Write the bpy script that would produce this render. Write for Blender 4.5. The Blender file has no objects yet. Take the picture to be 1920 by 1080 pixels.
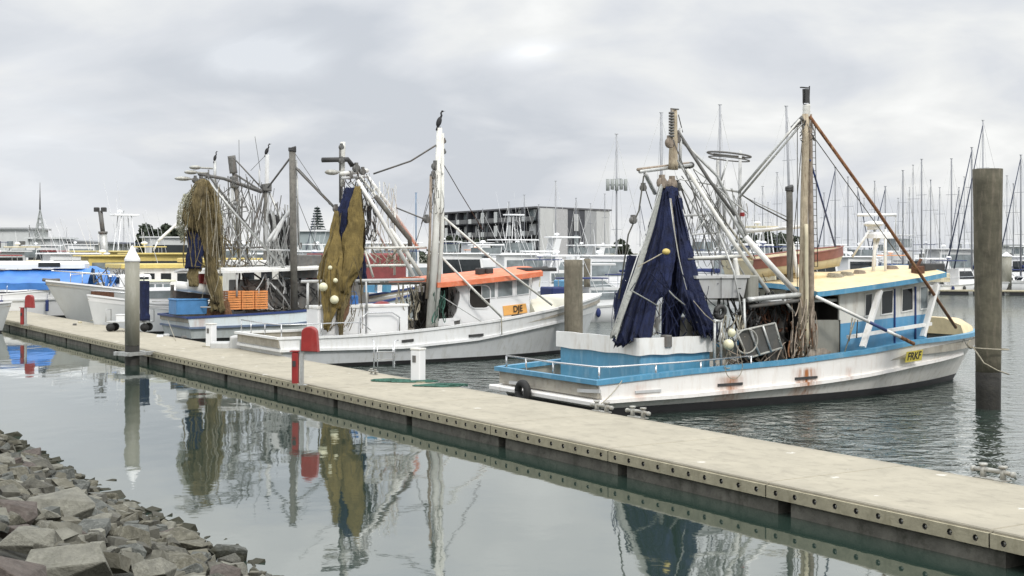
import bpy, bmesh, math, random
from mathutils import Vector, Matrix, noise
R = math.radians
random.seed(7)
SC = bpy.context.scene
C = SC.collection

# ------------------------------------------------------------------ camera
F, CX, HY, CZ = 2500.0, 960.0, 474.0, 4.3      # focal in photo pixels, centre column, horizon row, eye height
cam_d = bpy.data.cameras.new('camera'); cam = bpy.data.objects.new('camera', cam_d); C.objects.link(cam)
cam_d.sensor_width = 36; cam_d.lens = 36*F/1920; cam_d.shift_y = -(540-HY)/1920
cam_d.clip_start = 0.1; cam_d.clip_end = 6000
cam.location = (0, 0, CZ); cam.rotation_euler = (R(90), 0, 0)
SC.camera = cam
# ------------------------------------------------------------------ light
SUN_EL, SUN_AZ = 42, 152          # azimuth clockwise from +Y: behind the camera, to the right
world = bpy.data.worlds.new('World'); SC.world = world; world.use_nodes = True
nt = world.node_tree; nt.nodes.clear()
def N(t, **k):
    n = nt.nodes.new(t)
    for a, v in k.items(): setattr(n, a, v)
    return n
def LK(a, b): nt.links.new(a, b)
out = N('ShaderNodeOutputWorld')
sky = N('ShaderNodeTexSky', sky_type='NISHITA'); sky.sun_disc = False
sky.sun_elevation = R(SUN_EL); sky.sun_rotation = R(SUN_AZ); sky.air_density = 1.4; sky.dust_density = 3
bg_s = N('ShaderNodeBackground'); bg_s.inputs[1].default_value = 0.10; LK(sky.outputs[0], bg_s.inputs[0])
tc = N('ShaderNodeTexCoord'); sep = N('ShaderNodeSeparateXYZ'); LK(tc.outputs['Generated'], sep.inputs[0])
def M(op, a, b=None, c=None):
    n = N('ShaderNodeMath', operation=op)
    for i, v in enumerate((a, b, c)):
        if v is None: continue
        if isinstance(v, (int, float)): n.inputs[i].default_value = v
        else: LK(v, n.inputs[i])
    return n.outputs[0]
zc = M('MAXIMUM', sep.outputs[2], 0.0)
den = M('ADD', zc, 0.27)
px = M('DIVIDE', sep.outputs[0], den); py = M('DIVIDE', sep.outputs[1], den)
cmb = N('ShaderNodeCombineXYZ'); LK(px, cmb.inputs[0]); LK(py, cmb.inputs[1]); cmb.inputs[2].default_value = 4.2
n1 = N('ShaderNodeTexNoise'); n1.inputs['Scale'].default_value = 0.85; n1.inputs['Detail'].default_value = 7; n1.inputs['Roughness'].default_value = .52; n1.inputs['Distortion'].default_value = .35
LK(cmb.outputs[0], n1.inputs[0])
n2 = N('ShaderNodeTexNoise'); n2.inputs['Scale'].default_value = 2.4; n2.inputs['Detail'].default_value = 6; n2.inputs['Distortion'].default_value = .5
LK(cmb.outputs[0], n2.inputs[0])
mixn = M('ADD', M('MULTIPLY', n1.outputs[0], .64), M('MULTIPLY', n2.outputs[0], .36))
rp = N('ShaderNodeValToRGB'); LK(mixn, rp.inputs[0])
e = rp.color_ramp.elements
e[0].position = .40; e[0].color = (.59, .622, .675, 1)
e[1].position = .62; e[1].color = (1.06, 1.06, 1.04, 1)
m1 = e.new(.47); m1.color = (.705, .728, .768, 1)
m2 = e.new(.53); m2.color = (.83, .84, .842, 1)
# brighter towards the zenith, as under any overcast sky
zen = N('ShaderNodeMapRange'); LK(zc, zen.inputs[0]); zen.inputs[1].default_value = .20; zen.inputs[2].default_value = .95
zen.inputs[3].default_value = 1.0; zen.inputs[4].default_value = 2.7
def gap(x0, y0, r, amt):      # a thin place in the cloud deck where brighter sky shows
    dx = M('SUBTRACT', px, x0); dy = M('SUBTRACT', py, y0); d = M('SQRT', M('ADD', M('MULTIPLY', dx, dx), M('MULTIPLY', dy, dy)))
    g = M('SUBTRACT', 1.25, M('ADD', M('DIVIDE', d, r), M('MULTIPLY', M('SUBTRACT', n2.outputs[0], .5), 3.4))); g = M('MINIMUM', M('MAXIMUM', g, 0.0), 1.0); return M('MULTIPLY', M('MULTIPLY', g, g), amt)
gp = M('ADD', M('ADD', gap(.04, 2.36, .10, .30), gap(-.97, 2.70, .38, .13)), gap(-.45, 2.35, .12, .14))
gv = N('ShaderNodeCombineXYZ'); LK(gp, gv.inputs[0]); LK(M('MULTIPLY', gp, .99), gv.inputs[1]); LK(M('MULTIPLY', gp, .94), gv.inputs[2])
va = N('ShaderNodeVectorMath', operation='ADD'); LK(rp.outputs[0], va.inputs[0]); LK(gv.outputs[0], va.inputs[1])
bg_c = N('ShaderNodeBackground'); LK(va.outputs[0], bg_c.inputs[0]); LK(zen.outputs[0], bg_c.inputs[1])
mx = N('ShaderNodeMixShader'); mx.inputs[0].default_value = .95
LK(bg_s.outputs[0], mx.inputs[1]); LK(bg_c.outputs[0], mx.inputs[2]); LK(mx.outputs[0], out.inputs[0])
sd = bpy.data.lights.new('sun', 'SUN'); sd.energy = 1.5; sd.angle = R(10); sd.color = (1, .96, .9)
sun = bpy.data.objects.new('sun', sd); C.objects.link(sun)
sun.rotation_euler = (R(90-SUN_EL), 0, R(180-SUN_AZ)); sun.location = (0, -20, 40)
SC.view_settings.view_transform = 'Standard'; SC.view_settings.look = 'None'; SC.view_settings.exposure = 0.10; SC.view_settings.gamma = 1
SC.cycles.max_bounces = 6; SC.cycles.transparent_max_bounces = 12; SC.cycles.caustics_reflective = False; SC.cycles.caustics_refractive = False

# ------------------------------------------------------------------ materials
MATS = {}
def mat(name, col, rough=.6, var=.12, scale=3, metal=0, bump=0, bscale=None, stain=None, samt=0, sscale=(1.2, 1.2, .25), spots=None, alpha=None, ior=None):
    """noise-varied paint / metal / cloth; stain = second colour in streaky noise; spots = [(x, halfwidth, z0, z1)] rust runs in object space"""
    if name in MATS: return MATS[name]
    m = bpy.data.materials.new(name); m.use_nodes = True; t = m.node_tree; b = t.nodes['Principled BSDF']
    b.inputs['Roughness'].default_value = rough; b.inputs['Metallic'].default_value = metal
    if ior: b.inputs['IOR'].default_value = ior
    tcn = t.nodes.new('ShaderNodeTexCoord'); o = tcn.outputs['Object']
    def nz(sc, det=6, vec=None, ro=.6):
        n = t.nodes.new('ShaderNodeTexNoise'); n.inputs['Scale'].default_value = sc; n.inputs['Detail'].default_value = det; n.inputs['Roughness'].default_value = ro
        t.links.new(vec if vec else o, n.inputs[0]); return n.outputs[0]
    def rmp(v, a, bb, c0=(0,0,0,1), c1=(1,1,1,1)):
        r = t.nodes.new('ShaderNodeValToRGB'); t.links.new(v, r.inputs[0]); r.color_ramp.elements[0].position = a; r.color_ramp.elements[1].position = bb
        r.color_ramp.elements[0].color = c0; r.color_ramp.elements[1].color = c1; return r.outputs[0]
    def mixc(f, a, bb, mode='MIX'):
        x = t.nodes.new('ShaderNodeMix'); x.data_type = 'RGBA'; x.blend_type = mode
        for i, v in ((0, f), (6, a), (7, bb)):
            if isinstance(v, (int, float)): x.inputs[i].default_value = v
            elif isinstance(v, tuple): x.inputs[i].default_value = (*v[:3], 1)
            else: t.links.new(v, x.inputs[i])
        return x.outputs[2]
    def ma(op, a, bb=0.0, clamp=False):
        x = t.nodes.new('ShaderNodeMath'); x.operation = op; x.use_clamp = clamp
        for i, v in ((0, a), (1, bb)):
            if isinstance(v, (int, float)): x.inputs[i].default_value = v
            else: t.links.new(v, x.inputs[i])
        return x.outputs[0]
    lo = tuple(c*(1-var) for c in col); hi = tuple(min(1, c*(1+var)) for c in col)
    colr = mixc(rmp(nz(scale), .32, .68), lo, hi)
    if stain:
        mp = t.nodes.new('ShaderNodeMapping'); mp.inputs['Scale'].default_value = sscale; t.links.new(o, mp.inputs[0])
        colr = mixc(ma('MULTIPLY', rmp(nz(4, 8, mp.outputs[0], .68), .5, .72), samt), colr, stain)
    if spots:
        s = t.nodes.new('ShaderNodeSeparateXYZ'); t.links.new(o, s.inputs[0])
        mp = t.nodes.new('ShaderNodeMapping'); mp.inputs['Scale'].default_value = (3, 3, .6); t.links.new(o, mp.inputs[0]); nn = nz(2.2, 6, mp.outputs[0], .6)
        for (xc, hw, z0, z1, am) in spots:
            fx = ma('SUBTRACT', 1.0, ma('DIVIDE', ma('ABSOLUTE', ma('SUBTRACT', s.outputs[0], xc)), hw), True)
            f1 = ma('MULTIPLY', ma('MULTIPLY', ma('SUBTRACT', s.outputs[2], z0), 6.0, True), ma('MULTIPLY', ma('SUBTRACT', z1, s.outputs[2]), 9.0, True), True)
            ff = ma('MULTIPLY', ma('MULTIPLY', fx, f1), ma('MULTIPLY', rmp(nn, .3, .62), am), True)
            colr = mixc(ff, colr, (.36, .13, .035))
    t.links.new(colr, b.inputs['Base Color'])
    if bump:
        bn = t.nodes.new('ShaderNodeBump'); bn.inputs['Strength'].default_value = bump; bn.inputs['Distance'].default_value = .03
        t.links.new(nz(bscale or scale*4, 8), bn.inputs['Height']); t.links.new(bn.outputs[0], b.inputs['Normal'])
    if alpha:   # open mesh: little holes
        wv = t.nodes.new('ShaderNodeTexVoronoi'); wv.inputs['Scale'].default_value = alpha[0]; t.links.new(o, wv.inputs[0])
        t.links.new(ma('GREATER_THAN', ma('ADD', wv.outputs['Distance'], ma('MULTIPLY', ma('SUBTRACT', nz(2.0), .5), 1.1)), alpha[1]), b.inputs['Alpha'])
    MATS[name] = m; return m
WHITE = mat('white_paint', (.78, .78, .76), .45, .05, 2, stain=(.45, .38, .28), samt=.45)
WHITE2 = mat('clean_white', (.80, .81, .82), .35, .03, 1)
OFFW = mat('off_white', (.66, .66, .62), .5, .08, 3, stain=(.33, .27, .2), samt=.5)
LGREY = mat('light_grey_paint', (.52, .53, .53), .5, .08, 2, stain=(.3, .27, .22), samt=.4)
BLUE = mat('sky_blue_paint', (.08, .27, .43), .42, .10, 3, stain=(.45, .6, .68), samt=.3)
BLUE2 = mat('blue_panel', (.10, .30, .50), .45, .08, 3, stain=(.3, .4, .45), samt=.3)
DBLUE = mat('dark_blue', (.02, .045, .16), .5, .2, 3)
NAVYP = mat('navy_cover', (.012, .025, .11), .7, .2, 4)
BINB = mat('bin_blue', (.07, .22, .45), .5, .12, 3)
TARP = mat('blue_tarp', (.055, .19, .52), .4, .15, 1.2, bump=.5, bscale=1.5)
CREAM = mat('cream_roof', (.68, .56, .34), .6, .09, 2.5, stain=(.40, .30, .18), samt=.55, sscale=(1, 1, 1))
CREAM2 = mat('cream_hull', (.58, .53, .38), .6, .1, 3, stain=(.36, .27, .17), samt=.5)
ORANGE = mat('orange_roof', (.70, .19, .09), .55, .12, 3, stain=(.8, .45, .33), samt=.5, sscale=(1, 1, 1))
ORANGE2 = mat('orange_plastic', (.75, .30, .10), .55, .15, 6)
SIGNO = mat('orange_board', (.80, .42, .12), .5, .06, 6)
YELL = mat('yellow_paint', (.62, .49, .16), .5, .1, 4)
REDP = mat('red_plastic', (.29, .030, .028), .38, .12, 5, stain=(.6, .25, .22), samt=.2)
TERRA = mat('terracotta', (.24, .10, .085), .6, .15, 4, stain=(.30, .17, .14), samt=.3)
RUST = mat('rust', (.17, .075, .035), .9, .4, 6, bump=.4, stain=(.42, .27, .14), samt=.9, sscale=(3, 3, 1))
DRUST = mat('dark_rust', (.10, .045, .025), .85, .35, 8, bump=.3)
CREAMRUST = mat('flaking_cream_pole', (.42, .36, .26), .75, .2, 4, bump=.3, stain=(.13, .065, .035), samt=1.0, sscale=(7, 7, .7))
WOODG = mat('weathered_pole', (.30, .25, .20), .85, .3, 5, bump=.3, stain=(.1, .06, .04), samt=.8, sscale=(4, 4, .5))
STEEL = mat('galvanised', (.46, .47, .46), .45, .15, 8, metal=.5, stain=(.25, .2, .15), samt=.4)
CHROME = mat('polished_rail', (.60, .61, .62), .25, .05, 4, metal=.9)
GALV = mat('cleat_metal', (.40, .40, .37), .6, .2, 12, metal=.3, bump=.2, stain=(.16, .12, .07), samt=.6)
DARK = mat('dark_grey', (.035, .035, .035), .6, .3, 5)
DGREY = mat('grey_steel', (.12, .12, .115), .6, .25, 6, stain=(.2, .12, .07), samt=.4)
DPOLE = mat('dark_pole', (.13, .125, .11), .8, .3, 5, bump=.3, stain=(.26, .23, .2), samt=.6)
BLACK = mat('antifoul_black', (.012, .012, .014), .6, .3, 3)
RUBBER = mat('rubber', (.018, .018, .018), .75, .2, 8, bump=.2)
GLASS = mat('window_glass', (.02, .025, .028), .06, .3, 1.0, ior=1.5)
GREYG = mat('grey_window', (.20, .23, .24), .1, .35, 1.2)
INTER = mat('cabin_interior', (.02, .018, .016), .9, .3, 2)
NAVY = mat('navy_net', (.008, .013, .046), .95, .55, 5, bump=.9, bscale=22, stain=(.016, .030, .095), samt=.6, sscale=(6, 6, .5), alpha=(20, .13))
NAVYO = mat('navy_net_open', (.008, .013, .045), .95, .45, 4, bump=.9, bscale=22, alpha=(20, .22))
OLIVE = mat('olive_net', (.165, .122, .040), .95, .42, 3, bump=.9, bscale=24, stain=(.085, .062, .024), samt=.85, sscale=(6, 6, .35), alpha=(20, .13))
OLIVE2 = mat('tan_net', (.17, .135, .065), .95, .5, 3, bump=1.0, bscale=26, stain=(.055, .045, .022), samt=.9, sscale=(7, 7, .4), alpha=(20, .20))
OLIVE3 = mat('brown_net_cloth', (.125, .098, .048), .95, .5, 3, bump=.9, bscale=24, stain=(.05, .042, .022), samt=.9, sscale=(7, 7, .4), alpha=(20, .16))
PALEN = mat('pale_net', (.34, .34, .26), .95, .3, 6, alpha=(15, .50))
ROPE = mat('rope', (.34, .31, .24), .9, .3, 20, bump=.4)
ROPEG = mat('green_rope', (.05, .13, .10), .9, .35, 14, bump=.4)
ROPED = mat('dark_rope', (.06, .06, .05), .9, .3, 20)
STRAP = mat('grey_webbing', (.30, .31, .29), .85, .2, 14, bump=.3)
FLOAT = mat('cream_float', (.72, .70, .50), .5, .08, 6, stain=(.4, .36, .22), samt=.4)
SLATE = mat('slate_panel', (.085, .085, .08), .8, .2, 5, bump=.2, stain=(.16, .13, .1), samt=.4)
GREYW = mat('grey_cabin_panel', (.25, .25, .22), .6, .12, 2, stain=(.15, .13, .1), samt=.4)
DECKM = mat('weathered_deck', (.36, .34, .29), .85, .2, 3, stain=(.2, .15, .1), samt=.5, sscale=(1, 1, 1))
YPLATE = mat('yellow_plate', (.62, .52, .08), .5, .08, 8)
INK = mat('black_lettering', (.015, .012, .01), .6, .1, 5)
FEATHER = mat('black_feathers', (.012, .012, .014), .7, .3, 12)
PILEW = mat('timber_pile', (.185, .165, .125), .9, .25, 2.5, bump=.6, bscale=9, stain=(.07, .075, .05), samt=.8, sscale=(3, 3, .35))
PILEG = mat('green_timber_pile', (.095, .088, .062), .9, .35, 2.0, bump=.6, bscale=8, stain=(.20, .17, .13), samt=.75, sscale=(2.2, 2.2, .35))
PILEWET = mat('wet_weed', (.010, .009, .006), .7, .5, 7, bump=.7, bscale=12)
PILEC = mat('grey_pile_sleeve', (.25, .245, .20), .6, .07, 1.5, stain=(.42, .41, .37), samt=.5, sscale=(1.3, 1.3, .3))
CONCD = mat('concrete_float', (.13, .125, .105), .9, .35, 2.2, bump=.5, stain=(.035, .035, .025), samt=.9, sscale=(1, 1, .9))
CONCF = mat('concrete_fascia', (.36, .33, .235), .85, .15, 4, bump=.3, stain=(.17, .15, .09), samt=.6, sscale=(1.2, 1.2, .5))
BRICKB = mat('charcoal_cladding', (.055, .058, .068), .7, .2, .5)
PALEB = mat('pale_cladding', (.50, .51, .51), .7, .06, .3)
SHEDW = mat('white_shed', (.60, .62, .62), .7, .08, .3)
SHEDG = mat('grey_shed', (.30, .32, .31), .7, .1, .4)
BARK = mat('bark', (.07, .055, .04), .9, .3, 4)
LEAF = mat('leaf', (.045, .060, .038), .8, .4, .8)
PINE = mat('pine_needles', (.030, .050, .045), .8, .3, 1)

def concrete_deck():
    m = mat('dock_concrete', (.352, .324, .256), .85, .09, .9, bump=.25, bscale=30, stain=(.23, .215, .17), samt=.7, sscale=(.55, .9, 1))
    return m
CONC = concrete_deck()
def weather_concrete(m):
    # bird droppings, scuffs and a dirty band along the edges, all in the slab's own space
    t = m.node_tree; b = t.nodes['Principled BSDF']; src = b.inputs['Base Color'].links[0].from_socket; tcn = t.nodes.new('ShaderNodeTexCoord')
    def mixf(f, a, c):
        x = t.nodes.new('ShaderNodeMix'); x.data_type = 'RGBA'; t.links.new(f, x.inputs[0]); t.links.new(a, x.inputs[6]); x.inputs[7].default_value = (*c, 1); return x.outputs[2]
    def mt(op, a, v, cl=False):
        x = t.nodes.new('ShaderNodeMath'); x.operation = op; x.use_clamp = cl; 
        if isinstance(a, (int, float)): x.inputs[0].default_value = a
        else: t.links.new(a, x.inputs[0])
        if isinstance(v, (int, float)): x.inputs[1].default_value = v
        else: t.links.new(v, x.inputs[1])
        return x.outputs[0]
    vo = t.nodes.new('ShaderNodeTexVoronoi'); vo.inputs['Scale'].default_value = 1.1; t.links.new(tcn.outputs['Object'], vo.inputs[0])
    nn = t.nodes.new('ShaderNodeTexNoise'); nn.inputs['Scale'].default_value = 9; nn.inputs['Detail'].default_value = 5; t.links.new(tcn.outputs['Object'], nn.inputs[0])
    drop = mt('MULTIPLY', mt('GREATER_THAN', mt('ADD', nn.outputs[0], 0.0), mt('ADD', mt('MULTIPLY', vo.outputs['Distance'], 3.2), .22)), .75)
    c = mixf(drop, src, (.62, .61, .57))
    n3 = t.nodes.new('ShaderNodeTexNoise'); n3.inputs['Scale'].default_value = 1.3; n3.inputs['Detail'].default_value = 9; n3.inputs['Roughness'].default_value = .7; n3.inputs['Distortion'].default_value = 1.2; t.links.new(tcn.outputs['Object'], n3.inputs[0])
    c = mixf(mt('MULTIPLY', mt('MULTIPLY', mt('SUBTRACT', n3.outputs[0], .54), 7.0, True), .35), c, (.19, .175, .14))
    sp = t.nodes.new('ShaderNodeSeparateXYZ'); t.links.new(tcn.outputs['Object'], sp.inputs[0])
    ed = mt('MULTIPLY', mt('SUBTRACT', mt('ABSOLUTE', mt('SUBTRACT', sp.outputs[1], 1.65), 0), 1.35), 3.5, True)
    c = mixf(mt('MULTIPLY', ed, mt('MULTIPLY', n3.outputs[0], .8)), c, (.22, .205, .165)); t.links.new(c, b.inputs['Base Color'])
weather_concrete(CONC)

# ------------------------------------------------------------------ mesh builder
class MB:
    def __init__(s): s.v = []; s.f = []; s.mi = []; s.m = 0; s.sm = []
    def add(s, vs, fs, sm=False):
        o = len(s.v); s.v += [tuple(p) for p in vs]
        for f in fs: s.f.append([i+o for i in f]); s.mi.append(s.m); s.sm.append(sm)
        return s
    def box(s, c, d, rot=None):
        x, y, z = d[0]/2, d[1]/2, d[2]/2
        vs = [Vector((sx*x, sy*y, sz*z)) for sx in (-1, 1) for sy in (-1, 1) for sz in (-1, 1)]
        if rot is not None: vs = [rot @ v for v in vs]
        return s.add([v+Vector(c) for v in vs], [(0,1,3,2), (4,6,7,5), (0,4,5,1), (2,3,7,6), (0,2,6,4), (1,5,7,3)])
    def bevbox(s, c, d, b=.02, rot=None):     # box with chamfered vertical and top edges
        x, y, z = d[0]/2, d[1]/2, d[2]/2
        def ring(zz, i): return [Vector(p) for p in ((x-i, -y+b+i*0, zz), (x-i, y-b, zz), (x-b, y-i, zz), (-x+b, y-i, zz), (-x+i, y-b, zz), (-x+i, -y+b, zz), (-x+b, -y+i, zz), (x-b, -y+i, zz))]
        rs = [ring(-z, 0), ring(z-b, 0), ring(z, b*.7)]
        if rot is not None: rs = [[rot @ p for p in r] for r in rs]
        return s.loft([[p+Vector(c) for p in r] for r in rs], closed=True, cap=True)
    def loft(s, rows, closed=False, cap=False, sm=False):
        n = len(rows[0]); vs = [p for r in rows for p in r]; fs = []
        for i in range(len(rows)-1):
            for j in range(n if closed else n-1):
                k = (j+1) % n; fs.append((i*n+j, i*n+k, (i+1)*n+k, (i+1)*n+j))
        if cap: fs.append(tuple(range(n-1, -1, -1))); fs.append(tuple((len(rows)-1)*n+j for j in range(n)))
        return s.add(vs, fs, sm)
    def tube(s, pts, r, seg=8, cap=True, r2=None, sq=None):
        pts = [Vector(p) for p in pts]; rows = []; n = len(pts); up = None
        for i, p in enumerate(pts):
            t = (pts[min(i+1, n-1)]-pts[max(i-1, 0)])
            if t.length < 1e-6: t = Vector((0, 0, 1))
            t.normalize()
            if up is None: up = Vector((0, 0, 1)) if abs(t.z) < .9 else Vector((1, 0, 0))
            a = t.cross(up)
            if a.length < 1e-4: a = t.cross(Vector((0, 1, 0)))
            a.normalize(); b = a.cross(t); up = b
            rr = r if r2 is None else r+(r2-r)*i/(n-1)
            if sq: rows.append([p+a*sq[0]*x+b*sq[1]*y for x, y in ((-1,-1), (1,-1), (1,1), (-1,1))])
            else: rows.append([p+(a*math.cos(q*2*math.pi/seg)+b*math.sin(q*2*math.pi/seg))*rr for q in range(seg)])
        return s.loft(rows, closed=True, cap=cap, sm=not sq and seg > 5)
    def sphere(s, c, r, seg=12, rings=8, sc=(1, 1, 1), rot=None):
        rows = []
        for i in range(rings+1):
            a = math.pi*i/rings; rad = max(math.sin(a), .001)
            vs = [Vector((rad*math.cos(2*math.pi*j/seg)*sc[0], rad*math.sin(2*math.pi*j/seg)*sc[1], math.cos(a)*sc[2]))*r for j in range(seg)]
            rows.append([(rot @ v if rot is not None else v)+Vector(c) for v in vs])
        return s.loft(rows[::-1], closed=True, cap=True, sm=True)
    def ring(s, c, R1, r, axis=(0, 0, 1), seg=24, sec=8, a0=0, a1=360, flat=1):
        q = Vector(axis).normalized().to_track_quat('Z', 'Y'); pts = []
        n = max(3, int(seg*(a1-a0)/360))
        for i in range(n+1):
            a = R(a0+(a1-a0)*i/n); pts.append(Vector(c)+q @ Vector((math.cos(a)*R1, math.sin(a)*R1*flat, 0)))
        return s.tube(pts, r, sec)
    def poly(s, pts, th=0, n=None):      # flat polygon, optionally with thickness th along n
        pts = [Vector(p) for p in pts]
        if not th: return s.add(pts, [tuple(range(len(pts)))])
        if n is None:
            n = (pts[1]-pts[0]).cross(pts[2]-pts[0]).normalized()
        n = Vector(n)*th; k = len(pts)
        return s.add(pts+[p+n for p in pts], [tuple(range(k-1, -1, -1)), tuple(range(k, 2*k))]+[(i, (i+1) % k, (i+1) % k+k, i+k) for i in range(k)])
    def cyl(s, c, r, h, seg=16, r2=None): 
        return s.tube([c, (c[0], c[1], c[2]+h)], r, seg, r2=r2)
    def build(s, name, mats, parent=None, loc=None, rz=0, fix=True):
        me = bpy.data.meshes.new(name); me.from_pydata(s.v, [], s.f)
        for m in (mats if isinstance(mats, (list, tuple)) else [mats]): me.materials.append(m)
        me.polygons.foreach_set('material_index', s.mi); me.polygons.foreach_set('use_smooth', s.sm)
        if fix:
            bm = bmesh.new(); bm.from_mesh(me); bmesh.ops.recalc_face_normals(bm, faces=bm.faces); bm.to_mesh(me); bm.free()
        o = bpy.data.objects.new(name, me); C.objects.link(o)
        if parent: o.parent = parent
        if loc is not None: o.location = loc
        o.rotation_euler.z = rz
        return o
def tag(o, label=None, cat=None, group=None, kind=None):
    if label: o['label'] = label
    if cat: o['category'] = cat
    if group: o['group'] = group
    if kind: o['kind'] = kind
    return o
def empty(name, loc, rz=0, label=None, cat=None, group=None):
    o = bpy.data.objects.new(name, None); C.objects.link(o); o.location = loc; o.rotation_euler.z = rz; o.empty_display_size = .3
    return tag(o, label, cat, group)
def copy_tree(o, parent=None):
    c = o.copy(); C.objects.link(c); c.parent = parent
    for ch in [x for x in o.children]: copy_tree(ch, c)
    return c
def at(px, py, Y): return Vector(((px-CX)/F*Y, Y, CZ-(py-HY)/F*Y))
def onz(px, py, z): Y = F*(CZ-z)/(py-HY); return Vector(((px-CX)/F*Y, Y, z))
def lerp(a, b, t): return a+(b-a)*t
def interp(tab, x):
    if x <= tab[0][0]: return tab[0][1]
    for (a, b), (c, d) in zip(tab, tab[1:]):
        if x <= c: return b+(d-b)*(x-a)/(c-a) if c > a else d
    return tab[-1][1]
class Frame:           # a local frame on the water: x along the keel, y to port (away from the camera), z up
    def __init__(s, ox, oy, deg):
        s.o = Vector((ox, oy)); s.deg = deg; s.a = Vector((math.cos(R(deg)), math.sin(R(deg)))); s.b = Vector((-s.a.y, s.a.x))
    def k(s, px, y):
        d = Vector(((px-CX)/F, 1)); return (y+s.o.dot(s.b))/d.dot(s.b)
    def px(s, px, py, y=0):
        k = s.k(px, y); w = Vector(((px-CX)/F, 1))*k-s.o
        return Vector((w.dot(s.a), w.dot(s.b), CZ-(py-HY)/F*k))
    def world(s, p): w = s.o+s.a*p[0]+s.b*p[1]; return Vector((w.x, w.y, p[2]))
    def vec(s, wx, wy): return Vector((wx*s.a.x+wy*s.a.y, wx*s.b.x+wy*s.b.y, 0))
    def hullpt(s, px, py, W):
        d = Vector(((px-CX)/F, 1)); lo, hi = 5., 150.
        def f(k):
            w = d*k-s.o; return w.dot(s.b)+W(w.dot(s.a))
        # march from near to far for the first crossing
        k = 10.; fk = f(k)
        while k < 160:
            k2 = k+.25; f2 = f(k2)
            if fk < 0 <= f2:
                for _ in range(25):
                    m = (k+k2)/2
                    if f(m) < 0: k = m
                    else: k2 = m
                break
            k, fk = k2, f2
        w = d*k-s.o; return Vector((w.dot(s.a), w.dot(s.b), CZ-(py-HY)/F*k))

# ------------------------------------------------------------------ setting
def water_mat():
    m = bpy.data.materials.new('harbour_water'); m.use_nodes = True; t = m.node_tree; b = t.nodes['Principled BSDF']
    t.nodes.remove(b)
    g = t.nodes.new('ShaderNodeNewGeometry'); sp = t.nodes.new('ShaderNodeSeparateXYZ'); t.links.new(g.outputs['Position'], sp.inputs[0])
    def ma(op, a, bb=0.0, cl=False):
        x = t.nodes.new('ShaderNodeMath'); x.operation = op; x.use_clamp = cl
        for i, v in ((0, a), (1, bb)):
            if isinstance(v, (int, float)): x.inputs[i].default_value = v
            else: t.links.new(v, x.inputs[i])
        return x.outputs[0]
    # the basin in front of the dock is sheltered, the fairway behind it is ruffled
    d = ma('ADD', ma('MULTIPLY', ma('SUBTRACT', sp.outputs[0], 4.2), .852), ma('MULTIPLY', ma('SUBTRACT', sp.outputs[1], 22.2), .524))
    f = ma('MULTIPLY', ma('SUBTRACT', d, 1.0), .4, True)
    def nz(sc, det, st, dist=0):
        mp = t.nodes.new('ShaderNodeMapping'); mp.inputs['Scale'].default_value = st; t.links.new(g.outputs['Position'], mp.inputs[0])
        n = t.nodes.new('ShaderNodeTexNoise'); n.inputs['Scale'].default_value = sc; n.inputs['Detail'].default_value = det; n.inputs['Distortion'].default_value = dist; t.links.new(mp.outputs[0], n.inputs[0]); return n.outputs[0]
    calm = ma('ADD', ma('MULTIPLY', nz(.9, 1, (1, .6, 1)), .0085), ma('MULTIPLY', nz(4.5, 2, (1, .8, 1)), .0009))
    ruf = ma('ADD', ma('MULTIPLY', nz(1.35, 3, (1, 1.2, 1), .8), .115), ma('MULTIPLY', nz(5.0, 2, (1, 1.1, 1), .3), .012))
    h = ma('ADD', ma('MULTIPLY', calm, 1.0), ma('MULTIPLY', ruf, f))
    bn = t.nodes.new('ShaderNodeBump'); bn.inputs['Strength'].default_value = 1; bn.inputs['Distance'].default_value = 1
    t.links.new(h, bn.inputs['Height'])
    body = t.nodes.new('ShaderNodeBsdfDiffuse'); body.inputs[0].default_value = (.024, .042, .034, 1)
    gl = t.nodes.new('ShaderNodeBsdfGlossy'); gl.inputs[0].default_value = (.97, .98, .97, 1); gl.inputs[1].default_value = .03
    fr = t.nodes.new('ShaderNodeFresnel'); fr.inputs[0].default_value = 1.33
    for q in (gl, fr): t.links.new(bn.outputs[0], q.inputs['Normal'])
    fac = ma('ADD', ma('MULTIPLY', fr.outputs[0], .70), .28)
    mxs = t.nodes.new('ShaderNodeMixShader'); t.links.new(fac, mxs.inputs[0]); t.links.new(body.outputs[0], mxs.inputs[1]); t.links.new(gl.outputs[0], mxs.inputs[2])
    t.links.new(mxs.outputs[0], t.nodes['Material Output'].inputs[0])
    return m
mb = MB(); mb.add([(-2500, -60, 0), (2500, -60, 0), (2500, 5000, 0), (-2500, 5000, 0)], [(0, 1, 2, 3)])
tag(mb.build('water', water_mat()), kind='structure')
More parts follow.
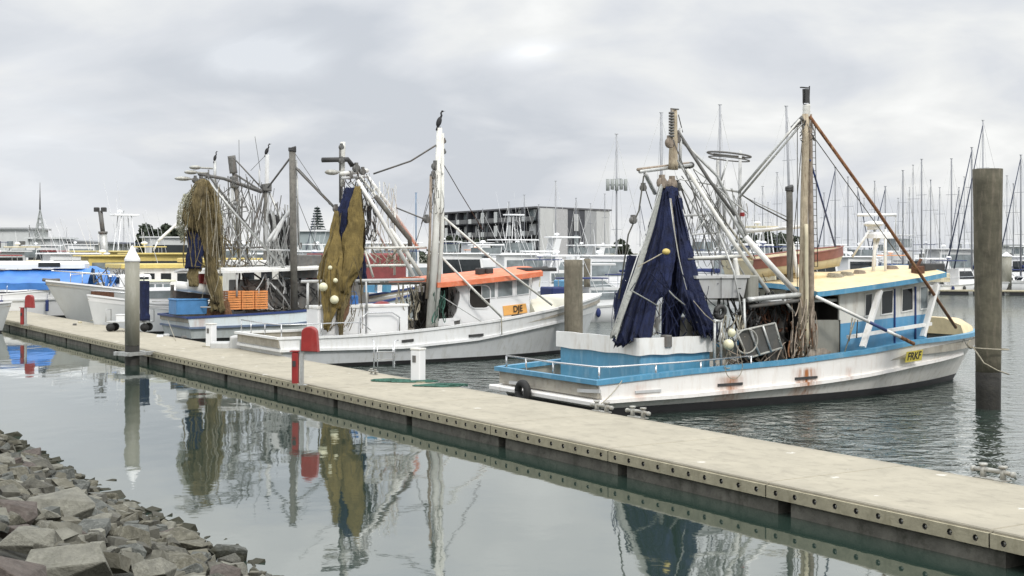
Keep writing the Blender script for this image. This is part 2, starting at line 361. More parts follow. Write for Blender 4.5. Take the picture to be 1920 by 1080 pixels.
# ------------------------------------------------------------------ floating dock
D = Frame(4.2, 22.2, -58.4); DZ = .5; DW = 3.3
def dock_at(px, py): p = onz(px, py, DZ); w = Vector((p.x, p.y))-D.o; return (w.dot(D.a), w.dot(D.b))
dock = empty('floating_dock', (D.o.x, D.o.y, 0), R(D.deg), 'long pale concrete floating walkway with a bolted edge beside the still basin', 'dock')
X0, X1, SEG = -85.0, 13.5, 4.47
def fascia(x0, x1):
    """edge board with round bolt pockets let into it"""
    m = MB(); zt, zb = DZ-.035, DZ-.235; zm = (zt+zb)/2; n = max(1, round((x1-x0)/.46)); w = (x1-x0)/n
    for i in range(n):
        xa, xb = x0+i*w, x0+(i+1)*w; xm = (xa+xb)/2
        o = [(xb, zm), (xb, zt), (xm, zt), (xa, zt), (xa, zm), (xa, zb), (xm, zb), (xb, zb)]
        c = [(xm+math.cos(k*math.pi/4)*.048, zm+math.sin(k*math.pi/4)*.048) for k in range(8)]
        m.m = 0; m.loft([[Vector((p[0], 0, p[1])) for p in o], [Vector((p[0], 0, p[1])) for p in c]], closed=True)
        m.m = 1; m.loft([[Vector((p[0], 0, p[1])) for p in c], [Vector((p[0], .06, p[1])) for p in c]], closed=True)
        m.add([Vector((p[0], .06, p[1])) for p in c], [tuple(range(8))])
        m.m = 2; m.tube([(xm, .06, zm), (xm, .02, zm)], .018, 6)
    m.m = 0; m.add([(x0, 0, zt), (x1, 0, zt), (x1, .12, zt), (x0, .12, zt)], [(0, 1, 2, 3)]); m.add([(x0, 0, zb), (x1, 0, zb), (x1, .12, zb), (x0, .12, zb)], [(0, 1, 2, 3)])
    return m
x = X1; k = 0
while x > X0:
    xa = x-SEG
    s = MB(); s.bevbox(((x+xa)/2, DW/2, DZ-.11), (SEG-.03, DW, .22), .02)
    # the walkway edge overhangs the fascia by a few cm
    s.build('deck_slab', CONC, dock, loc=(0, 0, 0))
    fascia(xa+.012, x-.012).build('edge_board', [CONCF, DARK, GALV], dock, loc=(0, -.05, -.015), fix=False)
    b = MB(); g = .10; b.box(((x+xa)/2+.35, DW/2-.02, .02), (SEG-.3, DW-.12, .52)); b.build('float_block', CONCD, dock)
    x = xa; k += 1

# ---- fixtures on the dock
def on_dock(name, px, py, label, cat, group=None, turn=0):
    x, y = dock_at(px, py); w = D.world((x, y, DZ)); return empty(name, w, R(D.deg)+turn, label, cat, group)
def life_station(px, py, label, s=1.0):
    t = on_dock('lifebuoy_station', px, py, label, 'safety station', 'safety stations on the dock')
    m = MB(); m.box((0, 0, .66), (.09, .13, 1.32)); m.box((0, .06, .004), (.24, .2, .02)); m.build('post', STEEL, t)
    # round-topped red cover for the lifebuoy, lower red extinguisher case
    m = MB(); pr = []
    W2, H0, H1 = .22, .98, 1.50
    for i in range(13):
        a = math.pi*i/12; pr.append((math.cos(a)*W2, H1+math.sin(a)*W2*.85))
    pr = [(W2+.04, H0-.02)]+pr+[(-W2-.02, H0+.0)]
    rows = []
    for (yy, k2) in ((-.14, .93), (-.11, 1.0), (.11, 1.0), (.14, .93)):
        rows.append([Vector((.24+p[0]*k2, yy, 1.3+(p[1]-1.3)*k2)) for p in pr])
    m.loft(rows, closed=True, cap=True); o = m.build('lifebuoy_cover', REDP, t)
    m = MB(); m.bevbox((-.19, 0, .50), (.19, .18, .90), .03); m.box((-.20, 0, .975), (.26, .22, .03)); m.build('extinguisher_case', REDP, t)
    m = MB(); m.box((-.20, -.108, .62), (.10, .01, .16)); m.build('handle', DARK, t)
    t.scale = (s, s, s); t.rotation_euler.z = R(-8); return t
life_station(566, 722, 'red round-topped lifebuoy cover and case on a grey post, nearer of the two')
life_station(48, 610, 'small faded red lifebuoy cover and case far left on the dock beside the blue-tarped boat', .95)
def pedestal(px, py, label, h=.95):
    t = on_dock('power_pedestal', px, py, label, 'power pedestal', 'white power pedestals along the dock', R(25))
    m = MB(); m.bevbox((0, 0, h/2), (.34, .30, h), .02); m.build('cabinet', WHITE2, t)
    m = MB(); m.bevbox((0, 0, h+.025), (.37, .33, .05), .015); m.build('cap', OFFW, t)
    m = MB(); m.box((-.03, -.155, h*.72), (.12, .02, .2)); m.build('socket_panel', DGREY, t)
    m = MB(); m.box((.03, .02, .012), (.62, .5, .03)); m.build('base_plate', CONCF, t)
    return t
pedestal(784, 716, 'white power pedestal standing in the coiled green rope on the dock')
pedestal(396, 650, 'white power pedestal with a dark socket between the trolley and the grey dock steps', .9)
pedestal(181, 601, 'small white power pedestal in front of the white bows at the far left', .8)
# double-horn cleats
def cleat(px, py, label, sc=1.0):
    t = on_dock('mooring_cleat', px, py, label, 'cleat', 'galvanised mooring cleats on the dock edge')
    m = MB(); m.bevbox((0, 0, .012), (.62, .16, .02), .006); m.build('base_plate', GALV, t)
    for s in (-1, 1):
        m = MB(); m.tube([(s*.2, 0, .02), (s*.2, 0, .22)], .055, 10, r2=.045); m.tube([(s*.2, 0, .215), (s*.2, 0, .25)], .075, 12); m.build('bollard_post', GALV, t)
    m = MB(); m.tube([(-.40, 0, .13), (-.2, 0, .15), (.2, 0, .15), (.40, 0, .13)], .038, 10)
    for s in (-1, 1): m.tube([(s*.37, 0, .132), (s*.43, 0, .13)], .05, 10)
    m.build('horn_bar', GALV, t); t.scale = (sc,)*3; return t
cleat(1862, 899, 'galvanised double mooring cleat on the dock edge at the right, below the big timber pile')
cleat(1128, 772, 'weathered double cleat on the dock edge, left of the pair by the blue boat')
cleat(1196, 783, 'weathered double cleat on the dock edge, right of the pair by the blue boat')
cleat(700, 702, 'small dark cleat at the dock edge just left of the tangled green rope', .7)
# tangled green mooring rope
def rope_heap(px, py, label, m_, n=16, rx=.75, ry=.22, r=.017, seed=1, cat='rope'):
    rnd = random.Random(seed); t = MB(); x, y = dock_at(px, py); pts = []
    for i in range(n*26):
        a = i/26*2*math.pi*(1+.02*math.sin(i)); q = .55+.45*math.sin(i*.13+rnd.random()*.3)
        pts.append((x*0+math.cos(a)*rx*q+.15*math.sin(i*.05), math.sin(a)*ry*q+.06*math.cos(i*.033), .02+.10*abs(noise.noise(Vector((i*.09, seed, 0))))))
    t.tube(pts, r, 5); o = t.build('rope_coil', m_, loc=D.world((x, y, DZ)), rz=R(D.deg)+R(52)); return tag(o, label, cat)
rope_heap(752, 716, 'tangle of dark green mooring rope left of the white pedestal', ROPEG, 7, .95, .26, .019, 3)
rope_heap(826, 725, 'flat loop of dark green rope lying right of the white pedestal', ROPEG, 5, .85, .16, .018, 5)
# aluminium boarding steps by the orange-roofed boat
t = on_dock('boarding_steps', 722, 688, 'thin silver boarding steps at the dock edge before the orange-roofed boat', 'steps', None, R(58))
for s in (-1, 1):
    m = MB(); m.tube([(s*.34, -.28, 0), (s*.34, -.25, .86), (s*.42, .0, .90), (s*.42, .15, .88)], .022, 6); m.build('side_rail', CHROME, t)
    m = MB(); m.tube([(s*.26, .1, 0), (s*.26, .02, .7)], .018, 6); m.build('leg', CHROME, t)
for z in (.25, .5): m = MB(); m.box((0, -.12+z*.2, z), (.6, .2, .03)); m.build('step', STEEL, t)
# grey dock steps (moulded plastic)
t = on_dock('dock_steps', 432, 652, 'low grey moulded boarding step box right of the second white pedestal', 'steps', None, R(58))
m = MB(); m.bevbox((.35, 0, .24), (.62, .7, .48), .05); m.build('upper_step', LGREY, t)
m = MB(); m.bevbox((-.35, 0, .12), (.78, .7, .24), .05); m.build('lower_step', LGREY, t)
# trolley
t = on_dock('dock_trolley', 244, 621, 'grey four-wheeled dock trolley carrying white boxes, partly behind the grey pile', 'trolley', None, R(58))
m = MB(); m.bevbox((0, 0, .46), (2.1, .85, .06), .02)
for s in (-1, 1):
    m.tube([(s*1.05, -.4, .46), (s*1.05, -.4, 1.05), (s*1.05, .4, 1.05), (s*1.05, .4, .46)], .022, 6)
m.build('frame', STEEL, t)
for sx in (-.85, .8):
    for sy in (-.36, .36):
        m = MB(); m.tube([(sx, sy-.06, .2), (sx, sy+.06, .2)], .2, 16); m.build('wheel', RUBBER, t)
for (xx, c) in ((-.35, 'chilled white fish box on the trolley left of the pile'), (.45, 'white fish box on the trolley right of the pile')):
    m = MB(); m.bevbox((0, 0, .15), (.55, .5, .3), .03); m.box((0, 0, .315), (.6, .55, .03))
    w = t.matrix_basis @ Vector((xx, 0, .492)); tag(m.build('fish_box', WHITE2, loc=w, rz=t.rotation_euler.z), c.replace('chilled ', ''), 'box')

# ------------------------------------------------------------------ piles
def capped_pile(px, pyw, wpx, top, label, collar=None, body=PILEC):
    p = onz(px, pyw, 0); Y = p.y; r = wpx/2/F*Y; zt = CZ-(top[1]-HY)/F*Y; za = CZ-(top[0]-HY)/F*Y
    t = empty('capped_pile', (p.x, p.y, 0), 0, label, 'pile')
    m = MB(); m.tube([(0, 0, .75), (0, 0, zt)], r, 28); m.build('sleeve', body, t)
    m = MB(); m.tube([(0, 0, -2.5), (0, 0, .75)], r*.985, 28); m.build('wet_foot', PILEWET, t)
    m = MB(); m.loft([[Vector((math.cos(a)*q, math.sin(a)*q, z)) for a in [i*2*math.pi/28 for i in range(28)]] for q, z in ((r*1.08, zt-.06), (r*1.08, zt+.02), (.02, za))], closed=True, cap=True); m.build('cone_cap', WHITE2, t)
    if collar:
        m = MB(); q = r+.06
        for s in (-1, 1): m.box((s*q, .12, collar), (.11, 2*q+.7, .13))
        m.box((0, -q-.08, collar), (2*q+.34, .12, .14)); m.box((0, q+.08, collar), (2*q+.34, .12, .14))
        c = m.build('pile_collar', STEEL, t); c.rotation_euler.z = R(D.deg)+R(20)
    return t
capped_pile(248, 684, 27, (460, 487), 'tall grey sleeved pile with a white cone cap at the dock edge on the left', .44)
capped_pile(1733, 541, 19, (466, 476), 'slim grey pile with a white cap beyond the cream roof of the blue boat', None)
capped_pile(1887, 549, 19, (472, 480), 'slim grey pile with a white cap at the right margin behind the big timber pile', None)
def timber_pile(px, pyw, wb, wt, ptop, label, m_, weed=1.0, lean=0, seed=0):
    p = onz(px, pyw, 0); Y = p.y; zt = CZ-(ptop-HY)/F*Y; t = empty('timber_pile', (p.x, p.y, 0), 0, label, 'pile', 'bare timber piles')
    def sec(z, k):
        r = lerp(wb, wt, max(0, z)/zt)/2/F*Y; rr = []
        for i in range(32):
            a = i*2*math.pi/32; rr.append(Vector((math.cos(a)*r*k*(1+.035*noise.noise(Vector((math.cos(a)*1.5, math.sin(a)*1.5, z*.6+seed)))+.012*math.sin(9*a+seed))+lean*z, math.sin(a)*r*k, z)))
        return rr
    m = MB(); rows = [sec(weed*.92+(zt-weed*.92)*i/14, 1) for i in range(15)]; m.loft(rows, closed=True, cap=True, sm=True); o = m.build('timber_shaft', m_, t)
    m = MB(); rows = [sec(-2.5+(weed*.97+2.5)*i/6, 1.02) for i in range(7)]; m.loft(rows, closed=True, cap=True, sm=True); m.build('weedy_foot', PILEWET, t)
    return t
tp = timber_pile(1853, 766, 44, 54, 317, 'massive greenish timber pile with a black weedy foot beside the blue boat bow', PILEG, 1.05, -.002, 3)
timber_pile(1075, 668, 34, 35, 487, 'brown timber pile standing at the bow of the orange-roofed boat', PILEW, .3, 0, 8)
timber_pile(1101, 600, 12, 13, 485, 'thin grey timber pile just right of the brown pile', PILEW, .3, 0, 11)
# ring and lashing on the big pile
m = MB(); m.ring((tp.location.x, tp.location.y, 1.66), .53, .022, (0.05, .02, 1), 32, 6); m.tube([(tp.location.x-.52, tp.location.y-.1, 1.66), (tp.location.x-.62, tp.location.y-.1, 1.78), (tp.location.x-.54, tp.location.y-.15, 1.9)], .02, 6)
m.tube([(tp.location.x-.5, tp.location.y-.22, 1.72), (tp.location.x-.3, tp.location.y-.5, 1.3), (tp.location.x+.05, tp.location.y-.56, 1.1), (tp.location.x+.42, tp.location.y-.42, .98)], .018, 6)
tag(m.build('mooring_rope', ROPE), 'pale rope looped round the big timber pile at the bow of the blue boat', 'rope')

# ------------------------------------------------------------------ rock bank
SH0 = Vector((-3.08, 18.03)); SDIR = Vector((-.5433, .8395)); SIN = Vector((-.8395, -.5433))
def bank_z(s, d): return .40*d-.02
mb = MB(); rows = []
for i in range(46):
    s = -12+i*1.0; rows.append([Vector((SH0.x+SDIR.x*s+SIN.x*d, SH0.y+SDIR.y*s+SIN.y*d, bank_z(s, d)-.30+.12*noise.noise(Vector((s*.8, d*.8, 0))))) for d in [-4+j*.5 for j in range(36)]])
mb.loft(rows, sm=True)
ROCKM = []
for nme, c, st in (('rock_olive_grey', (.105, .10, .076), (.21, .205, .17)), ('rock_pale_grey', (.165, .162, .135), (.075, .075, .055)), ('rock_dark_grey', (.075, .073, .060), (.15, .148, .12)), ('rock_reddish_brown', (.078, .064, .056), (.11, .102, .09)), ('rock_slate', (.085, .09, .082), (.20, .205, .185))):
    ROCKM.append(mat(nme, c, .9, .28, 3.5, bump=1.0, bscale=7, stain=st, samt=.75, sscale=(1.6, 1.6, 1.6)))
tag(mb.build('rubble_bank', mat('bank_earth', (.05, .05, .04), .95, .4, 3, bump=1), None), kind='structure')
def tide_band(m):
    # wet, weed-stained stone up to a hand above the water
    t = m.node_tree; b = t.nodes['Principled BSDF']; src = b.inputs['Base Color'].links[0].from_socket; g = t.nodes.new('ShaderNodeNewGeometry'); sp = t.nodes.new('ShaderNodeSeparateXYZ'); t.links.new(g.outputs['Position'], sp.inputs[0])
    nn = t.nodes.new('ShaderNodeTexNoise'); nn.inputs['Scale'].default_value = 4; t.links.new(g.outputs['Position'], nn.inputs[0])
    a = t.nodes.new('ShaderNodeMath'); a.operation = 'MULTIPLY_ADD'; a.inputs[1].default_value = .35; t.links.new(nn.outputs[0], a.inputs[0]); a.inputs[2].default_value = .02
    s = t.nodes.new('ShaderNodeMath'); s.operation = 'SUBTRACT'; t.links.new(a.outputs[0], s.inputs[0]); t.links.new(sp.outputs[2], s.inputs[1])
    c = t.nodes.new('ShaderNodeMath'); c.operation = 'MULTIPLY'; c.use_clamp = True; t.links.new(s.outputs[0], c.inputs[0]); c.inputs[1].default_value = 12
    x = t.nodes.new('ShaderNodeMix'); x.data_type = 'RGBA'; t.links.new(c.outputs[0], x.inputs[0]); t.links.new(src, x.inputs[6]); x.inputs[7].default_value = (.030, .030, .018, 1); t.links.new(x.outputs[2], b.inputs['Base Color'])
for m_ in ROCKM: tide_band(m_)
def rock_mesh(seed, mt):
    rnd = random.Random(seed); bm = bmesh.new()
    for i in range(13):
        v = Vector((rnd.gauss(0, 1), rnd.gauss(0, 1), rnd.gauss(0, 1))).normalized(); v = Vector((v.x, v.y*.78, v.z*.52))*rnd.uniform(.82, 1.05); bm.verts.new(v)
    r = bmesh.ops.convex_hull(bm, input=bm.verts); bmesh.ops.delete(bm, geom=[g for g in r['geom_interior'] if isinstance(g, bmesh.types.BMVert)], context='VERTS')
    bmesh.ops.dissolve_limit(bm, angle_limit=R(14), verts=bm.verts, edges=bm.edges)
    bmesh.ops.bevel(bm, geom=[e for e in bm.edges], offset=.018, segments=1, affect='EDGES', profile=.6)
    bmesh.ops.triangulate(bm, faces=bm.faces); bmesh.ops.subdivide_edges(bm, edges=bm.edges, cuts=1, use_grid_fill=True)
    for v in bm.verts: v.co += v.co.normalized()*(.03*noise.noise(v.co*2.6+Vector((seed, 0, 0)))+.025*noise.noise(v.co*8+Vector((0, seed, 0))))
    me = bpy.data.meshes.new('rock'); bm.to_mesh(me); bm.free(); me.materials.append(mt); return me
RM = [[rock_mesh(100*j+i, ROCKM[j]) for i in range(6)] for j in range(5)]
rnd = random.Random(21); placed = []
ADJ = ['olive grey', 'pale grey', 'dark grey', 'reddish brown', 'slate grey']
def rock(s, d, r, mi, label=None, zoff=0, rot=None):
    o = bpy.data.objects.new('rock', RM[mi][rnd.randrange(6)]); C.objects.link(o); placed.append((s, d, r))
    o.location = (SH0.x+SDIR.x*s+SIN.x*d, SH0.y+SDIR.y*s+SIN.y*d, bank_z(s, d)-.12+zoff)
    o.rotation_euler = rot or (rnd.uniform(-.45, .45), rnd.uniform(-.45, .45), rnd.uniform(0, 6.28)); o.scale = (r*rnd.uniform(.95, 1.25), r*rnd.uniform(.85, 1.15), r*rnd.uniform(.8, 1.2))
    zone = 'at the waterline' if d < .7 else 'on the lower slope' if d < 2.2 else 'on the upper slope'; size = 'small' if r < .2 else 'medium' if r < .3 else 'large'
    if label: tag(o, label, 'rock', 'rocks of the embankment')
    else: tag(o, '%s angular %s rock %s of the embankment' % (size, ADJ[mi], zone), 'rock', '%s %s rocks %s' % (size, ADJ[mi], zone))
def sd(px, py):      # photo pixel -> bank coordinates
    best = None
    for i in range(400):
        d = i*.03; z = bank_z(0, d); p = onz(px, py, z); w = Vector((p.x, p.y))-SH0; dd = w.dot(SIN)
        if best is None or abs(dd-d) < best[0]: best = (abs(dd-d), w.dot(SDIR), d)
    return best[1], best[2]
for (px_, py_, r, mi, lab) in ((112, 945, .50, 1, 'large pale slab-like rock with a bright top, middle left of the embankment'), (15, 950, .42, 3, 'reddish brown boulder at the left frame edge under the pale slab'),
        (18, 1045, .42, 3, 'dark red-brown boulder in the bottom left corner'), (130, 1045, .42, 1, 'broad pale grey rock at the bottom of the embankment'),
        (355, 1015, .32, 0, 'rounded olive rock near the water on the right of the bank'), (430, 1032, .30, 4, 'low slate rock at the right tip of the bank beside the water'),
        (70, 870, .36, 2, 'dark slab rock near the top left shore of the bank'), (240, 1000, .34, 0, 'flat olive grey rock in the lower middle of the bank'),
        (50, 1000, .34, 1, 'pale pitted rock between the two red-brown boulders'), (290, 1060, .34, 1, 'pale grey rock at the bottom edge right of the middle')):
    s, d = sd(px_, py_); rock(s, d, r, mi, lab, .05, (rnd.uniform(-.2, .2), rnd.uniform(-.2, .2), rnd.uniform(0, 6)))
tries = 0
while len(placed) < 285 and tries < 20000:
    tries += 1; s = rnd.uniform(-3.5, 19); d = rnd.uniform(-.55, 6.2); r = rnd.choice((.15, .18, .2, .24, .28, .33))*rnd.uniform(.85, 1.2)
    # keep to what the frame can show
    w = Vector((SH0.x+SDIR.x*s+SIN.x*d, SH0.y+SDIR.y*s+SIN.y*d)); z = bank_z(s, d)
    if w.y < 6: continue
    qx = CX+F*w.x/w.y; qy = HY+F*(CZ-z)/w.y
    if qx < -40 or qy > 1120 or qx > 640: continue
    if any((s-a)**2+(d-b)**2 < (.60*(r+c))**2 for a, b, c in placed): continue
    rock(s, d, r, rnd.choices(range(5), (5, 4, 3, 1, 4))[0])

# small broken stone between the rocks: countless, one object
mb = MB(); rnd = random.Random(77)
for i in range(1500):
    s = rnd.uniform(-4, 19.5); d = rnd.uniform(-.5, 7); mb.m = rnd.choice((0, 0, 1, 2, 4)); r = rnd.uniform(.05, .14)
    c = Vector((SH0.x+SDIR.x*s+SIN.x*d, SH0.y+SDIR.y*s+SIN.y*d, bank_z(s, d)-.17+rnd.uniform(-.02, .12))); sc = Vector((rnd.uniform(.8, 1.4), rnd.uniform(.7, 1.1), rnd.uniform(.4, .8)))*r; q = Matrix.Rotation(rnd.uniform(0, 6), 3, 'Z') @ Matrix.Rotation(rnd.uniform(-.6, .6), 3, 'X')
    vs = [Vector((x, y, z)) for x in (-1, 1) for y in (-1, 1) for z in (-1, 1)]; vs = [c+q @ Vector((v.x*sc.x*rnd.uniform(.5, 1.1), v.y*sc.y*rnd.uniform(.5, 1.1), v.z*sc.z*rnd.uniform(.5, 1.1))) for v in vs]
    mb.add(vs, [(0,1,3,2), (4,6,7,5), (0,4,5,1), (2,3,7,6), (0,2,6,4), (1,5,7,3)])
tag(mb.build('broken_stone', ROCKM), 'small broken stone filling the gaps between the embankment rocks', 'stones', kind='stuff')
# ------------------------------------------------------------------ trawler kit
A31 = 31.6
def plan(L, beam, stern=.90, p=2.4, q=.72):
    def W(x):
        u = max(0, min(1, x/L))
        if u < .45: f = stern+(1-stern)*math.sin(u/.45*math.pi/2)
        else: f = max(0, 1-((u-.45)/.55)**p)**q
        return beam/2*f
    return W
def make_hull(B, t, L, Lw, W, sheer, ledge, tb, mats, rail=None, bulwark=.45, railm=None, deckm=None, ledgem=None, rake=.25, bowflare=.55, nst=44, deckname='deck', railw=.16, railh=.09):
    """sheer/ledge: (x, z) tables. tb = top of the dark band. mats = (upper, lower, antifoul)"""
    def lev(u):
        x = u*L; zs = interp(sheer, x); zl = min(interp(ledge, x), zs-.12)
        return [(-.75, .30), (-.30, .80), (0, .90), (tb, .93), (zl-.03, .985), (zl+.03, 1.0), (lerp(zl, zs, .5), 1.0), (zs, 1.0)]
    def P(u, z, k, zs):
        # waterline sections pinch in towards the bow, flare above
        f = max(0, min(1, z/zs)) if z > 0 else 0
        pinch = 1-bowflare*(1-f)*max(0, (u-.45)/.55)**1.5
        xs = -rake*max(0, f); xe = lerp(Lw, L, f**.9) if z > 0 else Lw+z*.6
        w = W(u*L)*k*pinch
        if z > 0: w *= 1
        return Vector((xs*(1-u)+u*xe, w, z))
    us = [i/nst for i in range(nst+1)]; us = [u if u < .5 else .5+.5*(1-(1-(u-.5)/.5)**1.35) for u in us]
    rows = []
    for u in us:
        zs = interp(sheer, u*L); lv = lev(u); sec = [P(u, z, k, zs) for z, k in lv]
        rows.append([Vector((p.x, -p.y, p.z)) for p in sec[::-1]]+sec)
    m = MB(); n = len(rows[0]); h = n//2
    for j in range(n-1):
        jj = j if j < h else n-2-j      # 0 = sheer strake
        m.m = 0 if jj <= 2 else (1 if jj == 3 or jj == 2 else (2 if jj > 4 else 1))
        if jj <= 1: m.m = 0
        elif jj in (2, 3): m.m = 1
        else: m.m = 2
        if j == h-1: m.m = 2
        m.loft([[r[j], r[j+1]] for r in rows], sm=True)
    # transom
    r0 = rows[0]
    for j in range(h-1):
        m.m = 0 if j <= 1 else (1 if j in (2, 3) else 2); m.add([r0[j], r0[j+1], r0[n-2-j], r0[n-1-j]], [(0, 1, 2, 3)])
    m.build('hull', list(mats), t)
    def edge(zoff, out=0, fl=None):
        """points along the sheer (or ledge) line, near side then far side"""
        pts = []
        for u in us:
            zs = interp(sheer, u*L); z = (zs if fl is None else min(interp(fl, u*L), zs-.12))+zoff; p = P(u, z, 1, zs); pts.append(Vector((p.x, p.y+out, p.z)))
        return pts
    def strip(name, m_, fl, w, hh, out, zo=0, u1=1.0):
        e = [p for p, u in zip(edge(zo, 0, fl), us) if u <= u1]; mm = MB()
        for sg in (-1, 1):
            rws = []
            for p in e:
                y = p.y+out; yi = max(0, y-w); rws.append([Vector((p.x, sg*y, p.z-hh/2)), Vector((p.x, sg*y, p.z+hh/2)), Vector((p.x, sg*yi, p.z+hh/2)), Vector((p.x, sg*yi, p.z-hh/2))])
            mm.loft(rws, closed=True, cap=True)
        p = e[0]; mm.box((p.x-.02, 0, p.z), (w*.7, 2*(p.y+out), hh-.006)); return mm.build(name, m_, t)
    strip('gunwale', railm or mats[0], None, railw, railh, .05)
    if ledgem: strip('rub_rail', ledgem, ledge, .16, .10, .07, 0, .93)
    # deck and inner bulwark
    mm = MB(); rws = []
    for u in us[:-1]:
        zs = interp(sheer, u*L); p = P(u, zs-.03, 1, zs); y = max(.02, p.y-.07); rws.append([Vector((p.x, -y, zs-.02)), Vector((p.x, -y, zs-bulwark)), Vector((p.x, y, zs-bulwark)), Vector((p.x, y, zs-.02))])
    mm.loft(rws); mm.poly(rws[0]); mm.build(deckname, deckm or DECKM, t)
    return P
def sparset(B, t, tab):
    """(name, material, radius, [(px, py, y)...]) each one a part of its own"""
    for e in tab:
        nme, m_, r, pts = e[:4]; kw = e[4] if len(e) > 4 else {}
        m = MB(); q = [B.px(*p) for p in pts]
        if len(q) == 2 and 'sag' in kw:
            a, b = q; q = [a.lerp(b, i/10)-Vector((0, 0, kw['sag']*4*(i/10)*(1-i/10))) for i in range(11)]
        if len(q) == 2 and r > .05 and 'sag' not in kw:
            a, b = q; q = [a.lerp(b, i/8)+Vector((math.sin(i*2.1)*.006, 0, 0)) for i in range(9)]
        m.tube(q, r, 6 if r < .03 else 10, r2=kw.get('r2')); o = m.build(nme, m_, t)
        if 'label' in kw: o['label'] = kw['label']
def drape(B, t, name, m_, rows, y, folds=7, amp=.16, depth=.5, seed=0, nrow=46, seg=84, label=None, top=True):
    """a hanging bundle of netting: rows = (py, px left, px right); folds run down it"""
    m = MB(); R_ = []
    ys = [r[0] for r in rows]
    for i in range(nrow+1):
        py = lerp(ys[0], ys[-1], i/nrow); l = interp([(r[0], r[1]) for r in rows], py); rr = interp([(r[0], r[2]) for r in rows], py)
        yy = y if not isinstance(y, (list, tuple)) else lerp(y[0], y[1], i/nrow)
        c = B.px((l+rr)/2, py, yy); k = B.k((l+rr)/2, yy); w = max(.02, (rr-l)/2/F*k); dd = w*depth
        Wv = B.vec(w, 0); Dv = B.vec(0, dd); row = []; c = c+B.vec(1, 0)*(0 if seg == 24 else 1)*(.16*noise.noise(Vector((i*.11, seed*1.7, 2)))+.05*noise.noise(Vector((i*.4, seed, 9))))
        for j in range(seg):
            a = 2*math.pi*j/seg; ph = seed+i*.035
            f = 1+amp*math.sin(folds*a+ph+1.3*noise.noise(Vector((i*.06, seed, 0))))+amp*.6*noise.noise(Vector((math.cos(a)*2.2, math.sin(a)*2.2, i*.14+seed)))+amp*.35*math.sin(folds*2.7*a-ph*2)
            g = 1.06*f/(1+amp*.4)
            row.append(c+Wv*math.cos(a)*g+Dv*math.sin(a)*g+Vector((0, 0, .10*noise.noise(Vector((a*2, i*.2, seed+5)))-(.30*abs(noise.noise(Vector((math.cos(a)*5, math.sin(a)*5, seed)))) if i > nrow-3 else 0))))
        R_.append(row)
    m.loft(R_, closed=True, cap=True, sm=True); o = m.build(name, m_, t)
    if label: o['label'] = label
    return o
def curtain(B, t, name, m_, left, right, y, waves=5, amp=.12, seed=0, ragged=.25, nu=40, nv=26, label=None):
    """a sheet of netting hung between two edge lines given in photo pixels"""
    def along(c, u):
        k = u*(len(c)-1); i = min(int(k), len(c)-2); f = k-i; return c[i][0]+(c[i+1][0]-c[i][0])*f, c[i][1]+(c[i+1][1]-c[i][1])*f
    rows = []; y0, y1 = y if isinstance(y, (tuple, list)) else (y, y)
    for i in range(nu+1):
        u = i/nu; lx, ly = along(left, u); rx, ry = along(right, u); row = []
        for j in range(nv+1):
            v = j/nv; yy = lerp(y0, y1, u)+amp*(.3+u)*math.sin(waves*2*math.pi*v+seed+u*1.4)+.10*noise.noise(Vector((v*3, u*4, seed)))
            p = B.px(lerp(lx, rx, v), lerp(ly, ry, v), yy); p.z += -.10*math.sin(math.pi*v)*u+(ragged*noise.noise(Vector((v*6, seed, 0)))*max(0, u-.8)*5)
            row.append(p)
        rows.append(row)
    m = MB(); m.loft(rows, sm=True); o = m.build(name, m_, t)
    if label: o['label'] = label
    return o
def quadpx(B, pts, th=.05):      # polygon on photo pixels in a lengthwise plane, thickened away from the camera
    q = [B.px(*p) for p in pts]; return q
def panel(B, t, name, m_, pts, th=.05, label=None, parent=None):
    m = MB(); m.poly(quadpx(B, pts), th, (0, 1, 0)); o = m.build(name, m_, parent or t)
    if label: o['label'] = label
    return o
def window(B, t, pts, y, glass=GLASS, frame=WHITE2, fw=.05, name='window'):
    """glazed opening: proud frame and a pane set 1 cm proud of the wall it sits on"""
    q = [B.px(p[0], p[1], y) for p in pts]; n = len(q); c = sum(q, Vector())/n
    o = [p+(p-c).normalized()*fw for p in q]; m = MB()
    for i in range(n):
        j = (i+1) % n; m.add([q[i]+Vector((0, -.035, 0)), q[j]+Vector((0, -.035, 0)), o[j]+Vector((0, -.035, 0)), o[i]+Vector((0, -.035, 0)), q[i]+Vector((0, .01, 0)), q[j]+Vector((0, .01, 0)), o[j]+Vector((0, .01, 0)), o[i]+Vector((0, .01, 0))], [(0, 1, 2, 3), (0, 1, 5, 4), (3, 2, 6, 7)])
    f = m.build(name, frame, t); m = MB(); m.poly([p+Vector((0, -.012, 0)) for p in q]); m.build('pane', glass, f); return f
def lettering(txt, size, m_, parent, p0, xdir, updir, name='lettering', squash=1.0):
    cu = bpy.data.curves.new('txt', 'FONT'); cu.body = txt; cu.size = size; cu.extrude = .002; cu.offset = .006*size/.3; cu.align_x = 'CENTER'; cu.align_y = 'CENTER'
    ob = bpy.data.objects.new('txt', cu); C.objects.link(ob); dg = bpy.context.evaluated_depsgraph_get(); me = bpy.data.meshes.new_from_object(ob.evaluated_get(dg)); bpy.data.objects.remove(ob)
    me.materials.clear(); me.materials.append(m_); o = bpy.data.objects.new(name, me); C.objects.link(o); o.parent = parent
    x = Vector(xdir).normalized(); z = x.cross(Vector(updir)).normalized(); y = z.cross(x); mt = Matrix((x*squash, y, z)).transposed().to_4x4(); mt.translation = Vector(p0); o.matrix_local = mt; return o
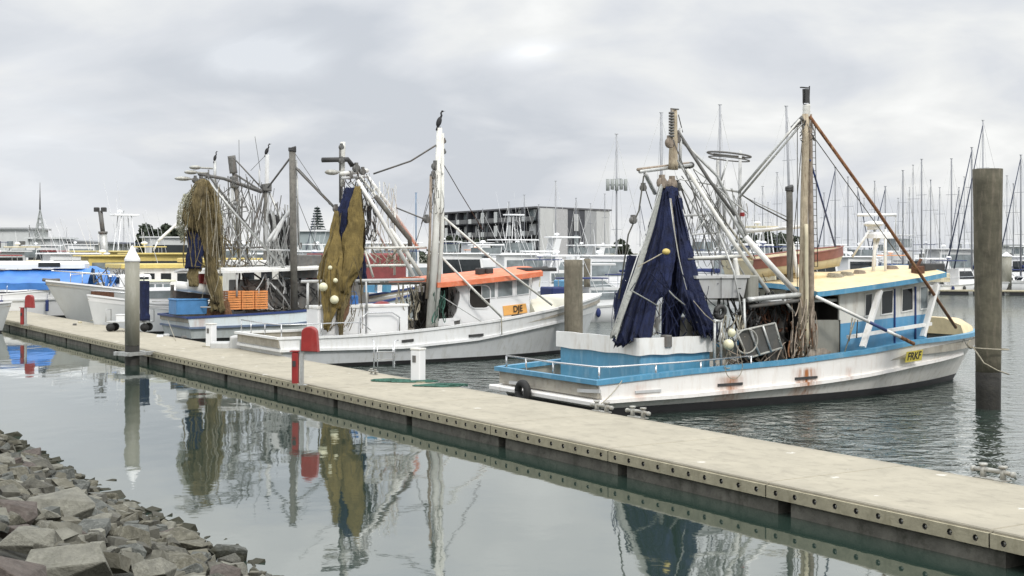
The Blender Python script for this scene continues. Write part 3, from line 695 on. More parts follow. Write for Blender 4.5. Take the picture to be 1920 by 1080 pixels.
def lattice(B, t, name, m_, p0, p1, w, n, r=.012, cross=(0, 1, 0)):
    """ladder-like strip between two points"""
    a, b = B.px(*p0), B.px(*p1); s = Vector((1, 0, 0)); m = MB()
    for g in (-1, 1): m.tube([a+s*w*g, b+s*w*g], r, 6)
    for i in range(n+1): q = a.lerp(b, i/n); m.tube([q-s*w, q+s*w], r*.8, 5)
    return m.build(name, m_, t)
def block(B, t, px, py, y, r=.11, m_=None, name='pulley_block'):
    c = B.px(px, py, y); m = MB(); m.tube([c+Vector((0, -.05, 0)), c+Vector((0, .05, 0))], r, 12); m.box((c.x, c.y, c.z+r*.3), (r*.7, .14, r*2.3)); return m.build(name, m_ or DGREY, t)
def tangle(B, t, name, m_, box, y, n, r=.014, seed=0, span=.7, drop=True):
    """n hanging gear ropes in the pixel box (x0, y0, x1, y1)"""
    rnd = random.Random(seed); m = MB(); x0, y0, x1, y1 = box
    for i in range(int(n*1.5)):
        ax, ay = rnd.uniform(x0, x1), lerp(y0, y1, rnd.random()**1.6); bx = ax+rnd.uniform(-1, 1)*(x1-x0)*span*.4; by = min(y1, ay+rnd.uniform(.3, 1)*(y1-y0)*span)
        a, b = B.px(ax, ay, y+rnd.uniform(-.5, .5)), B.px(max(x0, min(x1, bx)), by, y+rnd.uniform(-.5, .5)); sg = rnd.uniform(-.09, .09)
        m.tube([a.lerp(b, j/6)+Vector((sg*math.sin(j/6*math.pi), 0, -abs(sg)*math.sin(j/6*math.pi))) for j in range(7)], r*rnd.uniform(.45, 1.05), 4)
    return m.build(name, m_, t)
def bird(loc, rz, label):
    m = MB(); m.sphere((0, 0, .24), .11, 10, 8, (1.0, .85, 2.0), Matrix.Rotation(R(20), 3, 'Y'))
    m.tube([(.08, 0, .40), (.13, 0, .50), (.10, 0, .60), (.15, 0, .66)], .045, 8, r2=.03); m.sphere((.17, 0, .67), .045, 8, 6, (1.3, .9, .9)); m.tube([(.20, 0, .67), (.31, 0, .69)], .014, 6, r2=.005)
    m.tube([(-.04, 0, .10), (-.13, 0, -.10)], .045, 6, r2=.03); m.tube([(.02, .04, .06), (.03, .04, -.0)], .015, 5); m.tube([(.02, -.04, .06), (.03, -.04, -.0)], .015, 5)
    return tag(m.build('cormorant', FEATHER, loc=loc, rz=rz), label, 'bird', 'birds perched on mast tops')

# ================================================================== 1  blue and white trawler
B1 = Frame(1.13, 36.85, A31); L1 = 17.4; W1 = plan(L1, 5.45, .93, 2.6, .80)
t1 = empty('trawler', (1.13, 36.85, 0), R(A31), 'big white and sky blue trawler with a cream roof and dark blue nets', 'boat', 'prawn trawlers moored stern to the dock')
sh = [B1.hullpt(px, py, W1) for px, py in ((1150, 716), (1300, 697), (1400, 687), (1494, 678), (1545, 671), (1638, 658), (1728, 640))]
sheer1 = [(0, sh[0].z)]+[(p.x, p.z) for p in sh[1:]]+[(L1, B1.px(1824, 620, 0).z)]
lg = [B1.hullpt(px, py, W1) for px, py in ((1150, 752), (1300, 741), (1455, 726), (1533, 718), (1642, 703), (1738, 684))]
ledge1 = [(0, lg[0].z)]+[(p.x, p.z) for p in lg[1:]]+[(L1, lg[-1].z+.2)]
print('sheer1', [(round(a, 2), round(b, 2)) for a, b in sheer1]); print('ledge1', [(round(a, 2), round(b, 2)) for a, b in ledge1])
xr = [B1.hullpt(px, 720, W1).x for px in (1370, 1512)]
HW1 = mat('trawler_hull_white', (.84, .82, .79), .5, .04, 1.6, stain=(.48, .36, .24), samt=.28, sscale=(1.6, 1.6, .3), spots=[(xr[0], .62, .05, .95, 1.0), (xr[1], .62, .1, 1.05, 1.15), (1.0, .5, .3, .9, .35), (8.6, .2, .2, 1.0, .5)])
HL1 = mat('trawler_lower_white', (.74, .73, .69), .55, .08, 1.6, stain=(.36, .30, .2), samt=.45, sscale=(1.6, 1.6, .3), spots=[(xr[0], .70, -.2, .75, .8), (xr[1], .70, -.2, .85, .9)])
P1 = make_hull(B1, t1, L1, 16.3, W1, sheer1, ledge1, .22, (HW1, HL1, BLACK), bulwark=.42, railm=BLUE, ledgem=HW1, railw=.22, railh=.13, bowflare=.5)
def yn(B, W, x): return -W(x)
# name board
c = B1.hullpt(1709, 666, W1); q0 = B1.hullpt(1692, 668, W1); q1 = B1.hullpt(1727, 663, W1)
xd = (q1-q0).normalized(); up = Vector((-.08, -.25, 1)).normalized(); nrm = xd.cross(up).normalized(); nrm = -nrm if nrm.y > 0 else nrm
m = MB(); cc = c+nrm*.10; hx = .42; hz = .17
m.poly([cc+xd*-hx+up*-hz, cc+xd*hx+up*-hz, cc+xd*hx+up*hz, cc+xd*-hx+up*hz], .012, -nrm); brd = m.build('registration_board', YPLATE, t1)
lettering('FRKF', .34, INK, brd, cc+nrm*.006, xd, up, squash=.92)
# scupper slots
for (a, b, py, lab) in ((1345, 1391, 722, 1), (1490, 1531, 710, 1), (1190, 1238, 735, 0), (1110, 1120, 0, 0)):
    if not py: continue
    p, q = B1.hullpt(a, py, W1), B1.hullpt(b, py-3, W1); m = MB()
    m.tube([p+Vector((0, -.01, 0)), q+Vector((0, -.01, 0))], .04, sq=(.035, .035)); m.build('scupper', DARK if lab else LGREY, t1)
for (a, b, py) in ((956, 981, 717), (1084, 1125, 732)):
    xt = -.27; d = Vector(((a-CX)/F, 1))
    def tp_(px_, py_):
        d = Vector(((px_-CX)/F, 1)); k = (xt-.02+B1.o.dot(B1.a))/d.dot(B1.a); w = d*k-B1.o; return Vector((xt-.02, w.dot(B1.b), CZ-(py_-HY)/F*k))
    p, q = tp_(a, py), tp_(b, py+2); m = MB(); m.tube([p, q], .04, sq=(.03, .045)); m.build('scupper', LGREY, t1)
# stern platform lip
m = MB(); zl = ledge1[0][1]; m.bevbox((-.33, 0, zl-.02), (.34, 5.3, .12), .03); m.build('swim_ledge', HW1, t1)
# tyre fender hung on the transom
tc_ = tp_(999, 732); m = MB(); m.ring((0, 0, 0), .24, .105, (1, 0, 0), 28, 12); o = m.build('tyre', RUBBER, None, loc=B1.world((-.62, tc_.y, tc_.z-.02)), rz=R(A31)); tag(o, 'black tyre fender hanging from the white stern of the blue and white trawler', 'tyre')
# sorting tray house at the stern
s1 = []
def boxpx(B, t, name, m_, x0, x1, y0, y1, z0, z1, bev=.03):
    m = MB(); m.bevbox(((x0+x1)/2, (y0+y1)/2, (z0+z1)/2), (x1-x0, y1-y0, z1-z0), bev); return m.build(name, m_, t)
ca = B1.px(1201, 665, -2.05); cb = B1.px(1334, 658, -2.05)
print('tray', ca, cb)
xa, xb = ca.x, cb.x
boxpx(B1, t1, 'sorting_box', BLUE, xa+.03, xb, -2.0, 1.9, .55, ca.z+.02)
m = MB(); zt = ca.z
for i, (dx, dz) in enumerate(((0, 0),)):
    # pale canvas skirt with a slightly wavy lower hem
    rows = []
    ring_ = []
    def edgepts():
        pts = []
        for k in range(25): pts.append((lerp(xb, xa-.08, k/24), -2.1))
        for k in range(1, 25): pts.append((xa-.08, lerp(-2.1, 1.95, k/24)))
        return pts
    for z, ww in ((zt+.44, 0), (zt+.2, 1), (zt-.02, 1)):
        rows.append([Vector((x, y, z+(0 if z > zt+.3 else .012*math.sin(i*.7)) + (.006*math.sin(i*.9) if z > zt+.3 else 0))) for i, (x, y) in enumerate(edgepts())])
    m.loft(rows, sm=True)
    rows2 = [[p+Vector((.09, .09, 0)) for p in r] for r in rows]; m.loft(rows2, sm=True); m.loft([rows[0], rows2[0]]); m.loft([rows[-1], rows2[-1]])
m.build('tray_coaming', WHITE, t1)
boxpx(B1, t1, 'sorting_tray', DECKM, xa, xb, -2.0, 1.85, zt+.05, zt+.12, .02)
boxpx(B1, t1, 'tray_drum', DGREY, B1.px(1248, 640, -2.0).x-.12, B1.px(1248, 640, -2.0).x+.12, -2.16, -1.9, zt+.18, zt+.5, .03)
# stern handrail
def railpath(B, t, name, m_, pts, r, posts, zfloor):
    m = MB(); m.tube(pts, r, 8); rl = m.build(name, m_, t)
    for p in posts:
        m = MB(); m.tube([(p[0], p[1], p[2]), (p[0], p[1], zfloor if len(p) < 4 else p[3])], r*1.1, 6); m.build('rail_post', m_, t)
zr = sheer1[0][1]
pts = [Vector((-.1, 2.3, zr+.38)), Vector((-.12, -.2, zr+.36)), Vector((-.1, -2.35, zr+.38)), Vector((.2, -2.52, zr+.39)), Vector((2.5, -2.6, zr+.42)), Vector((4.9, -2.66, zr+.50))]
railpath(B1, t1, 'stern_rail', CHROME, pts, .026, [(-.1, 2.3, zr+.38), (-.12, 1.2, zr+.37), (-.12, -.2, zr+.36), (-.1, -2.35, zr+.38), (1.6, -2.56, zr+.4), (3.1, -2.6, zr+.43), (4.85, -2.66, zr+.5)], zr)
# wheelhouse
ym = -1.95
r0, r1_ = B1.px(1533, 551, -2.35), B1.px(1789, 515, -2.35); f0, f1 = B1.px(1575, 660, ym), B1.px(1752, 600, ym)
print('roof', r0, r1_, f0, f1)
def roofslab(t, name, m_, x0, z0, x1, z1, hw, th, camber, fascia_m, taper=.9, nose=.25, parent=None):
    m = MB(); rows = []
    for i in range(13):
        u = i/12; x = lerp(x0, x1, u); z = lerp(z0, z1, u**1.15); w = hw*(1 if u < .75 else lerp(1, taper, (u-.75)/.25))
        rows.append([Vector((x+(nose*(1-(2*j/12-1)**2) if u > .9 else 0), (2*j/12-1)*w, z+camber*(1-(2*j/12-1)**2))) for j in range(13)])
    m.loft(rows, sm=True); m.loft([[p-Vector((0, 0, th*.9)) for p in r] for r in rows]); o = m.build(name, m_, t)
    m = MB(); bd = rows[0]+[r[-1] for r in rows[1:]]+rows[-1][::-1][1:]+[r[0] for r in rows[1:-1]][::-1]
    cxy = sum(bd, Vector())/len(bd); a = [p+Vector((p.x-cxy.x, p.y-cxy.y, 0)).normalized()*.02+Vector((0, 0, .012)) for p in bd]; b2 = [p-Vector((0, 0, th)) for p in a]
    m.loft([a, b2], closed=True); m.loft([bd, a], closed=True); f = m.build('fascia', fascia_m, o); return o
roofslab(t1, 'wheelhouse_roof', CREAM, r0.x, r0.z+.05, r1_.x-.1, r1_.z+.06, 2.35, .15, .22, BLUE)
zD = lambda x: interp(sheer1, x)-.42
xc0 = B1.px(1576, 600, ym).x; xc1 = B1.px(1752, 570, ym).x
rz_ = lambda x: lerp(r0.z, r1_.z, max(0, min(1, (x-r0.x)/(r1_.x-r0.x)))**1.15)
m = MB()     # cabin shell: upper white, lower blue
mid = [B1.px(1575, 607, ym), B1.px(1735, 589, ym)]
def zmid(x): return lerp(mid[0].z, mid[1].z, (x-mid[0].x)/(mid[1].x-mid[0].x))
def ring_c(x, y, z0, z1): return z0, z1
cor = [(xc0, ym), (xc1-.35, ym), (xc1, ym+.5), (xc1+.1, 0), (xc1, -ym-.5), (xc1-.35, -ym), (xc0, -ym)]
m.m = 0; m.loft([[Vector((x, y, rz_(x)-.06)) for x, y in cor], [Vector((x, y, zmid(x))) for x, y in cor]], closed=True)
m.m = 1; m.loft([[Vector((x, y, zmid(x))) for x, y in cor], [Vector((x, y, zD(x))) for x, y in cor]], closed=True)
m.build('wheelhouse', [OFFW, BLUE2], t1)
for pl in (((1622, 553), (1634, 551), (1632, 590), (1621, 592)), ((1652, 547), (1673, 544), (1672, 586), (1652, 589)), ((1691, 543), (1710, 540), (1710, 580), (1690, 584)), ((1725, 539), (1738, 537), (1738, 577), (1725, 579))):
    window(B1, t1, pl, ym, GLASS if pl[0][0] < 1700 else GREYG, WHITE, .045)
for (a, b_) in ((1677, 657), (1716, 640)):
    p, q = B1.px(a, 541-(a-1677)*.1, ym-.015), B1.px(a, b_, ym-.015); m = MB(); m.tube([p, q], .03, sq=(.035, .02)); m.build('wall_batten', DBLUE, t1)
# after cabin: open doorway, grey panel
xg0 = B1.px(1528, 630, ym).x
m = MB(); m.poly([Vector((xg0, ym+.03, zD(xg0))), Vector((xc0, ym+.03, zD(xc0))), Vector((xc0, ym+.03, B1.px(1575, 600, ym).z)), Vector((xg0, ym+.03, B1.px(1530, 600, ym).z))], .06, (0, 1, 0)); m.build('side_panel', GREYW, t1)
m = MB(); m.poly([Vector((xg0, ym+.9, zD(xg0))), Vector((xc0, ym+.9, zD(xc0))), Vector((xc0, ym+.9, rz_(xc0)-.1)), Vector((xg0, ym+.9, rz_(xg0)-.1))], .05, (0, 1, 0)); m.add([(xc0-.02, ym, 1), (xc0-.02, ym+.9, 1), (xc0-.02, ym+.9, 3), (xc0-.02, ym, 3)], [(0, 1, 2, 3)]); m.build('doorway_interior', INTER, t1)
m = MB(); m.poly([B1.px(1574, 552, ym-.02), B1.px(1578, 552, ym-.02), B1.px(1578, 600, ym-.02), B1.px(1574, 600, ym-.02)], .06, (0, 1, 0)); m.build('door_jamb', OFFW, t1)
# slanted white bulwark frame
hb = lambda x: -W1(x)+.12
sq = dict()
for (a, b_) in (((1650, 545), (1622, 655)), ((1757, 533), (1735, 635))):
    p = B1.px(a[0], a[1], -2.28); q = B1.hullpt(b_[0], b_[1]-4, W1); q.y += .1; m = MB(); m.tube([p, q], .07, sq=(.085, .05)); m.build('frame_post', WHITE, t1)
p, q = B1.px(1590, 632, -2.42), B1.px(1745, 607, -2.30); m = MB(); m.tube([p, q], .05, sq=(.055, .05)); m.build('frame_rail', WHITE, t1)
# raised cream foredeck
rows = []; m = MB()
for i in range(15):
    x = lerp(B1.px(1752, 600, 0).x-.2, L1-.25, i/14); w = max(.03, W1(x)-.16); z = interp(sheer1, x); h = .50*(1-(i/14)**3)+.04
    rows.append([Vector((x, -w, z)), Vector((x, -w*.9, z+h*.6)), Vector((x, -w*.4, z+h)), Vector((x, w*.4, z+h)), Vector((x, w*.9, z+h*.6)), Vector((x, w, z))])
m.loft(rows, sm=True); m.poly(rows[0]); m.build('foredeck', CREAM, t1)
# mast group on the near rail: flaking cream pole, grey pole, ladder strip
yb = -2.2
sparset(B1, t1, [
 ('mast', CREAMRUST, .125, [(1503, 676, yb), (1511, 214, yb)], dict(r2=.105)),
 ('mast', WOODG, .10, [(1522, 672, yb+.05), (1519, 214, yb+.05)], dict(r2=.06)),
 ('mast_cap', OFFW, .11, [(1512, 220, yb), (1512, 196, yb)]),
 ('boom', CREAM2, .055, [(1513, 650, yb-.2), (1512, 420, yb-.2)]),
 ('strut', RUST, .052, [(1518, 218, yb-.1), (1640, 388, -2.45), (1735, 528, -2.5), (1792, 614, -1.9)], dict(label='long rusty diagonal strut from masthead to bow')),
 ('strut', DGREY, .07, [(1505, 220, yb), (1486, 240, -1.8)]),
 ('strut', STEEL, .042, [(1500, 224, yb), (1384, 362, -.6)]), ('strut', STEEL, .035, [(1503, 232, yb), (1386, 371, -.4)]),
 ('outrigger_pole', WHITE, .048, [(1530, 556, -2.5), (1630, 604, -3.0)]), ('outrigger_pole', DBLUE, .048, [(1630, 604, -3.0), (1662, 620, -3.1)]),
 ('outrigger_pole', WHITE, .048, [(1662, 620, -3.1), (1688, 632, -3.15)]), ('outrigger_tip', RUST, .055, [(1688, 632, -3.15), (1714, 645, -3.2)]),
 ('exhaust_stack', DPOLE, .10, [(1482, 585, -.5), (1480, 352, -.5)]), ('exhaust_cap', DARK, .13, [(1480, 358, -.5), (1480, 350, -.5)]),
 ('stay_wire', ROPED, .014, [(1528, 260, yb), (1690, 486, -1)]), ('stay_wire', DBLUE, .03, [(1519, 300, yb), (1566, 462, 0)]),
 ('stay_wire', ROPED, .012, [(1495, 232, yb), (1495, 550, -1.8)]), ('stay_wire', ROPED, .012, [(1508, 218, yb), (1478, 560, -.6)]),
 ('rope', ROPE, .02, [(1598, 596, -2.7), (1592, 640, -2.7)]), ('rope', ROPE, .02, [(1604, 598, -2.7), (1583, 662, -2.6)]), ('rope', ROPED, .018, [(1608, 600, -2.7), (1606, 634, -2.7)]),
])
lattice(B1, t1, 'mast_ladder', ROPED, (1530, 500, yb), (1525, 236, yb), .07, 22)
lattice(B1, t1, 'aerial_frame', DARK, (1512, 196, yb), (1511, 168, yb), .12, 6, .016)
m = MB(); c = B1.px(1511, 180, yb); m.box((c.x, c.y, c.z), (.15, .12, .40)); m.box((c.x-.05, c.y, c.z+.24), (.3, .08, .03)); m.tube([(c.x+.12, c.y, c.z-.2), (c.x+.14, c.y, c.z+.3)], .02, 5); m.build('masthead_gear', DARK, t1)
tangle(B1, t1, 'masthead_tackle', DGREY, (1500, 222, 1526, 262), yb, 14, .022, 4)
tangle(B1, t1, 'hanging_gear', WOODG, (1484, 560, 1530, 672), yb-.1, 34, .022, 5)
tangle(B1, t1, 'hanging_gear', RUST, (1480, 600, 1528, 675), yb, 18, .022, 15)
# gantry over the stern
yg = -.4
sparset(B1, t1, [
 ('gantry_post', CREAMRUST, .15, [(1262, 318, yg), (1264, 206, yg)], dict(r2=.09)),
 ('gantry_post', LGREY, .05, [(1275, 316, yg), (1276, 240, yg)]),
 ('crossbar', STEEL, .05, [(1200, 322, -1.9), (1298, 309, 1.4)]), ('crossbar', WOODG, .045, [(1196, 318, -1.9), (1292, 306, 1.4)]),
 ('crossbar_tip', DARK, .10, [(1288, 312, 1.3), (1297, 309, 1.4)]),
 ('brace', LGREY, .06, [(1210, 326, -1.7), (1228, 362, -.8)]),
 ('gantry_leg', OFFW, .062, [(1288, 318, -.9), (1372, 450, -1.5), (1441, 548, -1.9)]),
 ('gantry_leg', WHITE, .085, [(1398, 444, -1.6), (1440, 492, -1.9), (1492, 548, -2.0)]),
 ('gantry_leg', OFFW, .045, [(1288, 318, .9), (1400, 470, 1.5), (1442, 520, 1.9)]),
 ('strut', DGREY, .05, [(1270, 245, yg), (1330, 338, -.6), (1378, 404, -.9)]),
 ('strut', STEEL, .045, [(1276, 262, yg), (1345, 330, 0), (1402, 444, -1)]),
 ('strut', STEEL, .05, [(1340, 352, -.2), (1398, 448, -1)]),
 ('stay_wire', ROPED, .014, [(1272, 215, yg), (1280, 248, yg)]),
 ('stay_wire', STEEL, .022, [(1268, 330, yg), (1330, 440, -.3)]), ('stay_wire', STEEL, .022, [(1272, 340, yg), (1352, 470, -.3)]),
 ('stay_wire', DGREY, .028, [(1272, 338, yg), (1298, 410, -.2)]), ('stay_wire', STEEL, .02, [(1300, 316, 0), (1345, 350, 0)]),
 ('stay_wire', STEEL, .022, [(1275, 336, yg), (1345, 348, 0)]),
 ('brace', LGREY, .04, [(1278, 404, -.8), (1342, 402, .4)]), ('brace', LGREY, .03, [(1298, 440, -.8), (1345, 436, .4)]),
 ('brace', STEEL, .025, [(1300, 440, -.5), (1318, 404, 0), (1342, 440, .3)]), ('brace', STEEL, .025, [(1310, 430, -.5), (1345, 376, 0)]),
 ('outrigger_tackle', ROPED, .022, [(1207, 330, -1.8), (1198, 395, -2.1), (1178, 440, -2.3), (1160, 560, -2.5)]),
 ('outrigger_tackle', ROPED, .016, [(1207, 345, -1.8), (1222, 392, -1.3)]),
 ('stay_wire', STEEL, .018, [(1240, 346, -1.2), (1152, 610, -2.3)]),
 ('deck_post', LGREY, .05, [(1386, 440, .2), (1388, 282, .2)]), ('deck_post', LGREY, .035, [(1376, 430, .2), (1376, 372, .2)]),
 ('deck_post', STEEL, .05, [(1348, 460, .6), (1346, 300, .6)]), ('deck_post', STEEL, .04, [(1360, 430, .4), (1356, 350, .4)]),
 ('brace', STEEL, .03, [(1350, 345, .4), (1364, 300, .3)]), ('brace', STEEL, .035, [(1345, 352, .5), (1386, 360, .2)]),
 ('stay_wire', ROPED, .022, [(1386, 362, .2), (1420, 385, -.3), (1476, 414, -.5)], dict()), ('stay_wire', STEEL, .018, [(1390, 366, .2), (1478, 408, -.5)]),
 ('cabin_top_rail', WHITE, .055, [(1400, 434, .3), (1500, 425, -.3)]), ('cabin_top_rail', WHITE, .07, [(1480, 428, -.3), (1496, 520, -.5)]),
 ('derrick_base', STEEL, .08, [(1402, 562, -2.0), (1508, 552, -2.2)]), ('derrick_base', DGREY, .06, [(1405, 575, -1.9), (1508, 562, -2.2)]),
 ('brace', STEEL, .04, [(1468, 560, -2.1), (1490, 588, -2.1)]),
])
m = MB(); c = B1.px(1367, 290, .3); m.ring(c, .66, .030, B1.vec(.12, 0)+Vector((0, 0, 1)), 28, 8); m.ring(c-Vector((0, 0, .13)), .62, .022, B1.vec(.12, 0)+Vector((0, 0, 1)), 28, 6); m.tube([c+Vector((-.6, 0, 0)), c+Vector((.6, 0, -.05))], .03, 6); m.build('aerial_ring', DGREY, t1)
for (a, b_, y_, r_) in ((1241, 343, -.9, .16), (1260, 345, -.5, .16), (1256, 268, yg-.2, .15), (1270, 262, yg, .1), (1268, 349, -.3, .12), (1206, 352, -1.8, .09), (1187, 413, -2.2, .10), (1272, 352, -.4, .10)): block(B1, t1, a, b_, y_, r_, WOODG if r_ > .14 else DGREY)
# masthead spring/insulator stack beside the gantry post
m = MB()
for i in range(9): c = B1.px(1259, 212+i*5.4, yg-.25); m.tube([c+Vector((0, 0, -.025)), c+Vector((0, 0, .03))], .085, 10)
m.tube([B1.px(1259, 205, yg-.25), B1.px(1259, 262, yg-.25)], .03, 6); m.tube([B1.px(1258, 204, yg-.25), B1.px(1272, 205, yg)], .025, 6); m.build('insulator_stack', DGREY, t1)
m = MB(); c = B1.px(1392, 402, 0); m.bevbox(c, (.12, .12, .12), .02); m.build('navigation_light', REDP, t1)
tangle(B1, t1, 'gantry_tackle', STEEL, (1330, 350, 1402, 470), 0, 26, .016, 6)
tangle(B1, t1, 'gantry_tackle', DGREY, (1290, 330, 1400, 500), .2, 24, .013, 7)
tangle(B1, t1, 'deck_gear', DARK, (1345, 545, 1480, 640), -1.4, 60, .03, 8)
tangle(B1, t1, 'deck_gear', ROPE, (1350, 590, 1400, 690), -2.3, 22, .018, 9, .5)
# nets
drape(B1, t1, 'trawl_net', NAVY, [(352, 1240, 1262), (420, 1222, 1266), (500, 1200, 1262), (548, 1184, 1254), (566, 1180, 1232), (600, 1168, 1222), (638, 1158, 1218)], (-.9, -1.7), 9, .13, .42, 1, label='dark blue trawl net hanging in folds, left bundle')
drape(B1, t1, 'trawl_net', NAVY, [(352, 1248, 1268), (400, 1246, 1278), (470, 1246, 1290), (520, 1248, 1300), (566, 1246, 1288), (600, 1246, 1274), (640, 1244, 1266)], (-.6, -1.3), 8, .14, .5, 2, label='dark blue trawl net, middle bundle')
drape(B1, t1, 'trawl_net', NAVYO, [(370, 1258, 1276), (440, 1264, 1288), (500, 1268, 1300), (540, 1272, 1312), (580, 1286, 1326), (620, 1312, 1340)], (-.8, -2.2), 6, .15, .35, 3, nrow=30, label='open-meshed dark blue net swung towards the rail')
drape(B1, t1, 'trawl_net', NAVYO, [(480, 1176, 1216), (560, 1160, 1200), (610, 1150, 1190)], (-.2, -.8), 6, .15, .5, 4, nrow=20)
drape(B1, t1, 'net_headline', STRAP, [(350, 1235, 1243), (420, 1218, 1228), (500, 1193, 1204), (560, 1170, 1182), (626, 1144, 1156)], (-1.2, -2.1), 4, .06, .5, 5, nrow=24, seg=24)
sparset(B1, t1, [('float_line', ROPE, .012, [(1258, 372, -1.3), (1266, 440, -1.5), (1276, 500, -1.7), (1290, 552, -2.0), (1322, 590, -2.3), (1342, 606, -2.5)]),
 ('chain', STEEL, .013, [(1256, 372, -1.6), (1262, 420, -1.7), (1272, 480, -1.8), (1284, 530, -1.9), (1292, 560, -2.0)]),
 ('rope', ROPE, .016, [(1196, 500, -2.0), (1240, 476, -1.7), (1250, 470, -1.6)]), ('rope', STRAP, .018, [(1184, 545, -2.1), (1214, 562, -2.0), (1234, 574, -1.9)]),
 ('rope', STRAP, .02, [(1254, 545, -1.9), (1264, 556, -1.9), (1284, 572, -2.0)])])
m = MB(); c = B1.px(1249, 472, -1.75); m.sphere(c, .10, 10, 8, (1.2, 1, .9)); m.build('marker_float', YELL, t1)
m = MB(); c = B1.px(1286, 443, 0); m.sphere(c, .08, 10, 8); m.build('marker_float', YELL, t1)
curtain(B1, t1, 'trawl_net', NAVYO, [(1262, 368), (1268, 430), (1274, 500), (1272, 560), (1292, 606)], [(1272, 366), (1290, 430), (1304, 500), (1322, 566), (1344, 616)], (-.9, -2.1), 3, .14, 1, .3, label='right-hand blue net panel with a pale float line')
curtain(B1, t1, 'trawl_net', NAVYO, [(1236, 366), (1216, 430), (1192, 500), (1164, 570), (1148, 626)], [(1256, 356), (1264, 420), (1262, 490), (1226, 560), (1212, 634)], (-1.0, -1.9), 4, .12, 2, .35)
curtain(B1, t1, 'trawl_net', NAVY, [(1250, 480), (1244, 530), (1240, 580), (1240, 640)], [(1276, 480), (1284, 530), (1276, 580), (1270, 636)], (-1.1, -1.5), 3, .10, 5, .2)
curtain(B1, t1, 'trawl_net', NAVYO, [(1282, 540), (1296, 580), (1306, 600), (1316, 628)], [(1322, 560), (1336, 592), (1344, 606), (1350, 632)], (-2.0, -2.2), 3, .10, 6, .3, nu=20)
tangle(B1, t1, 'loose_twine', NAVY, (1150, 500, 1346, 642), -1.7, 40, .016, 84, .7)
# bagged ropes and white gear seen between the nets
tangle(B1, t1, 'coiled_line', WHITE, (1216, 566, 1240, 628), -.2, 14, .03, 12)
m = MB(); m.bevbox(B1.px(1300, 617, -1.2)+Vector((0, 0, 0)), (1.1, .7, .7), .05); m.build('deck_locker', GREYW, t1)
# dinghy-like tank on the after canopy and the canopy frame
m = MB(); y0, y1 = -1.9, .3; a, b = B1.px(1306, 517, y0), B1.px(1406, 517, y0); z0 = B1.px(1330, 560, y0).z
rows = [[Vector((a.x, y0, a.z)), Vector((a.x, y1, a.z)), Vector((b.x, y1, a.z)), Vector((b.x, y0, a.z))], [Vector((a.x, y0, a.z-.08)), Vector((a.x, y1, a.z-.08)), Vector((b.x, y1, a.z-.08)), Vector((b.x, y0, a.z-.08))],
 [Vector((a.x+.06, y0+.05, a.z-.1)), Vector((a.x+.06, y1-.05, a.z-.1)), Vector((b.x-.05, y1-.05, a.z-.1)), Vector((b.x-.05, y0+.05, a.z-.1))], [Vector((a.x+.3, y0+.15, z0)), Vector((a.x+.3, y1-.15, z0)), Vector((b.x-.1, y1-.15, z0)), Vector((b.x-.1, y0+.15, z0))]]
m.loft(rows, closed=True, cap=True); tk = m.build('stern_tank', LGREY, t1); tk['label'] = 'pale grey moulded tank on the after frame'
m = MB(); m.tube([B1.px(1352, 520, y0-.02), B1.px(1352, 560, y0+.08)], .012, 5); m.box(B1.px(1385, 541, y0+.02), (.16, .03, .03)); m.build('handle', DARK, tk)
boxpx(B1, t1, 'after_cabin_face', GREYW, B1.px(1405, 560, -1.9).x, B1.px(1424, 560, -1.9).x, -1.9, .4, z0-.1, a.z, .04)
sparset(B1, t1, [('canopy_rail', OFFW, .05, [(1300, 484, -1.6), (1396, 480, -1.6)]), ('canopy_rail', DGREY, .03, [(1290, 486, -1.6), (1380, 486, -1.6)]), ('canopy_post', OFFW, .07, [(1378, 484, -1.7), (1384, 522, -1.8)]),
 ('canopy_post', STEEL, .03, [(1348, 438, -1.5), (1376, 510, -1.9), (1396, 610, -2.2)]), ('canopy_post', STEEL, .04, [(1395, 560, -2.2), (1398, 660, -2.3)]), ('canopy_post', STEEL, .04, [(1340, 600, -2.4), (1340, 690, -2.45)]), ('canopy_post', STEEL, .04, [(1352, 604, -2.4), (1352, 692, -2.45)]), ('canopy_rail', STEEL, .04, [(1338, 601, -2.4), (1354, 603, -2.4)])])
# dark shelter interior under the canopy
xs0, xs1 = B1.px(1400, 600, -.6).x, B1.px(1500, 600, -.6).x
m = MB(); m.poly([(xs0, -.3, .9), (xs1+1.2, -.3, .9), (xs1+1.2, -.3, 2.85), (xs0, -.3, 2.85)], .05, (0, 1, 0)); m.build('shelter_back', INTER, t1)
m = MB(); m.bevbox(((xs0+xs1)/2+.4, -.9, 2.88), (xs1-xs0+1.2, 1.9, .08), .02); m.build('shelter_roof', LGREY, t1)
m = MB(); m.bevbox((B1.px(1455, 600, -1).x, -1.0, 1.5), (.45, .3, 2.2), .03); m.build('winch_housing', DGREY, t1)
tangle(B1, t1, 'deck_gear', DRUST, (1400, 565, 1480, 620), -1.2, 24, .04, 81); tangle(B1, t1, 'deck_gear', WOODG, (1340, 640, 1475, 690), -2.2, 26, .022, 82, .9); tangle(B1, t1, 'deck_gear', DARK, (1295, 590, 1345, 640), -1.6, 22, .03, 83)
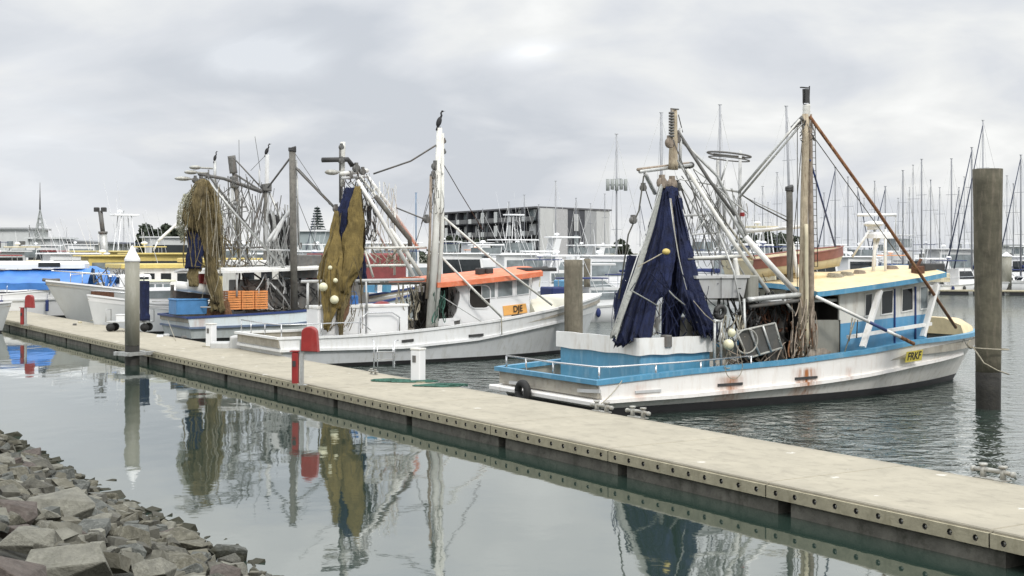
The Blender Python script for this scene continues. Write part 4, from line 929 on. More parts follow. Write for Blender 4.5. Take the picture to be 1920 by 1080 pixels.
for i, (a_, b_) in enumerate((((1262, 262), (1345, 470)), ((1270, 300), (1398, 520)), ((1300, 318), (1376, 440)), ((1266, 340), (1310, 480)), ((1330, 340), (1402, 400)), ((1278, 330), (1386, 470)), ((1352, 360), (1310, 470)), ((1386, 366), (1350, 470)), ((1398, 446), (1452, 560)), ((1290, 322), (1352, 560)), ((1345, 440), (1386, 520)))):
    p_, q_ = B1.px(*a_, -.8+.12*i), B1.px(*b_, -1.2+.2*i); m = MB(); m.tube([p_, p_.lerp(q_, .5)+Vector((0, 0, -.03)), q_], (.018, .026, .014)[i % 3], 5); m.build('rigging_wire', (DGREY, STEEL, ROPED)[i % 3], t1)
m = MB(); c = B1.px(1350, 585, -2.0); m.ring(c, .16, .07, (0, 1, .2), 20, 8); m.build('spare_hose', DARK, t1)
# otter board: slate panel framed and barred in steel
pp = [B1.px(1381, 622, -2.55), B1.px(1453, 606, -2.55), B1.px(1466, 652, -2.5), B1.px(1402, 672, -2.5)]
m = MB(); m.poly(pp, .04, (0, 1, 0)); ob = m.build('otter_board', SLATE, t1)
for (a, b_) in ((0, 1), (1, 2), (2, 3), (3, 0)): m = MB(); m.tube([pp[a], pp[b_]], .032, 8); m.build('frame_bar', GALV, ob)
for k in (.32, .66): m = MB(); m.tube([pp[0].lerp(pp[1], k)-Vector((0, .03, 0)), pp[3].lerp(pp[2], k)-Vector((0, .03, 0))], .035, 8); m.build('cross_bar', STEEL, ob)
m = MB(); m.ring(B1.px(1400, 640, -2.6), .34, .025, (0.2, 1, .1), 26, 6); m.build('hoop', GALV, ob)
for (a, b_, r_) in ((1372, 624, .115), (1366, 646, .15)): m = MB(); m.sphere(B1.px(a, b_, -2.75), r_, 14, 10); m.build('net_float', FLOAT, t1)
m = MB(); a = B1.px(1522, 663, -2.5); m.poly([a+Vector((-.15, 0, -.17)), a+Vector((.55, 0, -.15)), a+Vector((.78, 0, .02)), a+Vector((.5, 0, .14)), a+Vector((-.12, 0, .12))], .05, (0, 1, 0)); m.build('wooden_flap', WOODG, t1)
m = MB(); m.ring(B1.px(1376, 690, -2.85), .3, .012, (0, 1, 0), 20, 5, 180, 360); m.build('rope_loop', ROPE, t1)
# roof gear: radar frame, dishes, black box
yr = -.6
sparset(B1, t1, [('radar_post', WHITE, .055, [(1636, 524, yr), (1640, 470, yr), (1652, 432, yr)]), ('radar_post', WHITE, .045, [(1660, 518, yr-.3), (1660, 430, yr-.2)]), ('radar_post', WHITE, .045, [(1640, 500, yr), (1640, 430, yr)]),
 ('radar_stay', WHITE, .035, [(1598, 482, yr+.4), (1630, 432, yr)]), ('radar_bar', WHITE2, .05, [(1608, 403, yr), (1680, 403, yr)]), ('radar_bar', STEEL, .015, [(1680, 403, yr), (1679, 450, yr)])])
m = MB(); c = B1.px(1638, 420, yr); m.sphere(c, .32, 18, 8, (1, 1, .32)); m.tube([c-Vector((0, 0, .18)), c-Vector((0, 0, .05))], .2, 14); m.build('radar_dome', WHITE2, t1)
m = MB(); m.bevbox(B1.px(1648, 441, yr), (.85, .5, .2), .07); m.build('radar_platform', WHITE2, t1)
m = MB(); c = B1.px(1658, 520, yr-.3); m.tube([c-Vector((0, 0, .08)), c+Vector((0, 0, .1))], .3, 18, r2=.05); m.build('aerial_base', WHITE2, t1)
m = MB(); a = B1.px(1733, 513, -1.2); m.bevbox((a.x, -1.3, a.z+.16), (.95, .7, .34), .03); m.build('battery_box', DARK, t1)
m = MB(); a = B1.px(1714, 512, -1.6); m.bevbox((a.x, -1.75, a.z+.05), (.34, .3, .36), .03); m.tube([(a.x, -1.6, a.z), (a.x+.2, -1.7, a.z+.45)], .05, 6); m.build('strut_bracket', DRUST, t1)
for (a, b_, rr) in ((1566, 514, .28), (1588, 516, .22), (1612, 514, .2), (1672, 512, .22)):
    c = B1.px(a, b_, -.6); c.z = rz_(c.x)+.24; m = MB()
    for k in range(4): m.ring(c+Vector((0, 0, .03*k)), rr*(1-.08*k), .022, (.05*k, .04, 1), 20, 5)
    m.build('roof_rope_coil', ROPE if a < 1600 else WOODG, t1)
c = B1.px(1552, 512, -.4); m = MB(); m.bevbox((c.x, .3, rz_(c.x)+.30), (1.3, 1.6, .22), .1); m.build('roof_hatch', CREAM, t1)
# white terracotta-railed dinghy resting on the roof
def dinghy(B, x0, x1, y, z0, h, w, upper, lower, label, rim):
    t = empty('dinghy', B.world(((x0+x1)/2, y, z0)), R(B.deg), label, 'dinghy'); Lx = x1-x0; rows = []; rim_ = []
    for i in range(15):
        u = i/14; x = -Lx/2+Lx*u; k = 1 if u < .6 else max(.03, 1-((u-.6)/.4)**2.2); k0 = k*.75; r_ = .12*h*(u**2)
        rows.append([Vector((x+ (.18*Lx*.2*(1 if v > .5 else 0))*u, s*w/2*lerp(k0, k, v), lerp(.06*h, h, v)+r_)) for s, v in ((-1, 1), (-1, .55), (-1, .12), (0, 0), (1, .12), (1, .55), (1, 1))])
    m = MB(); m.loft(rows, sm=True); m.poly(rows[0]); m.build('hull', lower, t)
    m = MB(); m.loft([[r[0]+Vector((0, -.02, 0)) for r in rows], [r[1]+Vector((0, -.025, .0)) for r in rows]], sm=True); m.loft([[r[6]+Vector((0, .02, 0)) for r in rows], [r[5]+Vector((0, .025, .0)) for r in rows]], sm=True); m.build('top_strake', upper, t)
    m = MB(); m.tube([r[0]+Vector((0, -.02, .02)) for r in rows], .03, 6); m.tube([r[6]+Vector((0, .02, .02)) for r in rows], .03, 6); m.build('gunwale', rim, t)
    m = MB()
    for u in (.3, .6): x = -Lx/2+Lx*u; m.box((x, 0, h*.75), (.2, w*.9, .04))
    m.build('thwart', rim, t); return t
a, b = B1.px(1384, 512, .9), B1.px(1575, 500, .9); zr0 = B1.px(1540, 517, .9).z
dg1 = dinghy(B1, a.x, b.x, .9, zr0+.02, .66, 1.5, TERRA, CREAM2, 'cream dinghy with a terracotta top strake stowed above the blue and white trawler', TERRA)
dg1.rotation_euler.y = R(-4.5)
# mooring lines to the dock
def wline(name, m_, p, q, r, sag, label, cat='rope'):
    m = MB(); m.tube([Vector(p).lerp(Vector(q), i/16)-Vector((0, 0, sag*4*(i/16)*(1-i/16))) for i in range(17)], r, 6); return tag(m.build(name, m_), label, cat)
cx_, cy_ = dock_at(1128, 772); wline('mooring_line', ROPE, B1.world((.6, -2.45, zr+.05)), D.world((cx_, cy_, DZ+.2)), .014, .05, 'thin line from the blue stern rail down to the paired dock cleats')
wline('mooring_line', ROPED, B1.world((L1-1.2, -.5, sheer1[-1][1]-.1)), (tp.location.x-.5, tp.location.y-.1, 1.66), .013, .12, 'thin dark line from the blue bow to the big timber pile')
# ================================================================== 2  white trawler with the orange roof
B2 = Frame(-9.5, 50.9, A31); L2 = 15.8; W2 = plan(L2, 4.8, .92, 2.5, .8)
t2 = empty('trawler', (-9.5, 50.9, 0), R(A31), 'white trawler with an orange wheelhouse roof and gold nets hanging at its stern', 'boat', 'prawn trawlers moored stern to the dock')
sh = [B2.hullpt(px, py, W2) for px, py in ((546, 634), (640, 631), (700, 628), (780, 621), (840, 614), (937, 601), (1045, 579))]
sheer2 = [(0, sh[0].z)]+[(p.x, p.z) for p in sh[1:]]+[(L2, B2.px(1122, 551, 0).z)]
lg = [B2.hullpt(px, py, W2) for px, py in ((550, 657), (600, 655), (765, 651), (906, 636), (1045, 607))]
ledge2 = [(0, lg[0].z)]+[(p.x, p.z) for p in lg[1:]]+[(L2, lg[-1].z+.35)]
print('sheer2', [(round(a, 2), round(b, 2)) for a, b in sheer2]); print('ledge2', [(round(a, 2), round(b, 2)) for a, b in ledge2])
HW2 = mat('second_hull_white', (.76, .77, .77), .45, .05, 1.5, stain=(.45, .42, .34), samt=.35, sscale=(1.6, 1.6, .3)); HL2 = mat('second_hull_lower', (.60, .62, .63), .5, .07, 1.5, stain=(.35, .34, .28), samt=.45, sscale=(1.6, 1.6, .3))
make_hull(B2, t2, L2, 14.6, W2, sheer2, ledge2, .14, (HW2, HL2, BLACK), bulwark=.35, railm=HW2, ledgem=HW2, railw=.2, railh=.09, bowflare=.45)
for (a, b, py) in ((879, 906, 630), (753, 775, 640)):
    p, q = B2.hullpt(a, py, W2), B2.hullpt(b, py-2.5, W2); m = MB(); m.tube([p+Vector((0, -.01, 0)), q+Vector((0, -.01, 0))], .04, sq=(.03, .05)); m.build('scupper', DARK, t2)
y2 = -1.75
# wheelhouse: a trunk whose side is cut with rounded openings
def wallpx(B, t, name, m_, outline, y, th=.07, parent=None):
    m = MB(); m.poly([B.px(a, b, y) for a, b in outline], th, (0, 1, 0)); return m.build(name, m_, parent or t)
def arc_open(B, x0, y0, x1, y1, y, n=5, r=.25):     # rounded-corner opening in pixel space
    w, h = (x1-x0), (y1-y0); rr = r*min(w, h); pts = []
    for cx_, cy_, a0 in ((x1-rr, y0+rr, -90), (x1-rr, y1-rr, 0), (x0+rr, y1-rr, 90), (x0+rr, y0+rr, 180)):
        for i in range(n+1): a = R(a0+90*i/n); pts.append((cx_+rr*math.cos(a), cy_+rr*math.sin(a)))
    return pts
a, b = B2.px(821, 532, -2.15), B2.px(1030, 513, -2.15)
roofslab(t2, 'wheelhouse_roof', ORANGE, a.x, a.z+.03, b.x-.2, b.z+.08, 2.15, .20, .20, ORANGE)
rz2 = lambda x: lerp(a.z, b.z, (x-a.x)/(b.x-a.x))
xw0, xw1 = B2.px(863, 590, y2).x, B2.px(1004, 560, y2).x
s2 = lambda x: interp(sheer2, x)
cor = [(xw0, y2), (xw1-.3, y2), (xw1+.1, y2+.5), (xw1+.2, 0), (xw1+.1, -y2-.5), (xw1-.3, -y2), (xw0, -y2)]
m = MB(); m.loft([[Vector((x, y, rz2(x)-.05)) for x, y in cor], [Vector((x, y, s2(x)-.3)) for x, y in cor]], closed=True); m.build('wheelhouse', WHITE2, t2)
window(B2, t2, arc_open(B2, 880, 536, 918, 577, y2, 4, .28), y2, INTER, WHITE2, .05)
for x0, x1, ya, yb_ in ((903, 927, 531, 560), (933, 960, 529, 557), (968, 991, 526, 553)):
    window(B2, t2, [(x0, ya), (x1, ya-2), (x1, yb_-3), (x0, yb_)], y2-.01, GREYG, WHITE2, .035)
# open after part with a rounded wing frame
wallpx(B2, t2, 'cabin_wing', WHITE2, [(849, 534), (882, 531), (868, 560), (862, 600), (846, 603), (856, 585), (862, 560), (862, 548), (856, 540)], y2-.02)
wallpx(B2, t2, 'cabin_wing_sill', WHITE2, [(822, 598), (850, 596), (852, 609), (822, 612)], y2-.02)
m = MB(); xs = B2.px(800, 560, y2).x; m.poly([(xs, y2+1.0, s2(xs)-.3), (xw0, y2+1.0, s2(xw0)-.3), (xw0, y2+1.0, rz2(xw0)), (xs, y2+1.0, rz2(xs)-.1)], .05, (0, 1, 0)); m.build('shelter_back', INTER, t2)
# front screen, foredeck coaming
wallpx(B2, t2, 'screen_post', WHITE2, [(1000, 520), (1013, 518), (1006, 560), (994, 562)], y2-.05, .08)
rows = []; m = MB()
for i in range(13):
    x = lerp(xw1-.1, L2-.3, i/12); w = max(.04, W2(x)-.2); z = s2(x); h = .42*(1-(i/12)**2)+.05; rows.append([Vector((x, -w, z-.02)), Vector((x, -w*.85, z+h*.7)), Vector((x, -w*.3, z+h)), Vector((x, w*.3, z+h)), Vector((x, w*.85, z+h*.7)), Vector((x, w, z-.02))])
m.loft(rows, sm=True); m.poly(rows[0]); m.build('foredeck', mat('cream_foredeck', (.74, .72, .60), .5, .05, 3), t2)
# orange number board
pp = [B2.px(943, 574, y2-.03), B2.px(986, 569, y2-.03), B2.px(989, 586, y2-.03), B2.px(945, 592, y2-.03)]
m = MB(); m.poly(pp, .03, (0, 1, 0)); brd = m.build('number_board', SIGNO, t2); c = sum(pp, Vector())/4
lettering('DJE', .36, INK, brd, c+Vector((.12, -.03, .02)), pp[1]-pp[0], (0, 0, 1), squash=.85)
m = MB(); q = B2.px(975, 591, y2-.04); m.tube([q+Vector((-.4, 0, 0)), q+Vector((.28, 0, .04))], .02, 4); m.build('lettering_underline', INK, brd)
ym2 = -2.0
sparset(B2, t2, [
 ('mast', OFFW, .17, [(806, 618, ym2), (817, 440, ym2), (824, 240, ym2)], dict(r2=.115)),
 ('mast', OFFW, .085, [(817, 612, ym2-.1), (829, 440, ym2), (829, 250, ym2)]),
 ('mast', WOODG, .055, [(800, 560, ym2), (806, 450, ym2), (808, 330, ym2)]),
 ('stay_wire', DGREY, .035, [(818, 272, ym2), (770, 302, -1), (700, 326, -.4)]),
 ('stay_wire', ROPED, .018, [(828, 302, ym2), (862, 360, -1), (905, 430, 0)]), ('stay_wire', ROPED, .012, [(818, 315, ym2), (790, 420, -1)]), ('stay_wire', ROPED, .012, [(820, 330, ym2), (765, 500, -1.5)]),
 ('outrigger_pole', OFFW, .045, [(830, 406, ym2), (930, 492, -2.3), (1035, 572, -2.6)]), ('outrigger_pole', OFFW, .045, [(826, 480, ym2), (890, 545, -2.35), (940, 594, -2.5)]),
 ('stay_wire', DGREY, .03, [(744, 390, -.4), (806, 415, ym2)]), ('stay_wire', STEEL, .016, [(822, 552, ym2), (905, 605, -2.3)]),
 ('rope', ROPE, .02, [(940, 594, -2.5), (941, 628, -2.45)]),
 ('gantry_post', OFFW, .10, [(641, 350, -.3), (643, 266, -.3)]), ('gantry_post', DGREY, .05, [(638, 380, -.3), (638, 272, -.3)]), ('gantry_post', LGREY, .06, [(640, 460, -.2), (640, 340, -.2)]),
 ('boom', DARK, .10, [(604, 300, -.6), (652, 299, -.6), (661, 311, -.6)]),
 ('crossbar', OFFW, .09, [(640, 326, -1.2), (688, 320, .8)]), ('crossbar', LGREY, .06, [(642, 334, -1.2), (690, 330, .8)]),
 ('gantry_leg', WHITE, .08, [(670, 338, -.8), (704, 392, -1.2), (776, 518, -1.7)]), ('gantry_leg', WHITE, .075, [(688, 330, .6), (733, 390, 1), (785, 466, 1.4)]),
 ('gantry_leg', OFFW, .085, [(732, 430, -1.0), (760, 470, -1.4), (790, 517, -1.7)]), ('gantry_leg', OFFW, .05, [(676, 332, 0), (722, 388, .2), (760, 440, .5)]),
 ('gantry_leg', LGREY, .045, [(660, 340, .9), (700, 420, 1.1), (726, 470, 1.4)]),
 ('exhaust_pipe', DPOLE, .10, [(704, 368, -.2), (738, 412, -.2), (768, 448, -.2), (769, 464, -.2)]),
 ('canopy_rail', OFFW, .05, [(684, 465, -1.6), (800, 464, -1.6)]), ('canopy_rail', OFFW, .05, [(687, 498, -1.6), (768, 497, -1.6)]), ('canopy_post', OFFW, .05, [(740, 400, .2), (740, 516, .2)]), ('canopy_post', OFFW, .045, [(684, 470, -1.6), (700, 520, -1.7)]),
 ('brace', OFFW, .035, [(684, 468, -1.5), (704, 492, -1.5)]),
 ('boom_crutch', LGREY, .06, [(565, 528, -1.8), (680, 526, -1.8), (795, 524, -1.8)]), ('boom_crutch', DPOLE, .05, [(672, 532, -1.6), (798, 531, -1.6)]),
 ('canopy_post', LGREY, .05, [(577, 530, -1.8), (577, 580, -1.8)]), ('canopy_post', LGREY, .04, [(686, 528, -1.9), (688, 582, -1.9)]),
 ('stay_wire', ROPED, .014, [(676, 332, -.3), (690, 360, -.3)]), ('stay_wire', ROPED, .012, [(560, 316, -.3), (640, 402, -.5)]),
])
m = MB(); c = B2.px(622, 323, -.6); m.sphere(c, .2, 14, 8, (1.5, .8, .55)); m.tube([c, B2.px(645, 322, -.6)], .05, 6); m.build('deck_lamp', GALV, t2)
for (a_, b_, r_) in ((640, 276, .10), (640, 302, .12), (668, 316, .16), (680, 322, .13), (655, 330, .14), (832, 265, .09), (832, 285, .09), (816, 312, .16), (812, 330, .13), (800, 412, .14), (630, 392, .13)): block(B2, t2, a_, b_, ym2 if a_ > 700 else -.7, r_, DGREY)
tangle(B2, t2, 'gantry_tackle', DGREY, (640, 322, 700, 372), -.3, 24, .024, 21); tangle(B2, t2, 'gantry_tackle', OFFW, (660, 340, 745, 470), .2, 26, .022, 22)
tangle(B2, t2, 'gantry_tackle', DARK, (676, 370, 706, 450), -.2, 22, .04, 23); tangle(B2, t2, 'deck_gear', ROPE, (686, 455, 770, 500), -.5, 26, .03, 24); tangle(B2, t2, 'deck_gear', DARK, (760, 535, 806, 615), -1.0, 36, .035, 25)
tangle(B2, t2, 'deck_gear', ROPE, (745, 532, 790, 600), -1.4, 20, .03, 26); tangle(B2, t2, 'mast_tackle', DGREY, (806, 300, 830, 400), ym2, 18, .018, 27); tangle(B2, t2, 'mast_tackle', ROPEG, (812, 545, 834, 605), ym2-.15, 16, .022, 28)
tangle(B2, t2, 'deck_gear', DARK, (826, 540, 860, 596), -1.2, 20, .03, 29)
# gold nets
drape(B2, t2, 'trawl_net', OLIVE, [(350, 668, 677), (396, 655, 681), (440, 648, 681), (473, 641, 680), (510, 632, 671), (530, 627, 655), (545, 630, 652)], (-1.5, -1.95), 6, .10, .55, 31, label='long gold net lobe, right side of the bundle')
drape(B2, t2, 'trawl_net', NAVY, [(352, 650, 668), (372, 640, 664), (400, 631, 656), (440, 633, 650), (478, 637, 645), (492, 639, 642)], -1.2, 6, .12, .7, 32, label='dark blue net between the two gold lobes')
drape(B2, t2, 'trawl_net', NAVY, [(430, 672, 682), (480, 668, 684), (522, 655, 684)], -.9, 6, .12, .7, 36, nrow=24)
drape(B2, t2, 'trawl_net', OLIVE, [(396, 627, 634), (440, 620, 637), (473, 608, 640), (500, 602, 640), (527, 599, 638), (560, 604, 632), (590, 605, 624), (612, 606, 614)], (-1.3, -2.15), 7, .14, .55, 33, label='gold net lobe swept to the left')
drape(B2, t2, 'trawl_net', OLIVE, [(462, 622, 660), (490, 612, 668), (515, 606, 668), (532, 606, 656), (552, 612, 646), (575, 618, 640)], (-1.3, -1.9), 9, .2, .5, 37, nrow=30)
curtain(B2, t2, 'trawl_net', OLIVE2, [(634, 396), (616, 458), (604, 482), (597, 530)], [(641, 400), (632, 460), (626, 500), (622, 548)], (-1.3, -1.9), 4, .12, 9, .5)
curtain(B2, t2, 'trawl_net', OLIVE2, [(664, 352), (660, 420), (652, 480), (640, 540)], [(678, 354), (685, 420), (684, 470), (668, 520)], (-1.0, -1.4), 4, .12, 10, .4)
tangle(B2, t2, 'loose_twine', OLIVE3, (600, 480, 680, 620), -1.9, 26, .018, 86, .8)
drape(B2, t2, 'trawl_net', OLIVE2, [(520, 630, 660), (560, 633, 654), (590, 634, 645), (632, 635, 641)], (-1.7, -2.15), 6, .14, .6, 34, nrow=30)
drape(B2, t2, 'trawl_net', mat('brown_net', (.13, .075, .045), .95, .4, 5, bump=.8, bscale=20), [(528, 648, 662), (560, 642, 655), (595, 637, 648), (630, 636, 642)], (-1.6, -2.05), 5, .14, .6, 35, nrow=24)
for (a_, b_, r_) in ((606, 538, .165), (627, 562, .165), (629, 526, .09), (619, 502, .08)): m = MB(); m.sphere(B2.px(a_, b_, -2.3), r_, 14, 10); m.build('net_float', FLOAT, t2)
# white lockers on the after deck
zd2 = sheer2[0][1]-.30
for (x0, x1, yt, yy) in ((596, 636, 578, -1.7), (641, 686, 577, -1.75), (689, 766, 575, -1.8)):
    a_, b_ = B2.px(x0, yt, yy), B2.px(x1, yt, yy); m = MB(); m.bevbox(((a_.x+b_.x)/2, yy+.55, (zd2+a_.z)/2), (b_.x-a_.x, 1.1, a_.z-zd2), .04); lk = m.build('deck_locker', WHITE2, t2)
    m = MB(); m.bevbox(((a_.x+b_.x)/2, yy+.55, a_.z+.03), (b_.x-a_.x+.06, 1.16, .1), .03); m.build('lid', WHITE, lk)
m = MB(); q = B2.px(662, 562, -1.3); m.bevbox(q, (.34, .34, .34), .05); m.ring(q+Vector((0, 0, .17)), .16, .012, (0, 1, 0), 14, 5, 0, 180); bk = m.build('bucket', TARP, None, loc=(0, 0, 0)); bk.parent = t2
rndc = random.Random(4)
m = MB(); rows = []
for i in range(12): x = lerp(B2.px(697, 571, -1.5).x, B2.px(744, 571, -1.5).x, i/11); rows.append([Vector((x, -1.6+.09*j, B2.px(720, 575, -1.5).z+.03+.17*math.sin(math.pi*i/11)*math.sin(math.pi*j/8)*(1+.5*noise.noise(Vector((i*.6, j*.7, 0)))))) for j in range(9)])
m.loft(rows, sm=True); o = m.build('folded_tarpaulin', REDP, t2)
for (x0, x1, y0_, y1_, mm_) in ((684, 708, 534, 549, BLUE2), (703, 716, 531, 547, WHITE2), (718, 734, 533, 548, BLUE), (780, 796, 536, 548, WHITE2)):
    m = MB(); m.poly([B2.px(x0, y0_+1, -1), B2.px(x1, y0_, -1), B2.px(x1-1, y1_, -1), B2.px(x0-1, y1_-1, -1)], .06, (0, 1, 0)); m.build('hanging_cloth', mm_, t2)
m = MB(); a_, b_ = B2.px(680, 560, .4), B2.px(745, 560, .4); m.bevbox(((a_.x+b_.x)/2, .8, 1.45), (b_.x-a_.x, .6, 1.5), .05); m.build('engine_casing', LGREY, t2)
# after handrail and locker frames
zr2 = sheer2[0][1]
railpath(B2, t2, 'stern_rail', CHROME, [Vector((-.1, 2.1, zr2+.5)), Vector((-.15, 0, zr2+.48)), Vector((-.1, -2.1, zr2+.5)), Vector((.3, -2.25, zr2+.5)), Vector((3.0, -2.35, zr2+.52)), Vector((3.4, -2.35, zr2+.2))], .022, [(-.1, 2.1, zr2+.5), (-.15, .9, zr2+.48), (-.12, -.5, zr2+.48), (-.1, -2.1, zr2+.5), (1.4, -2.3, zr2+.51)], zr2)
railpath(B2, t2, 'locker_rail', CHROME, [B2.px(676, 625, -1.95), B2.px(676, 597, -1.95), B2.px(688, 587, -1.95), B2.px(736, 586, -1.95), B2.px(749, 595, -1.95), B2.px(749, 622, -1.95)], .025, [], 0)
m = MB(); m.bevbox(B2.px(1006, 505, -1.2), (1.5, .9, .16), .05); m.tube([B2.px(985, 507, -1.0), B2.px(1026, 503, -1.2)], .1, 8); m.build('roof_bundle', DARK, t2)
for xx in (900, 916): m = MB(); m.bevbox(B2.px(xx, 508, -1.2), (.34, .3, .26), .05); m.build('roof_lamp', DARK, t2)
bird(B2.world(B2.px(823, 240, ym2)), R(40), 'black cormorant on the white mast of the orange-roofed trawler')
cx_, cy_ = dock_at(640, 690)

# ================================================================== 3  pale blue trawler with the orange crates
B3 = Frame(-16.7, 66.7, A31); L3 = 15.5; W3 = plan(L3, 5.0, .93, 2.5, .8)
t3 = empty('trawler', (-16.7, 66.7, 0), R(A31), 'pale trawler with a tall dark mast, white awning and a ragged tan net', 'boat', 'prawn trawlers moored stern to the dock')
g3 = [B3.hullpt(px, py, W3).z for px, py in ((400, 594), (480, 589), (560, 584))]; x3 = [B3.hullpt(px, py, W3).x for px, py in ((400, 594), (480, 589), (560, 584))]
sheer3 = [(0, g3[0]-.02), (x3[1], g3[1]), (x3[2], g3[2]), (10, g3[2]+.35), (L3, g3[2]+1.25)]
ledge3 = [(0, B3.hullpt(405, 614, W3).z), (x3[2], B3.hullpt(560, 607, W3).z), (L3, g3[2]+.3)]
print('sheer3', sheer3, ledge3)
HW3 = mat('pale_blue_hull', (.66, .73, .75), .5, .05, 1.5, stain=(.45, .34, .18), samt=.25, sscale=(1.6, 1.6, .3), spots=[(.35, .7, .3, 1.3, .5)]); HL3 = mat('pale_grey_hull', (.52, .56, .56), .5, .08, 2, stain=(.3, .3, .25), samt=.4)
make_hull(B3, t3, L3, 14.2, W3, sheer3, ledge3, .12, (HW3, HL3, BLACK), bulwark=.25, railm=DBLUE, ledgem=mat('slate_blue_rub', (.12, .16, .24), .6, .15, 4), railw=.2, railh=.10)
zd3 = sheer3[0][1]-.2
aw0, aw1 = B3.px(372, 509, -1.9), B3.px(604, 501, -1.9)
m = MB(); rows = []
for i in range(9):
    u = i/8; x = lerp(aw0.x, aw1.x, u); z = lerp(aw0.z, aw1.z, u)-.03*math.sin(u*math.pi); rows.append([Vector((x, -1.95+3.9*j/8, z+.14*(1-(2*j/8-1)**2))) for j in range(9)])
m.loft(rows); m.loft([[p-Vector((0, 0, .11)) for p in r] for r in rows]); m.loft([[r[0] for r in rows], [r[0]-Vector((0, 0, .11)) for r in rows]]); m.loft([rows[0], [p-Vector((0, 0, .11)) for p in rows[0]]]); m.build('awning', WHITE, t3)
xc = B3.px(455, 540, -.6).x
m = MB(); m.bevbox(((xc+10)/2, .2, (zd3+2.9)/2), (10-xc, 2.6, 2.9-zd3), .05); m.build('deckhouse', DGREY, t3)
m = MB(); a_, b_ = B3.px(612, 482, -1.2), B3.px(700, 478, -1.2); m.bevbox(((a_.x+b_.x)/2+1, .2, a_.z-.5), (b_.x-a_.x+2, 2.8, 1.4), .1); m.build('wheelhouse', mat('dark_red_house', (.22, .05, .05), .6, .2, 3), t3)
m = MB(); m.bevbox((B3.px(575, 500, -.8).x, -.2, 3.6), (1.4, 2, 1.2), .06); m.build('winch_box', DGREY, t3)
sparset(B3, t3, [
 ('mast', DPOLE, .185, [(552, 592, -2.0), (550, 440, -2.0), (548, 280, -2.0)], dict(r2=.165, label='tall dark timber-coloured mast')), ('mast_cap', DARK, .20, [(548, 284, -2.0), (548, 276, -2.0)]),
 ('mast', STEEL, .05, [(560, 460, -1.9), (556, 300, -1.9)]),
 ('boom', DGREY, .07, [(552, 312, -2), (630, 392, -3.6)]), ('stay_wire', ROPED, .014, [(552, 286, -2), (618, 384, -3.0)]), ('stay_wire', ROPED, .014, [(552, 360, -2), (596, 470, -1)]),
 ('boom', DGREY, .05, [(545, 295, -2), (515, 335, 0), (502, 352, .6)]),
 ('crossbar', DGREY, .085, [(372, 326, -.5), (420, 335, -.3), (490, 360, .4)]),
 ('gantry_leg', STEEL, .065, [(384, 332, -1), (440, 400, -1.2), (535, 506, -1.6)]), ('gantry_leg', DGREY, .06, [(392, 330, .8), (440, 392, .9), (500, 470, 1)]), ('gantry_leg', LGREY, .05, [(380, 336, 0), (430, 420, 0), (470, 500, .2)]),
 ('gantry_leg', WOODG, .05, [(374, 336, -1.2), (414, 420, -1.2), (416, 500, -1.4)]), ('gantry_post', LGREY, .06, [(388, 400, .4), (402, 506, .4)]),
 ('crossbar', LGREY, .05, [(470, 468, -1), (556, 470, -1)]), ('crossbar', DGREY, .05, [(400, 466, 0), (548, 462, 0)]),
 ('canopy_post', LGREY, .05, [(406, 508, -1.8), (406, 556, -1.8)]), ('canopy_post', LGREY, .05, [(444, 506, -1.8), (444, 556, -1.8)]), ('canopy_post', LGREY, .05, [(596, 502, -1.8), (598, 582, -1.8)]),
 ('deck_rail', STEEL, .03, [(276, 575, 1.9), (395, 576, -2.1)]), ('deck_rail', STEEL, .025, [(285, 565, 1.9), (330, 566, .9)]),
 ('brace', LGREY, .10, [(532, 410, -.8), (512, 452, -1)]), ('brace', LGREY, .09, [(545, 392, -.6), (500, 455, -1)]),
])
for (a_, b_, l_) in ((343, 335, .42), (358, 323, .34), (366, 314, .3)):
    m = MB(); c = B3.px(a_, b_, -1.2); m.sphere(c, .3, 14, 8, (l_*3.4, .8, .36)); m.tube([c, c+Vector((.9, 0, -.02))], .05, 6); m.build('deck_lamp', GALV, t3)
for (a_, b_, r_) in ((366, 338, .16), (378, 340, .18), (390, 330, .12), (548, 305, .12), (552, 312, .14)): block(B3, t3, a_, b_, -1.2, r_, DGREY)
tangle(B3, t3, 'gantry_tackle', DGREY, (372, 326, 480, 400), -.3, 14, .026, 41, 1.2); tangle(B3, t3, 'gantry_tackle', STEEL, (395, 360, 480, 500), 0, 14, .026, 42, 1.3); tangle(B3, t3, 'gantry_tackle', DGREY, (420, 380, 545, 505), .2, 26, .032, 43, 1.5)
tangle(B3, t3, 'hanging_gear', STEEL, (500, 395, 545, 500), -.4, 22, .04, 44, 1.4); tangle(B3, t3, 'hanging_gear', DARK, (505, 400, 545, 500), .1, 26, .06, 45, 1.2); tangle(B3, t3, 'hanging_gear', OLIVE2, (396, 440, 470, 500), .2, 16, .04, 46)
curtain(B3, t3, 'trawl_net', OLIVE2, [(372, 340), (356, 362), (344, 385), (338, 412)], [(384, 340), (372, 366), (362, 392), (356, 420)], (-1.6, -1.9), 4, .12, 7, .5, nu=20)
curtain(B3, t3, 'trawl_net', PALEN, [(366, 346), (346, 366), (334, 392), (333, 424)], [(380, 342), (366, 372), (354, 400), (350, 440)], (-1.9, -2.0), 5, .14, 11, .6, nu=22)
curtain(B3, t3, 'trawl_net', PALEN, [(392, 350), (402, 400), (404, 450), (402, 500)], [(400, 350), (418, 396), (420, 450), (414, 504)], (-1.2, -1.4), 4, .16, 12, .8)
tangle(B3, t3, 'loose_twine', OLIVE2, (345, 345, 420, 500), -2.0, 26, .024, 87, .9); tangle(B3, t3, 'loose_twine', ROPE, (372, 350, 416, 560), -2.1, 10, .018, 88, .9)
